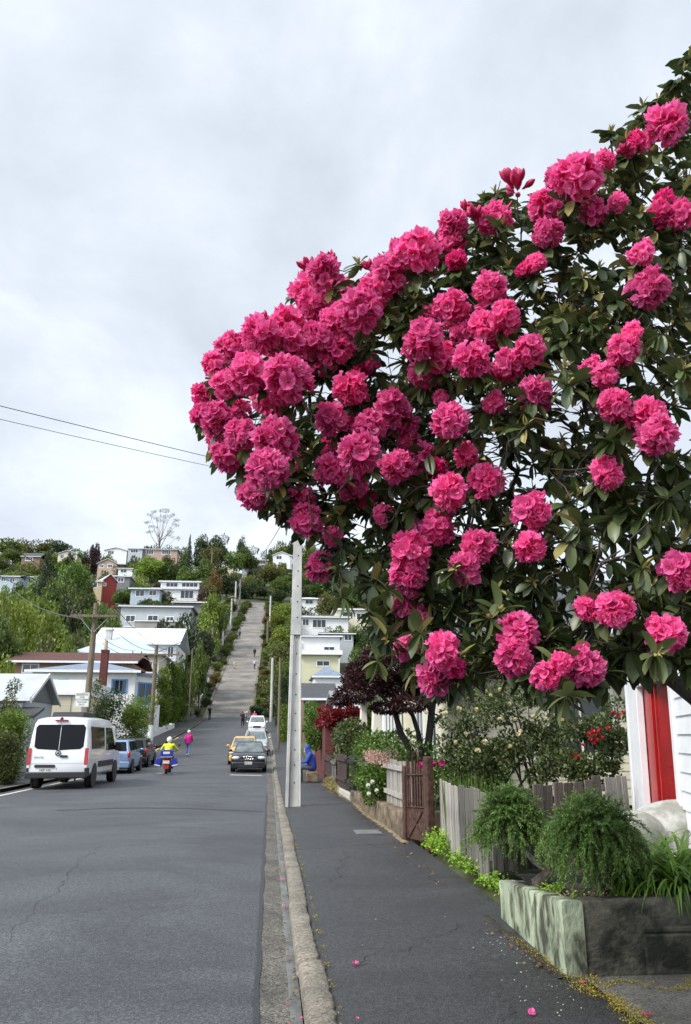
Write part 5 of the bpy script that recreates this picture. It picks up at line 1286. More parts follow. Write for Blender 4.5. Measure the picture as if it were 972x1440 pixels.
car('parked_car', 'white car parked nearest the steep concrete street', -1.25, 80.5, PI, suv, (-1.95, -1.5, .35, 1.25, 1.04, 1.6, .82, .63), p_whi, glass=m_lglass, plate='GTR 59', group=G1)
car('parked_car', 'pale blue hatchback parked just ahead of the white van', -7.32, 40.6, 0, hatch, (-1.88, -1.55, .35, 1.2, .97, 1.52, .78, .62), p_blue, plate='CWN 631', group=G2)
car('parked_car', 'dark hatchback parked ahead of the pale blue one', -7.42, 46.4, 0, hatch, (-1.88, -1.45, .3, 1.2, .97, 1.50, .78, .60), p_dark, group=G2)
# ---- the white van
v = thing('white_van', 'white passenger van with black rear windows parked at the far kerb', 'van', (-7.02, 27.7, .012))
p_van = paint('van_white_paint', (.78, .79, .80), .3, 0, .5)
st = [(.0, .50, 2.20, .93), (.05, .42, 2.29, .975), (.5, .40, 2.33, 1.0), (2.5, .38, 2.36, 1.0), (4.0, .38, 2.34, .99), (4.35, .38, 2.22, .985)]
m = MB(); vs = []; fs = []
for (yy, zb, zt, w) in st:
    half = [(w * .90, zb), (w * .99, zb + .10), (w, zb + .55), (w * .995, 1.30), (w * .955, 1.75), (w * .90, zt - .17), (w * .82, zt - .05), (w * .60, zt), (w * .25, zt + .015)]
    ring = [(-a, yy - (.10 * max(0, b_ - 1.1) * -1 if yy < .1 else 0), b_) for a, b_ in half]; ring = [(p[0], p[1], p[2]) for p in ring]
    ring += [(-p[0], p[1], p[2]) for p in ring[::-1]]; vs += ring; K = len(ring)
for i in range(len(st) - 1):
    for k in range(K): fs.append((i * K + k, (i + 1) * K + k, (i + 1) * K + (k + 1) % K, i * K + (k + 1) % K))
fs += [tuple(range(K)), tuple((len(st) - 1) * K + k for k in range(K))[::-1]]
m.add(vs, fs)
m.prism([(4.345, .40), (5.95, .40), (6.0, .75), (5.85, 1.05), (5.1, 1.28), (4.345, 2.1)], -.96, .96, 'x')
m.build('body', p_van, v, .7, .02, 2)
def rearp(name, xa, xb, za, zb, mat, par, th=.012, rr=.07, n=5):
    """rounded panel lying on the slightly leaning tail of the van"""
    P = []
    for (cx, cz, a0) in ((xb - rr, zb - rr, 0), (xa + rr, zb - rr, PI / 2), (xa + rr, za + rr, PI), (xb - rr, za + rr, 1.5 * PI)):
        for i in range(n + 1): a = a0 + PI / 2 * i / n; P.append((cx + rr * cos(a), cz + rr * sin(a)))
    yf = lambda z: .10 * max(0, z - 1.1)
    m = MB(); k = len(P); m.add([(p, yf(q) - th, q) for p, q in P] + [(p, yf(q) + .03, q) for p, q in P], [tuple(range(k)), tuple(range(k, 2 * k))[::-1]] + [(i, (i + 1) % k, k + (i + 1) % k, k + i) for i in range(k)])
    return m.build(name, mat, par, .6)
P = [(-.80, 1.36), (-.70, 1.29), (-.01, 1.25), (-.01, 2.08), (-.74, 2.08), (-.82, 1.98)]
for sg in (-1, 1):
    m = MB(); k = len(P); yf = lambda z: .10 * max(0, z - 1.1); Q = [(p * -sg, q) for p, q in P]
    m.add([(p, yf(q) - .012, q) for p, q in Q] + [(p, yf(q) + .03, q) for p, q in Q], [tuple(range(k)), tuple(range(k, 2 * k))[::-1]] + [(i, (i + 1) % k, k + (i + 1) % k, k + i) for i in range(k)])
    m.build('rear_window', m_cglass, v, None, .012)
    x0, x1 = sorted((sg * .87, sg * .985)); tl = rearp('tail_light', x0, x1, .78, 1.32, m_tail, v, .02, .03)
    rearp('lamp_lens', x0 + .012, x1 - .012, .69, .775, m_plate, tl, .021, .02)
rearp('door_gap', -.006, .006, .62, 2.14, m_blk, v, .004, .003); rearp('door_gap', -.86, .86, .82, .83, pm('grey_gap', (.35, .35, .36), .5, .1), v, .003, .003)
hb = rearp('door_handle', .07, .32, 1.02, 1.09, m_blk, v, .03, .03)
rearp('handle_bar', -.72, -.06, .70, .79, m_blk, v, .03, .03)
pl_ = rearp('number_plate', -.56, -.18, .555, .675, m_plate, v, .012, .01); text('lettering', 'NEP 345', .10, m_ink, pl_, (-.37, -.016, .615), (PI / 2, 0, 0))
text('lettering', 'SPRINTER', .075, m_chrome, v, (-.62, -.006, 1.02), (PI / 2, 0, 0))
m = MB(); m.tube([(.085 * cos(q), -.014, 1.16 + .085 * sin(q)) for q in [j * PI / 9 for j in range(19)]], .012, 5, cap=False)
for k in range(3): a = PI / 2 + k * 2 * PI / 3; m.tube([(0, -.014, 1.16), (.08 * cos(a), -.014, 1.16 + .08 * sin(a))], [.018, .006], 5)
m.build('star_emblem', m_blk, v, .8)
m = MB(); m.box(-.99, .99, -.09, .12, .36, .56); m.box(-.985, -.90, -.03, .55, .40, .70); m.box(.90, .985, -.03, .45, .40, .70); m.build('rear_bumper', m_blk, v, None, .03)
m = MB(); m.box(-.22, .22, .02, .10, 2.20, 2.245); m.build('brake_light', m_tail, v, None, .01)
m = MB(); m.ell((0, .06, 2.27), .06, .05, .05); m.build('camera_pod', m_blk, v, 1.)
m = MB(); m.prism([(.75, 2.33), (.95, 2.52), (2.5, 2.54), (2.8, 2.33)], -.55, .55, 'x'); m.build('roof_pod', m_blk, v, None, .04)
SW = lambda z: 1.0 - .045 * max(0, min(1, (z - 1.3) / .45)) - max(0, z - 1.75) * .12
def sidep(name, poly, mat, sg, th=.008):
    m = MB(); k = len(poly); m.add([(sg * (SW(q) + th), p, q) for p, q in poly] + [(sg * (SW(q) - .05), p, q) for p, q in poly], [tuple(range(k)), tuple(range(k, 2 * k))[::-1]] + [(i, (i + 1) % k, k + (i + 1) % k, k + i) for i in range(k)])
    return m.build(name, mat, v, None, .01)
for sg in (-1, 1):
    sidep('side_window', [(.45, 1.28), (2.55, 1.28), (2.55, 2.02), (.40, 2.02)], m_cglass, sg, .014)
    sidep('front_door_window', [(2.85, 1.22), (4.55, 1.22), (4.35, 1.55), (3.95, 2.02), (2.85, 2.02)], m_cglass, sg, .014)
    sidep('side_moulding', [(1.62, .66), (4.35, .66), (4.35, .86), (1.62, .86)], m_blk, sg, .016)
    for yy in (1.08, 4.85):
        wheel(v, sg * .86, yy, .345, .23, sg)
        xa, xb = sorted((sg * .965, sg * 1.012)); MB().lathe([(.42, xa), (.42, xb)], 22, (0, yy, .40), 'x').build('wheel_arch', m_blk, v, .8)
    m = MB(); m.box(min(sg * 1.0, sg * 1.27), max(sg * 1.0, sg * 1.27), 4.42, 4.52, 1.18, 1.5); m.build('mirror', m_blk, v, None, .05)
    for yy in (2.70, ): sidep('door_gap', [(yy, .45), (yy + .02, .45), (yy + .02, 2.1), (yy, 2.1)], MAT['grey_gap'], sg, .004)
quadpanel((-.9, 5.12, 1.29), (.9, 5.12, 1.29), (.82, 4.36, 2.15), (-.82, 4.36, 2.15), .02, .98, .02, .98, .03).build('windscreen', m_cglass, v, 1.)
# ---- parking sign
sg_ = thing('parking_sign', 'white residents only parking sign in front of the timber pole', 'sign', (at(114, 1000, 31.5).x, 31.5, .1))
SX, SZ = 0, at(114, 984, 31.5).z - .1
m = MB(); m.box(-.27, .27, -.012, .0, SZ - .27, SZ + .27); pb = m.build('board', m_plate, sg_, None, .01, loc=(0, 0, 0))
m = MB(); m.tube([(-.245, -.014, SZ - .24), (.245, -.014, SZ - .24), (.245, -.014, SZ + .24), (-.245, -.014, SZ + .24), (-.245, -.014, SZ - .24)], .004, 4); m.build('border', m_ink, pb)
for i, w_ in enumerate(['RESIDENTS', 'AND', 'AUTHORISED', 'VEHICLES', 'ONLY']): text('lettering', w_, .088, m_ink, pb, (0, -.016, SZ + .185 - i * .092), (PI / 2, 0, 0))
m = MB(); m.tube([(0, .04, 0), (0, .04, SZ + .3)], .035, 8); m.build('post', m_galv, sg_, 1.)
# ---- postal scooter
m_pblue = paint('pannier_blue', (.015, .03, .30), .35); m_pred = paint('scooter_red', (.42, .02, .02), .3)
sc = thing('delivery_scooter', 'delivery scooter with a blue top box and blue panniers riding up the street', 'scooter', (-4.75, 39.0, .015))
m = MB(); m.lathe([(.14, -.05), (.22, -.055), (.245, -.02), (.245, .02), (.22, .055), (.14, .05)], 20, (0, 0, 0), 'x')
w0 = m.build('wheel', m_tyre, sc, .8, loc=(0, -.55, .245)); MB().lathe([(.15, -.03), (.15, .03)], 14, (0, 0, 0), 'x').build('rim', m_rim, w0, .8)
w1_ = link('wheel', w0.data, sc, (0, .70, .245)); link('rim', w0.children[0].data, w1_)
m = MB(); m.tube([(0, -.55, .26), (0, -.45, .55), (0, -.05, .62), (0, .25, .45), (0, .55, .62), (0, .62, .98)], [.05, .10, .13, .10, .07, .05], 10); m.tube([(0, .70, .26), (0, .60, .95)], .04, 8); m.build('frame', m_pred, sc, 1.)
m = MB(); m.ell((0, -.25, .76), .16, .42, .08); m.build('seat', m_blk, sc, 1.2)
m = MB(); m.tube([(-.36, .50, 1.06), (-.15, .58, 1.02), (.15, .58, 1.02), (.36, .50, 1.06)], .018, 7); hb = m.build('handlebar', m_blk, sc, 1.)
for s_ in (-1, 1):
    MB().tube([(s_ * .30, .54, 1.06), (s_ * .38, .54, 1.28)], .008, 5).ell((s_ * .40, .53, 1.32), .07, .02, .05).build('mirror', m_blk, sc, 1.)
    m = MB(); m.box(-.13, .13, -.26, .26, -.19, .19); pn = m.build('pannier', m_pblue, sc, None, .03, loc=(s_ * .37, -.62, .56), rot=(0, s_ * -.22, 0)); MB().box(-.132, .132, -.264, .264, -.16, -.11).build('stripe', m_plate, pn)
m = MB(); m.box(-.28, .28, -.92, -.50, .80, 1.12); tb_ = m.build('top_box', m_pblue, sc, None, .03); MB().box(-.15, .15, -.926, -.921, .93, 1.03).build('label_panel', m_plate, tb_); MB().box(-.27, .27, -.924, -.5, .775, .82).build('rack', m_galv, tb_)
m = MB(); m.box(-.13, .13, -.86, -.80, .68, .76); m.build('tail_light', m_tail, sc, None, .015)
m = MB(); m.box(-.15, .15, -.845, -.835, .50, .64); m.build('number_plate', m_plate, sc)
m = MB(); m.prism([(-.10, .26), (.10, .26), (.13, .5), (-.13, .5)], -.80, -.76, 'y'); m.build('mudguard', m_pred, sc, None, .01)
# ================================================================== people
m_skin = pm('skin', (.48, .28, .20), .55, .08, 8); m_hairb = pm('dark_hair', (.018, .013, .010), .6, .3, 30)
CL = {}
def cloth(c):
    if c not in CL: CL[c] = pm('cloth_' + str(len(CL)), c, .85, .18, 9, .25, 40)
    return CL[c]
def capsule(m, a, b_, ra, rb, n=10):
    a, b_ = Vector(a), Vector(b_); d = (b_ - a); L_ = max(d.length, 1e-4); d = d / L_
    pts = [a - d * ra * .8, a - d * ra * .4, a, a.lerp(b_, .33), a.lerp(b_, .66), b_, b_ + d * rb * .4, b_ + d * rb * .8]
    m.tube(pts, [ra * .5, ra * .9, ra, ra + (rb - ra) * .33, ra + (rb - ra) * .66, rb, rb * .9, rb * .5], n)
def remesh(m, name, mat, par, vox=.022, extra=None):
    me = m.mesh(name, mat); o = bpy.data.objects.new(name, me); COL.objects.link(o)
    r = o.modifiers.new('r', 'REMESH'); r.mode = 'VOXEL'; r.voxel_size = vox; r.use_smooth_shade = True
    s_ = o.modifiers.new('s', 'SMOOTH'); s_.iterations = 3
    dg = bpy.context.evaluated_depsgraph_get(); me2 = bpy.data.meshes.new_from_object(o.evaluated_get(dg)); o.modifiers.clear(); o.data = me2; bpy.data.meshes.remove(me)
    me2.polygons.foreach_set('use_smooth', [True] * len(me2.polygons)); o.parent = par
    return o
def hand(m, w, d, s_):
    """palm, four bent fingers and a thumb in front of wrist w along d"""
    w = Vector(w); d = Vector(d).normalized(); sd = d.cross(Vector((0, 1, 0.2))).normalized(); up = sd.cross(d)
    capsule(m, w, w + d * .07, .028, .034, 8)
    for i, l in enumerate((.062, .072, .068, .052)):
        o = w + d * .085 + sd * (i - 1.5) * .021; mid = o + d * l * .55 + up * .008; m.tube([o - d * .02, o, mid, mid + d * l * .4 + up * .022], [.010, .010, .009, .007], 6)
    o = w + d * .03 + sd * -.032; m.tube([o, o + d * .03 - sd * .022, o + d * .06 - sd * .024 + up * .01], [.012, .011, .008], 6)
def person(label, pos, rz, J, top, legs, shoes=(.03, .03, .03), hair=None, hat=None, hood=None, scale=1.0, bulk=1.0, group=None, skirt=None, vox=.022, name='person', carry=None, sleeves=True):
    t = thing(name, label, 'person', pos, rz, group, (scale,) * 3); V_ = lambda k: Vector(J[k])
    m = MB(); hd = V_('head')
    m.ell(hd, .078, .098, .118, 14, 10); f = V_('face').normalized(); m.ell(hd + f * .098 + Vector((0, 0, -.012)), .016, .016, .022, 8, 6); m.ell(hd + f * .075 + Vector((0, 0, -.075)), .035, .03, .025, 8, 6)
    side = f.cross(Vector((0, 0, 1))).normalized()
    for s_ in (-1, 1): m.ell(hd + side * s_ * .08 + Vector((0, 0, -.01)), .016, .024, .034, 8, 6)
    capsule(m, V_('neck'), hd - Vector((0, 0, .07)), .055, .05)
    capsule(m, V_('pelvis'), V_('chest'), .13, .14); capsule(m, V_('chest'), V_('neck'), .12, .06)
    for s_ in 'lr':
        capsule(m, V_('sh' + s_), V_('el' + s_), .05, .04); capsule(m, V_('el' + s_), V_('wr' + s_), .04, .028); capsule(m, V_('chest') + Vector((0, 0, .1)), V_('sh' + s_), .07, .055)
        hand(m, V_('wr' + s_), V_('wr' + s_) - V_('el' + s_), s_)
        capsule(m, V_('hi' + s_), V_('kn' + s_), .08, .055); capsule(m, V_('kn' + s_), V_('an' + s_), .052, .035); capsule(m, V_('an' + s_), V_('to' + s_), .038, .03)
    remesh(m, 'body', m_skin, t, .014)
    m = MB(); b_ = bulk
    capsule(m, V_('pelvis') + Vector((0, 0, -.04)), V_('chest'), .155 * b_, .168 * b_, 14); capsule(m, V_('chest'), V_('neck') - Vector((0, 0, .03)), .15 * b_, .085)
    for s_ in 'lr':
        capsule(m, V_('chest') + Vector((0, 0, .08)), V_('sh' + s_), .10, .078 * b_)
        if sleeves: capsule(m, V_('sh' + s_), V_('el' + s_), .072 * b_, .062 * b_); capsule(m, V_('el' + s_), V_('wr' + s_), .06 * b_, .048)
        else: capsule(m, V_('sh' + s_), V_('sh' + s_).lerp(V_('el' + s_), .6), .072 * b_, .066)
    if hood: m.ell(hd + Vector((0, 0, .012)) - f * .03, .112, .115, .14, 14, 10); capsule(m, V_('neck'), hd - f * .04, .11, .10)
    remesh(m, 'jacket', cloth(top), t, vox)
    m = MB()
    for s_ in 'lr': capsule(m, V_('hi' + s_), V_('kn' + s_), .098, .072); capsule(m, V_('kn' + s_), V_('an' + s_) + Vector((0, 0, .02)), .07, .055); capsule(m, V_('pelvis'), V_('hi' + s_), .13, .10)
    remesh(m, 'trousers', cloth(legs), t, vox)
    for s_ in 'lr':
        m = MB(); d = (V_('to' + s_) - V_('an' + s_)); m.tube([V_('an' + s_) - d * .35 + Vector((0, 0, -.03)), V_('an' + s_) + Vector((0, 0, -.02)), V_('to' + s_), V_('to' + s_) + d * .25], [.045, .055, .048, .02], 8); m.build('shoe', cloth(shoes), t, 1.)
    if hair: m = MB(); m.ell(hd - f * .022 + Vector((0, 0, .028)), .090, .100, .112, 14, 10); m.build('hair', hair, t, 2.)
    if hat:
        m = MB(); m.ell(hd + Vector((0, 0, .03)) - f * .01, .125, .14, .135, 16, 12); m.build('helmet', cloth(hat), t, 2.)
    return t
def J(**k):
    j = dict(pelvis=(0, 0, .95), chest=(0, 0, 1.25), neck=(0, .0, 1.47), head=(0, .02, 1.63), face=(0, 1, 0), shl=(-.19, 0, 1.40), shr=(.19, 0, 1.40), ell=(-.25, -.02, 1.12), elr=(.25, -.02, 1.12), wrl=(-.25, .08, .88), wrr=(.25, .08, .88), hil=(-.09, 0, .92), hir=(.09, 0, .92), knl=(-.10, .03, .50), knr=(.10, .03, .50), anl=(-.10, 0, .08), anr=(.10, 0, .08), tol=(-.11, .16, .04), tor=(.11, .16, .04))
    j.update(k); return j
walk = J(knl=(-.09, .22, .54), anl=(-.09, .16, .10), tol=(-.09, .33, .07), knr=(.09, -.02, .50), anr=(.09, -.30, .14), tor=(.09, -.20, .03), ell=(-.25, -.14, 1.14), wrl=(-.22, -.04, .93), elr=(.25, .08, 1.14), wrr=(.22, .24, .98))
photo = J(ell=(-.22, .14, 1.22), elr=(.22, .14, 1.22), wrl=(-.07, .32, 1.42), wrr=(.07, .32, 1.42))
ride = J(pelvis=(0, -.32, .86), chest=(0, -.17, 1.18), neck=(0, -.10, 1.38), head=(0, -.06, 1.54), shl=(-.20, -.12, 1.31), shr=(.20, -.12, 1.31), ell=(-.36, .08, 1.12), elr=(.36, .08, 1.12), wrl=(-.33, .42, 1.08), wrr=(.33, .42, 1.08), hil=(-.11, -.28, .84), hir=(.11, -.28, .84), knl=(-.20, .15, .72), knr=(.20, .15, .72), anl=(-.17, .12, .32), anr=(.17, .12, .32), tol=(-.17, .28, .28), tor=(.17, .28, .28))
sit = J(pelvis=(0, 0, .54), chest=(0, .06, .84), neck=(0, .13, 1.04), head=(0, .22, 1.16), face=(0, .9, -.45), shl=(-.19, .08, .97), shr=(.19, .08, .97), ell=(-.24, .20, .72), elr=(.24, .20, .72), wrl=(-.09, .38, .68), wrr=(.09, .38, .68), hil=(-.10, .02, .50), hir=(.10, .02, .50), knl=(-.13, .44, .50), knr=(.13, .44, .50), anl=(-.12, .40, .08), anr=(.12, .40, .08), tol=(-.12, .55, .04), tor=(.12, .55, .04))
def ppos(px, py, Y): q = at(px, py, Y); return (q.x, Y, prof(Y) + .01)
person('scooter rider in a white helmet and yellow high visibility jacket', (-4.75, 39.0, .015), 0, ride, (.72, .72, .03), (.03, .03, .035), hat=(.78, .78, .78), bulk=1.12)
pk = ppos(264, 1067, 55); person('child in a bright pink hooded coat and jeans walking up the street', pk, 0, walk, (.62, .02, .25), (.12, .20, .36), shoes=(.7, .7, .7), hat=(.70, .62, .60), scale=.93, bulk=1.15)
bl_ = at(433, 1085, 30.4); bx = 1.62
person('person in a bright blue hooded jacket sitting on the low wall, head bowed', (bx, 30.2, .10), PI / 2 - .1, sit, (.03, .06, .30), (.05, .06, .10), hood=True, bulk=1.12, vox=.018)
o = MB().box(-.22, .22, -.4, .4, 0, .36).build('stone_ledge', m_lowwall, None, None, .02); o.location = (bx - .02, 30.2, .10); tag(o, 'low stone wall end under the seated blue figure', 'wall')
o = MB().box(-.14, .14, -.02, .12, 0, .26).build('paper_bag', pm('brown_paper', (.55, .44, .28), .8, .1, 8), None, None, .02); o.location = (bx + -.62, 30.0, .11); tag(o, 'pale paper bag on the footpath beside the seated blue figure', 'bag')
person('person in black standing on the far kerb below the steep street', ppos(295, 1008, 105), 2.6, photo, (.012, .012, .014), (.012, .012, .014), hair=m_hairb, bulk=1.1)
person('person in black jacket photographing in the middle of the road', ppos(341, 1022, 91), .2, photo, (.014, .014, .016), (.016, .016, .02), hair=m_hairb, shoes=(.5, .1, .1), bulk=1.1)
person('person in a pale top just behind the black jacketed photographer', ppos(345, 1017, 97), 2.9, photo, (.55, .50, .44), (.10, .09, .09), hair=m_hairb)
person('person in pink standing behind the white parked car', ppos(358, 1012, 92), 3.1, J(), (.62, .08, .22), (.05, .05, .06), hair=m_hairb)
person('dark haired person standing behind the yellow hatchback', ppos(349, 1050, 52.5), 3.0, J(), (.05, .05, .05), (.03, .03, .04), hair=m_hairb, scale=.98)
def onsteep(px, py):
    lo, hi = 107.0, 243.0
    for _ in range(40):
        md = (lo + hi) / 2
        if at(px, py, md).z > prof(md) + .03: lo = md
        else: hi = md
    q = at(px, py, lo); return (q.x, lo, prof(lo) + .04)
person('hiker in a blue jacket highest up the steep concrete street', onsteep(337, 897), 0, walk, (.02, .035, .14), (.02, .02, .04), hair=m_hairb, bulk=1.15)
person('walker in dark clothes in the middle of the steep concrete street', onsteep(358, 924), 0, walk, (.015, .018, .03), (.02, .02, .03), hair=m_hairb, bulk=1.15)
person('walker in a white top just below the dark clothed one', onsteep(358, 941), 3.1, walk, (.50, .50, .52), (.02, .02, .025), hair=m_hairb)
person('walker in a straw coloured top bending at the edge of the steep street', onsteep(330, 941), 2.6, walk, (.45, .36, .22), (.42, .30, .2), hair=m_hairb, scale=.9)
# ================================================================== houses on the far side and up the hill
def hm(name, c, var=.06, rough=.65, sc=.6): return pm(name, c, rough, var, sc)
w_white = hm('white_wall', (.74, .74, .73)); w_cream = hm('cream_wall', (.62, .57, .42)); w_grey = hm('pale_grey_wall', (.44, .47, .48)); w_dgrey = hm('dark_grey_wall', (.16, .16, .16)); w_conc = hm('bare_concrete_wall', (.30, .28, .26), .15)
w_red = hm('red_wall', (.26, .03, .022), .15, sc=2); w_blue = hm('pale_blue_wall', (.42, .50, .56)); w_brick = pm('tan_brick_wall', (.22, .13, .08), .85, .3, 2, 0, 40, col2=(.34, .22, .14), stretch=(2, 2, 8)); w_pink = hm('salmon_wall', (.42, .30, .235)); w_yel = hm('pale_yellow_wall', (.62, .60, .40)); w_brown = hm('brown_wall', (.20, .13, .08), .2); w_tan = hm('tan_wall', (.45, .33, .20))
r_grey = pm('grey_roof', (.20, .21, .22), .6, .15, 1.5); r_white = pm('white_roof', (.72, .74, .77), .4, .06, .8); r_blue = pm('pale_blue_roof', (.40, .47, .57), .4, .08, .8); r_slate = pm('blue_grey_roof', (.17, .21, .28), .45, .15, 1.5); r_brown = pm('brown_tile_roof', (.085, .030, .022), .8, .25, 3); r_dark = pm('dark_roof', (.05, .052, .055), .6, .2, 2); r_rust = pm('rust_streaked_roof', (.24, .17, .13), .8, .3, .8, col2=(.42, .36, .32)); r_silver = pm('silver_roof', (.42, .44, .46), .45, .1, .8)
m_trimW = MAT['white_trim']; m_bluef = pm('blue_window_frame', (.06, .24, .50), .5, .1)
LM = []; HRECT = []
def house(name, label, short, Y, x0, x1, eave, base, dep, roof, wall, rmat, rh=0, rz=0.0, wins=(), oh=.4, chim=None, trim=None, fm=None, cat='house', found=4.0, extra=None, doors=(), ledge=None):
    """x0,x1,eave,base: the front in the photograph; the house stands at distance Y with real width and height"""
    a = at(x0, base, Y); b_ = at(x1, base, Y); Wd = (b_ - a).length; zb = a.z; H = at((x0 + x1) / 2, eave, Y).z - zb
    t = thing(name, label, cat, (a.x, Y, zb), rz)
    m = MB(); m.box(0, Wd, 0, dep, -found, H); m.build('wall', wall, t)
    m = MB(); th = .16
    if roof == 'flat': m.box(-oh, Wd + oh, -oh, dep + oh, H + .002, H + .002 + max(rh, .22))
    elif roof == 'mono': m.prism([(-oh, H + .002), (-oh, H + rh * .25 + .15), (dep + oh, H + rh + .15), (dep + oh, H + rh)], -oh, Wd + oh, 'x')
    elif roof == 'side':   # ridge parallel to the street front
        m.prism([(-oh, H - .05), (-oh, H + .10), (dep / 2, H + rh + .12), (dep + oh, H + .10), (dep + oh, H - .05), (dep / 2, H + rh - .05)], -oh, Wd + oh, 'x')
    elif roof == 'gable':  # gable towards the viewer
        m.prism([(-oh, H - .1), (-oh, H + .08), (Wd / 2, H + rh + .16), (Wd + oh, H + .08), (Wd + oh, H - .1), (Wd / 2, H + rh)], -oh, dep + oh, 'y')
    elif roof == 'hip':
        k = min(Wd, dep) * .45
        m.add([(-oh, -oh, H), (Wd + oh, -oh, H), (Wd + oh, dep + oh, H), (-oh, dep + oh, H), (k, dep / 2 - .1, H + rh), (Wd - k, dep / 2 - .1, H + rh), (Wd - k, dep / 2 + .1, H + rh), (k, dep / 2 + .1, H + rh)], [(0, 1, 5, 4), (1, 2, 6, 5), (2, 3, 7, 6), (3, 0, 4, 7), (4, 5, 6, 7), (3, 2, 1, 0)])
    rf = m.build('roof', rmat, t)
    if roof == 'gable':
        m = MB(); m.prism([(0.02, H + .001), (Wd - .02, H + .001), (Wd / 2, H + rh - .02)], .02, .25, 'y'); m.build('gable_end', wall, t)
        m = MB(); m.prism([(-oh, H - .12), (-oh, H + .02), (Wd / 2, H + rh + .10), (Wd / 2, H + rh - .06)], -oh - .05, -oh - .005, 'y').prism([(Wd + oh, H - .12), (Wd + oh, H + .02), (Wd / 2, H + rh + .10), (Wd / 2, H + rh - .06)], -oh - .05, -oh - .005, 'y'); m.build('barge_board', trim or m_trimW, t)
    elif roof in ('hip', 'side', 'mono', 'flat'):
        m = MB(); z1 = H + (.0 if roof == 'hip' else .10 if roof == 'side' else .15); m.box(-oh, Wd + oh, -oh - .10, -oh - .004, z1 - .16, z1 + .02); m.build('eaves_gutter', trim or m_trimW, t)
    for (u0, v0, u1, v1) in wins:
        p, q = at(u0, v1, Y), at(u1, v0, Y)
        xa, xb, za, zc = p.x - a.x, q.x - a.x, p.z - zb, q.z - zb
        winpart(t, max(xa, .12), min(xb, Wd - .12), max(za, .05), min(zc, H - .12), 0.0, fm, None, .08 + .0004 * Y, bars=max(1, min(4, int((xb - xa) / 1.3))), depth=.06)
    for (u0, v0, u1, v1, mt) in doors:
        p, q = at(u0, v1, Y), at(u1, v0, Y); m = MB(); m.box(p.x - a.x, q.x - a.x, -.05, -.004, p.z - zb, q.z - zb); m.build('door', mt, t)
    if chim:
        for (cx, ct, wpx, mt) in (chim if isinstance(chim, list) else [chim]):
            pc = at(cx, ct, Y + dep * .4); m = MB(); hw = wpx / 2 / 1125 * Y; xc = pc.x - a.x; m.box(xc - hw, xc + hw, dep * .4 - hw, dep * .4 + hw, H - .3, pc.z - zb); m.box(xc - hw * 1.2, xc + hw * 1.2, dep * .4 - hw * 1.2, dep * .4 + hw * 1.2, pc.z - zb + .003, pc.z - zb + .15)
            m.build('chimney', mt, rf)
    if ledge:
        u0, u1, v, out, mt = ledge; p, q = at(u0, v, Y), at(u1, v, Y); m = MB(); m.box(p.x - a.x, q.x - a.x, -out, -.004, p.z - zb - .18, p.z - zb); m.box(p.x - a.x, q.x - a.x, -out, -out + .06, p.z - zb + .003, p.z - zb + .95); m.build('balcony', mt, t)
    top = min(eave - rh / Y * 1174, eave) - 1
    HRECT.append((x0 - 2, top, x1 + 2, base, Y)); LM.append((short, (x0 + x1) / 2, (top + base) / 2))
    return t
# --- nearest houses on the far side of the street
h = house('gabled_cottage', 'grey weatherboard cottage with dark pointed gable at the far kerb', 'grey gabled cottage', 38, -40, 30, 984, 1040, 4.6, 'side', w_grey, r_silver, 1.25, 0, [(2, 992, 16, 1008), (20, 992, 29, 1008)], .3)
Wd = (at(30, 1040, 38) - at(-40, 1040, 38)).length; H_ = at(-5, 984, 38).z - h.location.z
m = MB(); m.prism([(.05, H_ + .001), (4.55, H_ + .001), (2.3, H_ + 1.2)], Wd + .005, Wd + .06, 'x'); m.build('gable_end', w_dgrey, h)
m = MB(); m.prism([(-.35, H_ - .14), (-.35, H_ + .02), (2.3, H_ + 1.40), (2.3, H_ + 1.2)], Wd + .305, Wd + .36, 'x').prism([(4.95, H_ - .14), (4.95, H_ + .02), (2.3, H_ + 1.40), (2.3, H_ + 1.2)], Wd + .305, Wd + .36, 'x'); m.build('barge_board', m_trimW, h)
m = MB(); m.prism([(-1.6, H_ - .75), (-.01, H_ - .32), (-.01, H_ - .45), (-1.6, H_ - .88)], .5, Wd + .9, 'x'); m.build('porch_roof', r_dark, h)
for x in (Wd + .6, Wd - 1.6): MB().box(x - .06, x + .06, -1.5, -1.38, -1, H_ - .86).build('porch_post', m_trimW, h)
house('garage', 'low cream weatherboard garage with a white parapet behind the sign', 'cream garage', 47, 48, 112, 977, 1030, 7, 'flat', w_cream, m_trimW, .85, 0, [], .12, cat='garage', doors=[(52, 978, 101, 1028, pm('lapped_cream_door', (.50, .45, .33), .6, .12, 1.2, .6, 1.0, stretch=(.2, .2, 9)))])
h = house('white_house', 'white stucco house with blue framed windows and slate blue hipped roof', 'blue framed white house', 60, 38, 186, 943, 1015, 9, 'hip', w_white, r_slate, 1.0, 0, [(158, 957, 178, 972), (84, 957, 94, 961)], .45, None, None, m_bluef)
a = at(186, 1015, 60); m = MB(); z1 = at(190, 949, 60).z - h.location.z; xr = a.x - h.location.x
m.prism([(xr, .6), (xr + 1.15, 1.6), (xr + 1.15, 2.5), (xr, 2.5)], -2, z1, 'z'); m.build('bay', w_white, h)
M = Matrix.Translation((xr, .6, 0)) @ Matrix.Rotation(math.atan2(1.0, 1.15), 4, 'Z')
f = MB(); zz = z1 - 2.1; f.box(.15, 1.4, -.07, -.003, zz, zz + .12, 0, M); f.box(.15, 1.4, -.07, -.003, zz + 1.5, zz + 1.62, 0, M); [f.box(x, x + .09, -.07, -.003, zz + .12, zz + 1.5, 0, M) for x in (.15, .72, 1.31)]; wf = f.build('window', m_bluef, h)
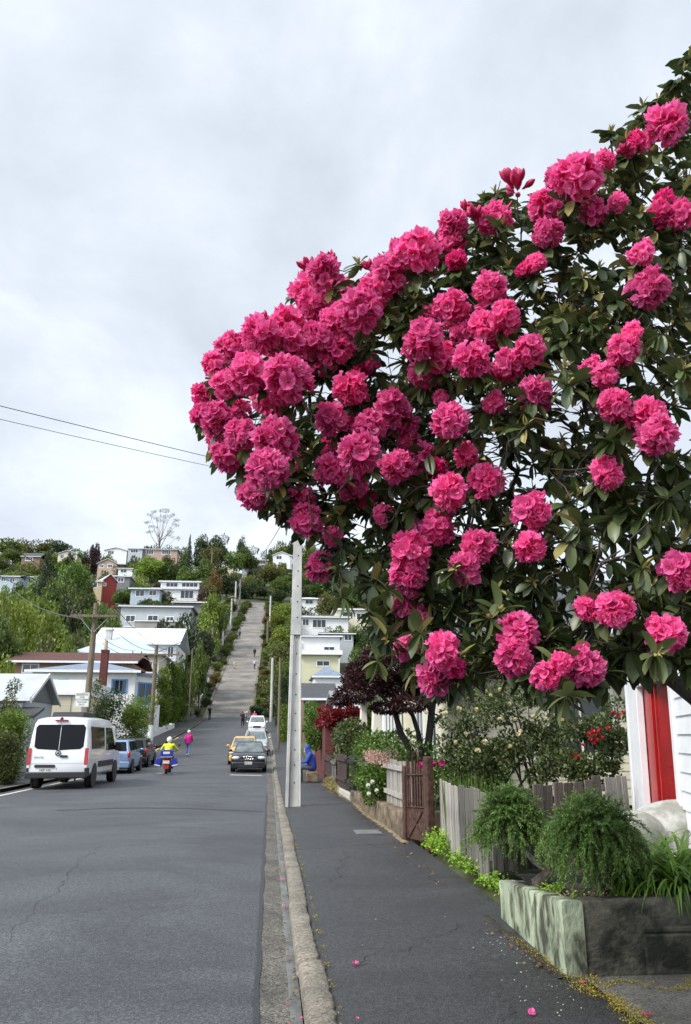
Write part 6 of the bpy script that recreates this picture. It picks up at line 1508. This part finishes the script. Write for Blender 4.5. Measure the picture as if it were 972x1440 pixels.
MB().box(.24, 1.31, -.03, -.004, zz + .12, zz + 1.5, 0, M).build('pane', m_glass, wf)
m = MB(); m.prism([(xr - .3, .2), (xr + 1.5, 1.5), (xr + 1.5, 2.8), (xr - .3, 2.8)], z1 + .003, z1 + .2, 'z'); m.build('bay_roof', r_slate, h)
c_ = at(141, 1000, 57); zt = at(141, 907, 57).z
ct = thing('brick_chimney', 'tall dark red chimney stack with a clay pot at the white house', 'chimney', (c_.x, 57, c_.z - 2))
MB().box(-.24, .24, -.24, .24, 0, zt - c_.z + 2 - .5).box(-.27, .27, -.27, .27, zt - c_.z + 1.503, zt - c_.z + 1.65).build('stack', m_brick, ct); MB().lathe([(.15, zt - c_.z + 1.653), (.12, zt - c_.z + 2.3)], 12).build('pot', w_tan, ct)
house('brown_roof_house', 'long low brick house under a brown tiled roof', 'brown tiled house', 72, 17, 184, 932, 960, 8, 'side', w_brick, r_brown, 1.2, 0, [(32, 935, 54, 945)], .6)
house('hipped_villa', 'cream villa with pale blue hipped iron roof and white chimney', 'pale blue hipped villa', 85, 100, 222, 919, 960, 9, 'hip', w_cream, r_blue, 2.4, 0, [(199, 931, 206, 945), (208, 931, 214, 945)], .5, (154, 887, 9, m_conc), None, None)
house('white_roofed_house', 'large white house with a broad bright white roof', 'broad white roofed house', 97, 130, 246, 906, 945, 11, 'side', w_white, r_white, 2.6, 0, [(236, 910, 244, 924)], .5, None)
house('wide_grey_house', 'wide flat pale grey house above the white roofs', 'wide pale grey house', 152, 169, 268, 854, 874, 12, 'flat', w_grey, r_grey, .35, 0, [(177, 866, 190, 874), (208, 866, 222, 874), (234, 868, 244, 873)], .5)
house('concrete_garage', 'bare concrete basement block below the wide grey house', 'bare concrete block', 149, 188, 250, 874, 890, 6, 'flat', w_conc, w_conc, .2, 0, [], .1, None, cat='garage')
house('white_shed', 'small white shed beneath the concrete block with two white pots', 'small white shed', 144, 170, 188, 882, 890, 4, 'flat', w_white, r_white, .2, 0, [(173, 884, 180, 888)], .1, cat='shed')
house('blue_grey_house', 'pale blue grey flat roofed house among shrubs', 'pale blue grey house', 190, 183, 224, 829, 845, 9, 'mono', w_blue, r_silver, .8, 0, [(191, 830, 203, 838), (210, 831, 220, 837)], .6)
house('two_storey_house', 'upper flat roofed white house with strip windows', 'strip windowed house', 212, 226, 280, 819, 826, 9, 'mono', w_white, r_silver, .9, 0, [(234, 820, 250, 825), (256, 820, 278, 825)], .6)
house('lower_flat_house', 'white balcony house directly under the strip windowed one', 'white balcony house', 205, 215, 286, 829, 843, 7, 'flat', w_white, r_silver, .35, 0, [(254, 831, 272, 841), (228, 832, 240, 839)], .5)
house('rusty_carport', 'carport with rust streaked iron roof beside the street trees', 'rusty carport', 178, 244, 288, 848, 856, 7, 'mono', w_dgrey, r_rust, 1.0, 0, [], .5, cat='carport')
house('red_barn_house', 'barn red house with steep pale roof', 'barn red house', 205, 143, 164, 817, 834, 12, 'gable', w_red, r_silver, 2.0, .5, [(146, 820, 149, 823)], .3)
house('tan_annex', 'tan timber annex joined below the barn red house', 'tan annex', 204, 122, 143, 818, 830, 8, 'mono', w_tan, r_rust, .7, 0, [(126, 820, 137, 826)], .3)
house('dark_blue_house', 'dark slate house behind the barn red one', 'dark slate house', 222, 155, 182, 811, 822, 8, 'flat', w_dgrey, r_silver, .3, 0, [(166, 813, 174, 818)], .4)
house('white_house', 'white house with dark roof at the far outer edge of the slope', 'dark roofed white house', 205, -8, 26, 811, 822, 9, 'side', w_blue, r_dark, 1.2, 0, [(2, 813, 8, 817), (14, 813, 21, 818)], .5)
house('white_house', 'pale house with long dark roof next to the dark pine', 'long dark roofed pale house', 210, 26, 50, 812, 824, 9, 'mono', w_blue, r_dark, 1.0, 0, [(30, 814, 36, 819), (40, 814, 45, 819)], .4)
house('brown_gable_house', 'brown timber house with dark steep roof high on the slope', 'brown timber house', 320, 30, 56, 783, 790, 10, 'side', w_brown, r_dark, 2.6, 0, [(36, 784, 46, 788)], .5)
house('ridge_house', 'small cream cottage at the skyline by the dark pine', 'cream skyline cottage', 330, 81, 108, 779, 788, 9, 'gable', w_cream, r_dark, 1.6, 0, [(85, 780, 90, 785), (97, 780, 104, 785)], .5)
house('ridge_house', 'long white house with pale roof on the skyline', 'long white skyline house', 385, 147, 178, 774, 782, 9, 'gable', w_white, r_silver, 1.5, 0, [(152, 775, 160, 779)], .5)
house('ridge_house', 'grey flat roofed house next on the skyline', 'flat skyline house', 382, 180, 200, 772, 780, 9, 'mono', w_grey, r_silver, .8, 0, [(184, 773, 194, 777)], .5)
house('salmon_house', 'salmon pink house with tan roof below the skyline', 'salmon pink house', 320, 137, 164, 793, 803, 9, 'gable', w_pink, r_rust, 2.2, 0, [(141, 794, 146, 798), (152, 794, 158, 798)], .5)
house('small_white_house', 'small white house with grey roof near the salmon one', 'small white hill house', 300, 166, 186, 800, 808, 8, 'flat', w_white, r_grey, .4, 0, [(170, 801, 178, 805)], .4)
house('long_brick_house', 'long low brick and cream house by the tall gum tree', 'long low brick house', 385, 199, 249, 773, 784, 9, 'flat', w_pink, r_grey, .5, 0, [(206, 774, 216, 779), (228, 774, 240, 779)], .6)
house('cream_hill_house', 'cream house with grey gable at the head of the street', 'cream street head house', 370, 298, 332, 791, 801, 10, 'side', w_cream, r_grey, 1.5, 0, [(302, 792, 312, 797), (316, 790, 324, 796)], .5)
house('deck_house', 'grey house with a dark deck at the head of the street', 'dark decked house', 368, 341, 376, 788, 801, 10, 'flat', w_grey, r_silver, .4, 0, [(343, 791, 356, 797), (360, 788, 373, 793)], .6, ledge=(341, 374, 798, 1.5, w_dgrey))
house('white_hill_house', 'bright white gabled house high beside the pole', 'bright white gabled house', 385, 384, 408, 781, 789, 10, 'gable', w_white, r_white, 1.9, 0, [(389, 782, 396, 786)], .5)
house('white_hill_house', 'grey wing at the end of the bright white gabled house', 'grey wing house', 383, 408, 424, 782, 790, 9, 'flat', w_grey, r_silver, .4, 0, [(411, 783, 418, 787)], .4)
house('hip_roof_house', 'house with low white hipped roof in the trees beyond the pole', 'low white hipped house', 205, 412, 458, 842, 850, 10, 'hip', w_white, r_white, 1.2, 0, [(430, 844, 440, 849)], .6)
house('cream_flat_house', 'cream flat roofed house highest beyond the power pole', 'cream flat roofed house', 172, 472, 517, 858, 876, 9, 'flat', w_cream, r_silver, .35, 0, [(482, 861, 496, 870), (502, 863, 513, 871)], .5)
house('blue_balcony_house', 'white house with a long blue glazed front beyond the power pole', 'blue glazed house', 166, 424, 490, 869, 886, 8, 'flat', w_white, r_silver, .4, 0, [(440, 872, 458, 882), (426, 871, 434, 879)], .5)
house('brown_flat_house', 'low grey house with dark windows peeping over the white terrace house', 'low peeping house', 146, 452, 497, 892, 905, 6, 'flat', w_grey, r_dark, .3, 0, [(485, 893, 494, 900)], .5)
house('white_terrace_house', 'white flat roofed house with dark garage above the pale yellow house', 'white terrace house', 136, 424, 478, 896, 917, 7, 'flat', w_white, r_grey, .3, 0, [(456, 910, 470, 915), (424, 905, 427, 914)], .5)
house('pale_yellow_house', 'pale yellow two storey house with a white band beyond the pole', 'pale yellow two storey house', 124, 424, 476, 921, 962, 8, 'flat', w_yel, m_trimW, .75, 0, [(446, 930, 463, 936)], .6)
house('blue_roof_house', 'white cottage with blue grey hipped roof below the yellow house', 'blue grey hipped cottage', 86, 442, 482, 951, 985, 7, 'hip', w_white, r_slate, 1.3, 0, [(456, 963, 464, 972)], .3)
house('gabled_house', 'dark gabled cottage with white trim behind the crimson creeper', 'dark gabled cottage', 66, 427, 470, 984, 1010, 8, 'side', w_brown, r_dark, 1.5, 0, [(432, 987, 438, 996)], .4)
house('white_bay_house', 'tall white bay fronted villa behind the maple', 'white bay fronted villa', 44, 476, 500, 995, 1040, 7, 'side', w_white, r_grey, 1.0, 0, [(481, 985, 486, 1010), (489, 985, 494, 1010)], .3)
# --- white garden wall, railings, picket fence on the far side
gw = thing('white_garden_wall', 'white rendered garden wall stepping up beside the far footpath', 'wall', (-10.35, 64, prof(64)))
m = MB()
for i in range(9):
    z = prof(64 + i * 2.6 + 2.6); m.box(-.12, .12, i * 2.6, i * 2.6 + 2.59, -1, z - prof(64) + .55 + (1.0 if i == 0 else 0))
m.build('low_wall', w_white, gw)
m = MB(); m.box(-2.2, -.13, 12.5, 12.8, -1, 3.6); m.box(-.75, -.125, 2.6, 2.85, -1, 2.6); m.box(-.75, -.55, 2.86, 12.49, -1, 2.8); m.build('tall_wall', w_white, gw)
t = thing('picket_railing', 'white picket railing beside the path up the steep street', 'railing', (-9.95, 113, prof(113)))
m = MB()
for i in range(24): y0 = i * .62; m.box(-.03, .03, y0, y0 + .34, prof(113 + y0) - prof(113) - .1, prof(113 + y0) - prof(113) + 1.25)
m.build('picket', w_white, t)
t = fence('picket_fence', 'grey picket fence behind the white van', (-11.7, 26.5), (-11.7, 33), .12, 1.0, 34, m_greyL, gap=.07, hv=.03, rails=False)
# --- hedges and bushes nearest on the far side
def hed(label, name, cat, px0, px1, pt, Y, depth, mat, seed, ls=.10, n=9000, base=None, group=None, bs=.55):
    a = at(px0, 1000, Y); b_ = at(px1, 1000, Y); zt = at((px0 + px1) / 2, pt, Y).z; zb = ground((a.x + b_.x) / 2, Y) if base is None else base
    q = random.Random(seed); w = b_.x - a.x; bl = []; r_ = min(bs, w * .34, (zt - zb) * .34)
    for _ in range(40):
        u, v_, k = q.random(), q.random(), q.random(); s_ = r_ * q.uniform(.75, 1.15); bl.append((a.x + s_ * .8 + (w - 1.6 * s_) * u, Y + s_ * .6 + (depth - s_) * v_, zb + s_ * .5 + (zt - zb - s_ * 1.2) * k, s_, s_, s_))
    o = leafy(label, name, cat, (a.x + w / 2, Y + depth / 2, zb), bl, n, ls, mat, seed, .65, group)
    HRECT.append((px0, pt, px1, 1060, Y)); return o
m_bushA = leafmat('olive_bush_leaf', (.05, .065, .015), (.14, .16, .045), trans=.25, rough=.5, nvar=.3, nsc=1)
m_bushB = leafmat('dark_green_leaf', (.018, .036, .010), (.06, .095, .022), trans=.2, rough=.45, nvar=.3, nsc=1)
m_bushC = leafmat('fresh_green_leaf', (.075, .13, .016), (.21, .29, .045), trans=.3, rough=.45, nvar=.3, nsc=1)
hed('olive bush in front of the grey gabled cottage', 'garden_bush', 'shrub', -12, 20, 952, 35, 1.6, m_bushA, 61, .09, 7000)
hed('fresh green hedge bush below the cottage at the far kerb', 'garden_bush', 'shrub', -14, 36, 998, 31.5, 1.6, m_bushC, 62, .085, 9000)
hed('brownish dense hedge beside the grey picket fence', 'garden_hedge', 'hedge', -16, 24, 1030, 28.5, 1.6, m_bushA, 63, .07, 10000)
hed('pointed dark green shrub behind the parking sign', 'conical_shrub', 'shrub', 121, 168, 968, 43, 2.2, m_bushB, 64, .10, 9000)
hed('tall clipped green hedge behind the parked hatchbacks', 'clipped_hedge', 'hedge', 160, 212, 978, 51, 3.0, m_bushC, 65, .10, 14000)
hed('tip of the pointed shrub against the white house wall', 'conical_shrub', 'shrub', 122, 140, 953, 43.5, 1., m_bushA, 66, .09, 2500)
hed('rounded hedge with yellow tips beside the timber pole with white foot', 'garden_hedge', 'hedge', 214, 262, 943, 107, 6, m_bushC, 67, .19, 12000, bs=1.2)
hed('leafy green tree hiding the corner of the villa by the timber pole', 'garden_bush', 'shrub', 213, 237, 938, 80, 3, m_bushC, 81, .15, 9000, bs=.8)
hed('yellow green tree beside the big white house wall', 'garden_bush', 'shrub', 232, 250, 930, 91, 3, m_bushC, 82, .17, 8000, bs=.8)
hed('square clipped hedge block above the white garden wall', 'clipped_hedge', 'hedge', 230, 257, 977, 98, 3, m_bushC, 68, .13, 8000)
hed('long green hedge running up beside the far footpath', 'clipped_hedge', 'hedge', 256, 284, 940, 128, 8, m_bushC, 69, .22, 12000, bs=1.3)
hed('dark bush under the square clipped hedge', 'garden_bush', 'shrub', 212, 236, 985, 93, 2, m_bushB, 70, .14, 6000)
hed('green hedge beside the footpath past the dark slender pole', 'garden_hedge', 'hedge', 394, 412, 985, 66, 9, m_bushC, 71, .14, 8000, bs=.7)
hed('dark hedge farther up the flowering side footpath', 'garden_hedge', 'hedge', 386, 410, 940, 90, 8, m_bushB, 72, .18, 8000, bs=1.)

# ================================================================== trees of the hill
def crown(kind, seed):
    q = random.Random(seed); gg = np.random.default_rng(seed); n = 3600; ls = .052
    if kind == 'cone':
        bl = [(q.gauss(0, .03) + .30 * (1 - k) * cos(k * 40), .30 * (1 - k) * sin(k * 40), .08 + .88 * k, .24 * (1 - k) + .05, .24 * (1 - k) + .05, .09) for k in [i / 38 for i in range(39)]]; n = 4200; ls = .045
    elif kind == 'wide': bl = blobs_in((0, 0, .62), (.5, .5, .36), 22, q, (.30, .48), .9)
    elif kind == 'tall': bl = blobs_in((0, 0, .56), (.42, .42, .46), 24, q, (.28, .45))
    elif kind == 'bush': bl = blobs_in((0, 0, .42), (.5, .5, .46), 20, q, (.32, .5)); ls = .06; n = 3000
    elif kind == 'hedge':
        bl = [(q.uniform(-.4, .4), q.uniform(-.4, .4), q.uniform(.15, .85), .16, .16, .16) for _ in range(40)]
    P, d = crown_pts(bl, n, gg, .5)
    D = nrm(d + gg.normal(size=d.shape) * .8 + np.array([0, 0, .25])); Ln = ls * gg.uniform(.6, 1.4, n)
    V, FF, ow = scatter(KITE, KITEF, P, frames(D, gg.normal(size=n) * .6), Ln * .75, Ln, Ln)
    return V, FF, gg.random(n)[ow]
LEAFM = {
    'green': leafmat('hill_green', (.065, .105, .018), (.165, .225, .048), trans=.25, rough=.55, orand=.35, hrand=.02, nvar=.3, nsc=3),
    'lime': leafmat('hill_lime', (.11, .165, .02), (.25, .32, .055), trans=.3, rough=.55, orand=.25, hrand=.015, nvar=.25, nsc=3),
    'dark': leafmat('hill_dark', (.028, .048, .016), (.075, .105, .034), trans=.15, rough=.55, orand=.3, hrand=.02, nvar=.3, nsc=3),
    'olive': leafmat('hill_olive', (.075, .085, .022), (.18, .185, .055), trans=.2, rough=.6, orand=.3, hrand=.025, nvar=.3, nsc=3),
    'rust': leafmat('hill_rust', (.12, .075, .018), (.24, .17, .045), trans=.25, rough=.6, orand=.3, hrand=.03, nvar=.3, nsc=3),
    'plum': leafmat('hill_plum', (.028, .012, .014), (.075, .032, .034), trans=.2, rough=.6, orand=.3, nvar=.3, nsc=3)}
m_tbark = pm('hill_tree_bark', (.04, .032, .025), .9, .4, 3)
PROTO = {}
def proto(shape, colr, v):
    k = (shape, colr, v)
    if k not in PROTO:
        sk = (shape, v)
        if sk not in PROTO: PROTO[sk] = crown(shape, 300 + v * 7 + len(shape) * 31)
        V, F, r_ = PROTO[sk]; PROTO[k] = np_mesh('crown', V, F, LEAFM[colr], r_)
    return PROTO[k]
tm = MB().tube([(0, 0, -.25), (.01, 0, .1), (0, .01, .45), (.02, 0, .75)], [.035, .028, .018, .006], 7)
for i in range(6): a = i * 1.05; tm.tube([(0, 0, .25 + .05 * i), (.16 * cos(a), .16 * sin(a), .45 + .05 * i), (.28 * cos(a), .28 * sin(a), .58 + .05 * i)], [.014, .009, .003], 5)
TRUNK = tm.mesh('trunk', m_tbark, 1.2)
KD = {'green': 'green', 'lime': 'lime green', 'dark': 'dark green', 'olive': 'olive', 'rust': 'rusty orange', 'plum': 'plum coloured'}
SD = {'cone': ('pointed conifer', 'conifer_tree', 'tree'), 'wide': ('spreading tree', 'broadleaf_tree', 'tree'), 'tall': ('upright tree', 'broadleaf_tree', 'tree'), 'bush': ('rounded bush', 'hill_bush', 'shrub'), 'hedge': ('block of hedge', 'clipped_hedge', 'hedge')}
TREES = []
def plant(px, pt, wpx, Y, shape, colr, hmin=1.0, sink=0):
    q = at(px, pt, Y); gz = ground(q.x, Y) if not (-11.6 < q.x < .5 and Y < 250) else prof(Y); h = max(hmin, q.z - gz); w = wpx / 1125 * Y
    TREES.append([px, pt, w, Y, shape, colr, h, gz - sink, q.x])
hand_trees = [
 # near and middle left
 (28,835,70,92,'wide','lime'),(5,845,60,84,'wide','lime'),(70,850,62,100,'wide','lime'),(48,822,80,120,'wide','lime'),(65,882,52,78,'bush','olive'),(10,862,60,74,'wide','green'),(100,890,34,84,'tall','green'),(5,915,44,66,'bush','lime'),(100,836,50,125,'tall','dark'),(118,825,50,140,'wide','green'),(95,862,44,110,'bush','green'),(20,885,40,80,'tall','green'),(140,842,44,130,'wide','green'),(160,848,36,128,'bush','green'),(70,775,46,165,'cone','dark'),(105,782,50,180,'wide','green'),(125,796,34,190,'tall','green'),(86,812,50,160,'wide','green'),(20,820,40,150,'bush','lime'),(55,805,30,190,'bush','lime'),(140,872,30,118,'bush','lime'),(112,868,26,112,'bush','olive'),
 (265,862,62,118,'wide','dark'),(240,868,44,125,'wide','dark'),(285,880,44,116,'wide','dark'),(303,835,46,160,'wide','lime'),(297,850,44,150,'bush','lime'),(292,815,34,205,'tall','olive'),(303,800,30,215,'tall','rust'),(320,805,40,240,'wide','dark'),(215,780,52,270,'wide','lime'),(200,805,40,240,'bush','lime'),(240,790,40,270,'wide','green'),(262,795,36,260,'tall','green'),(285,785,40,265,'wide','green'),(190,815,30,225,'bush','lime'),(235,826,34,196,'bush','olive'),(212,842,40,175,'wide','dark'),(228,838,40,170,'bush','green'),(196,846,26,170,'bush','dark'),(262,915,40,102,'bush','lime'),(228,925,50,92,'wide','green'),(245,905,36,100,'bush','green'),(284,905,30,112,'tall','green'),(286,818,16,200,'bush','plum'),(225,812,22,240,'bush','plum'),
 # skyline
 (12,758,50,400,'wide','green'),(62,756,44,420,'wide','olive'),(88,758,34,380,'wide','dark'),(30,757,40,420,'wide','olive'),(110,768,30,400,'bush','green'),(136,762,22,330,'tall','plum'),(125,770,26,420,'bush','dark'),(152,770,30,420,'bush','green'),(215,758,30,395,'bush','olive'),(235,764,30,430,'bush','green'),(256,762,28,420,'bush','green'),(268,752,14,380,'cone','dark'),(290,752,34,370,'wide','dark'),(312,750,34,375,'wide','dark'),(300,764,40,345,'wide','olive'),(343,755,26,372,'tall','dark'),(352,768,40,360,'wide','green'),(330,772,36,345,'wide','green'),(392,762,36,420,'wide','lime'),(376,768,26,410,'bush','dark'),(414,758,30,420,'wide','dark'),(440,765,40,410,'wide','green'),(470,765,46,400,'wide','dark'),(500,760,50,410,'wide','green'),(530,770,50,400,'wide','olive'),(180,768,30,430,'bush','dark'),(20,770,40,360,'wide','green'),(5,785,40,330,'wide','green'),(45,790,30,300,'bush','lime'),(150,785,30,330,'bush','dark'),(195,785,36,330,'wide','green'),(170,790,26,310,'bush','olive'),(120,784,30,330,'tall','plum'),
 # head of the street and right slope
 (340,820,36,262,'bush','dark'),(356,818,34,262,'wide','dark'),(372,800,34,300,'wide','olive'),(385,792,40,300,'wide','olive'),(372,825,40,258,'wide','dark'),(395,812,40,250,'wide','green'),(390,830,34,240,'wide','dark'),(360,808,30,285,'bush','olive'),(346,812,24,285,'bush','rust'),(410,805,50,270,'wide','green'),(440,800,60,280,'wide','green'),(470,805,56,270,'wide','olive'),(445,818,56,240,'wide','green'),(480,818,50,230,'wide','dark'),(505,830,56,210,'wide','green'),(465,832,44,190,'wide','olive'),(430,848,40,185,'bush','green'),(400,842,36,200,'bush','lime'),(396,860,36,180,'wide','lime'),(402,878,40,150,'wide','lime'),(398,900,40,130,'wide','olive'),(405,925,34,112,'wide','green'),(388,880,22,170,'bush','rust'),(442,857,26,175,'bush','green'),(412,862,26,165,'tall','green'),(470,875,36,160,'bush','green'),(458,858,22,168,'tall','olive'),(436,912,26,128,'bush','lime'),(440,945,30,100,'bush','olive'),(432,965,20,90,'bush','green'),(505,880,40,150,'wide','green'),(510,905,40,110,'wide','green'),(530,870,60,140,'wide','dark'),(560,850,70,150,'wide','green'),(600,840,80,160,'wide','olive'),(640,860,80,140,'wide','green'),(690,850,90,150,'wide','green'),(740,840,90,160,'wide','dark'),(790,860,90,140,'wide','green'),(840,850,90,150,'wide','olive'),
 (90,784,26,322,'wide','green'),(40,787,24,308,'bush','olive'),(155,779,22,372,'wide','green'),(190,777,20,370,'bush','dark'),(215,779,24,372,'bush','green'),(238,780,22,368,'wide','olive'),(150,799,20,308,'bush','green'),(178,804,18,288,'bush','lime'),(310,797,24,358,'wide','green'),(352,798,14,352,'bush','dark'),(396,786,18,372,'bush','green'),(418,787,18,370,'wide','dark'),(100,777,20,322,'tall','dark'),(128,824,20,196,'bush','green'),(30,818,26,195,'wide','green'),(8,817,22,190,'bush','lime'),(200,838,20,182,'bush','green'),(250,845,22,196,'bush','lime'),
 (515,975,40,50,'tall','green'),(500,1010,34,40,'bush','green'),(470,985,26,58,'bush','green')]
for a in hand_trees: plant(*a)
# planting beside the steep street
q = random.Random(77)
for Y in range(109, 240, 5):
    for sd in (0, 1):
        x = (xl_s(Y) - q.uniform(.7, 1.3)) if sd == 0 else (xr_s(Y) + q.uniform(.7, 1.5))
        h = q.uniform(.7, 1.6) * (1 + (Y - 105) / 180); px_, pt_ = pix((x, Y, prof(Y) + h))
        plant(px_, pt_, h * q.uniform(1.2, 1.7) / Y * 1125, Y, 'bush', q.choice(['rust', 'olive', 'green', 'dark', 'olive', 'lime', 'green', 'olive']), .5)
    x = xr_s(Y) + q.uniform(2.8, 5); h = q.uniform(1.8, 4); px_, pt_ = pix((x, Y, prof(Y) + h)); plant(px_, pt_, h * 1.2 / Y * 1125, Y, q.choice(['bush', 'wide']), q.choice(['lime', 'green', 'olive', 'green']))
    if Y > 118: x = xl_s(Y) - q.uniform(3.6, 7); h = q.uniform(1.6, 3.6); px_, pt_ = pix((x, Y, prof(Y) + h)); plant(px_, pt_, h * 1.2 / Y * 1125, Y, q.choice(['bush', 'wide']), q.choice(['dark', 'green', 'olive', 'green']))
# fill the remaining slope, keeping the house fronts clear
def clear(px, pt, pb, w, Y):
    for (x0, y0, x1, y1, YH) in HRECT:
        if YH > 100 and Y < YH + 12 and px + w * .42 > x0 and px - w * .42 < x1 and pt < y0 + (y1 - y0) * .72 and pb > y0: return False
    return True
cnt_ = 0
for _ in range(7000):
    if cnt_ > 215: break
    Y = q.uniform(105, 425); px_ = q.uniform(-60, 640) if cnt_ < 165 else q.uniform(640, 1300); p = at(px_, 900, Y); x = p.x
    if -13.5 < x < 3.2 and Y < 250: continue
    if -16 < x < 6 and Y < 120: continue
    if any(math.hypot(x - t[8], Y - t[3]) < (4.0 + Y * .012) for t in TREES): continue
    h = q.uniform(3.0, 6.5) * (1 + Y / 900); w = h * q.uniform(.9, 1.4); gz = ground(x, Y); pxt, pyt = pix((x, Y, gz + h)); _, pyb = pix((x, Y, gz))
    if not clear(pxt, pyt, pyb, w / Y * 1125, Y): continue
    if pyt < 766 and pxt < 420: continue
    TREES.append([pxt, pyt, w, Y, q.choice(['wide', 'wide', 'bush', 'tall']), q.choice(['green', 'green', 'lime', 'dark', 'olive', 'olive', 'green', 'dark']), h, gz, x]); cnt_ += 1
LM += [('top of the steep street', 357, 838), ('foot of the steep street', 300, 1000), ('tall gum tree', 226, 745), ('white foot timber pole', 211, 960), ('picket railing', 288, 965)]
used = {}
def near_lm(px, py, k):
    d = sorted(LM, key=lambda l: (l[1] - px) ** 2 + ((l[2] - py) * 1.3) ** 2); return d[k]
q = random.Random(5)
for i, (px_, pt_, w, Y, shape, colr, h, gz, x) in enumerate(TREES):
    nm, oname, cat = SD[shape]; cy = pt_ + h * 1174 / Y * .4
    l = near_lm(px_, cy, 0); dx, dy = px_ - l[1], cy - l[2]
    rel = ('downhill of' if dy > 0 else 'uphill of') if abs(dy) > abs(dx) * .8 else ('to the left of' if dx < 0 else 'to the right of')
    size = 'tall' if h > 7.5 else ('low' if h < 1.4 else ('small' if h < 2.6 else ('broad' if w > h * 1.25 else 'mid sized')))
    lab = f'{size} {KD[colr]} {nm} {rel} the {l[0]}'; k = 1
    while lab in used and k < 5:
        l2 = near_lm(px_, cy, k)
        lab = f'{size} {KD[colr]} {nm} between the {l[0]} and the {l2[0]}'; k += 1
    if len(lab.split()) > 16: lab = lab.replace('mid sized ', '').replace('to the ', '').replace('broad ', '').replace('spreading ', '').replace('rounded ', '')
    n_ = 2
    base_lab = lab
    while lab in used or len(lab.split()) > 16:
        b2 = f'{KD[colr]} {nm} {rel} the {l[0]}'
        lab = b2 + ', ' + ['next one along', 'third along', 'fourth along', 'fifth along', 'sixth along', 'seventh along', 'eighth along', 'ninth along', 'tenth along', 'eleventh along'][min(n_ - 2, 9)]; n_ += 1
        if n_ > 13: break
    used[lab] = 1
    t = thing(oname, lab, cat, (x, Y, gz), q.uniform(0, 6.28), 'trees and bushes on the hillside', (w, w, h))
    link('crown', proto(shape, colr, i % 3), t)
    if h > 2.2: link('trunk', TRUNK, t)
# tall thin-crowned gum tree on the skyline
gb = at(224, 775, 392); gt_ = thing('gum_tree', 'tall sparse gum tree standing alone above the skyline', 'tree', (gb.x, 392, ground(gb.x, 392)))
gz0 = gt_.location.z; q = random.Random(66); tw = MB(); bl = []
def A4(px, py): p = at(px, py, 392); return Vector((p.x - gb.x, q.uniform(-2, 2), p.z - gz0))
fork = A4(225, 757)
tw.tube([(0, 0, -.5), fork * .5, fork], [.55, .45, .38], 7)
for (px_, py_) in [(207, 735), (212, 726), (218, 720), (226, 716), (234, 718), (240, 724), (246, 732), (214, 742), (240, 745), (230, 732), (222, 730), (248, 738), (236, 752), (210, 748), (229, 724), (248, 756)]:
    e_ = A4(px_, py_); st_ = fork * q.uniform(.55, 1.0); md = st_.lerp(e_, .55) + Vector((q.uniform(-1, 1), 0, q.uniform(-1.8, .4))); tw.tube([st_, st_.lerp(md, .5) + Vector((q.uniform(-.4, .4), 0, q.uniform(-.2, .6))), md, e_], [.20, .15, .11, .05], 5); bl += [(e_.x + q.gauss(0, .9), e_.y + q.gauss(0, .9), e_.z + q.gauss(0, .5), 1.25, 1.25, .75) for _ in range(3)]
tw.build('trunk', pm('pale_gum_bark', (.16, .14, .12), .9, .3, 2), gt_, 1.2)
gg = np.random.default_rng(4); P, d = crown_pts(bl, 2300, gg, .3); Ln = gg.uniform(.25, .5, len(P))
leafpart2('crown', P, nrm(d + gg.normal(size=d.shape)), Ln, Ln * .6, LEAFM['dark'], gt_, gn=gg)
# cross-street strip of pink at the top left of the steep street
t = thing('pink_awning', 'small pink awning beside the steep street', 'awning', at(327, 842, 196)); MB().prism([(-1.6, 0), (0, .5), (1.6, 0), (0, .35)], -1, 1, 'y').build('canvas', w_pink, t); MB().tube([(0, 0, -4), (0, 0, .4)], .06, 6).build('post', m_galv, t)
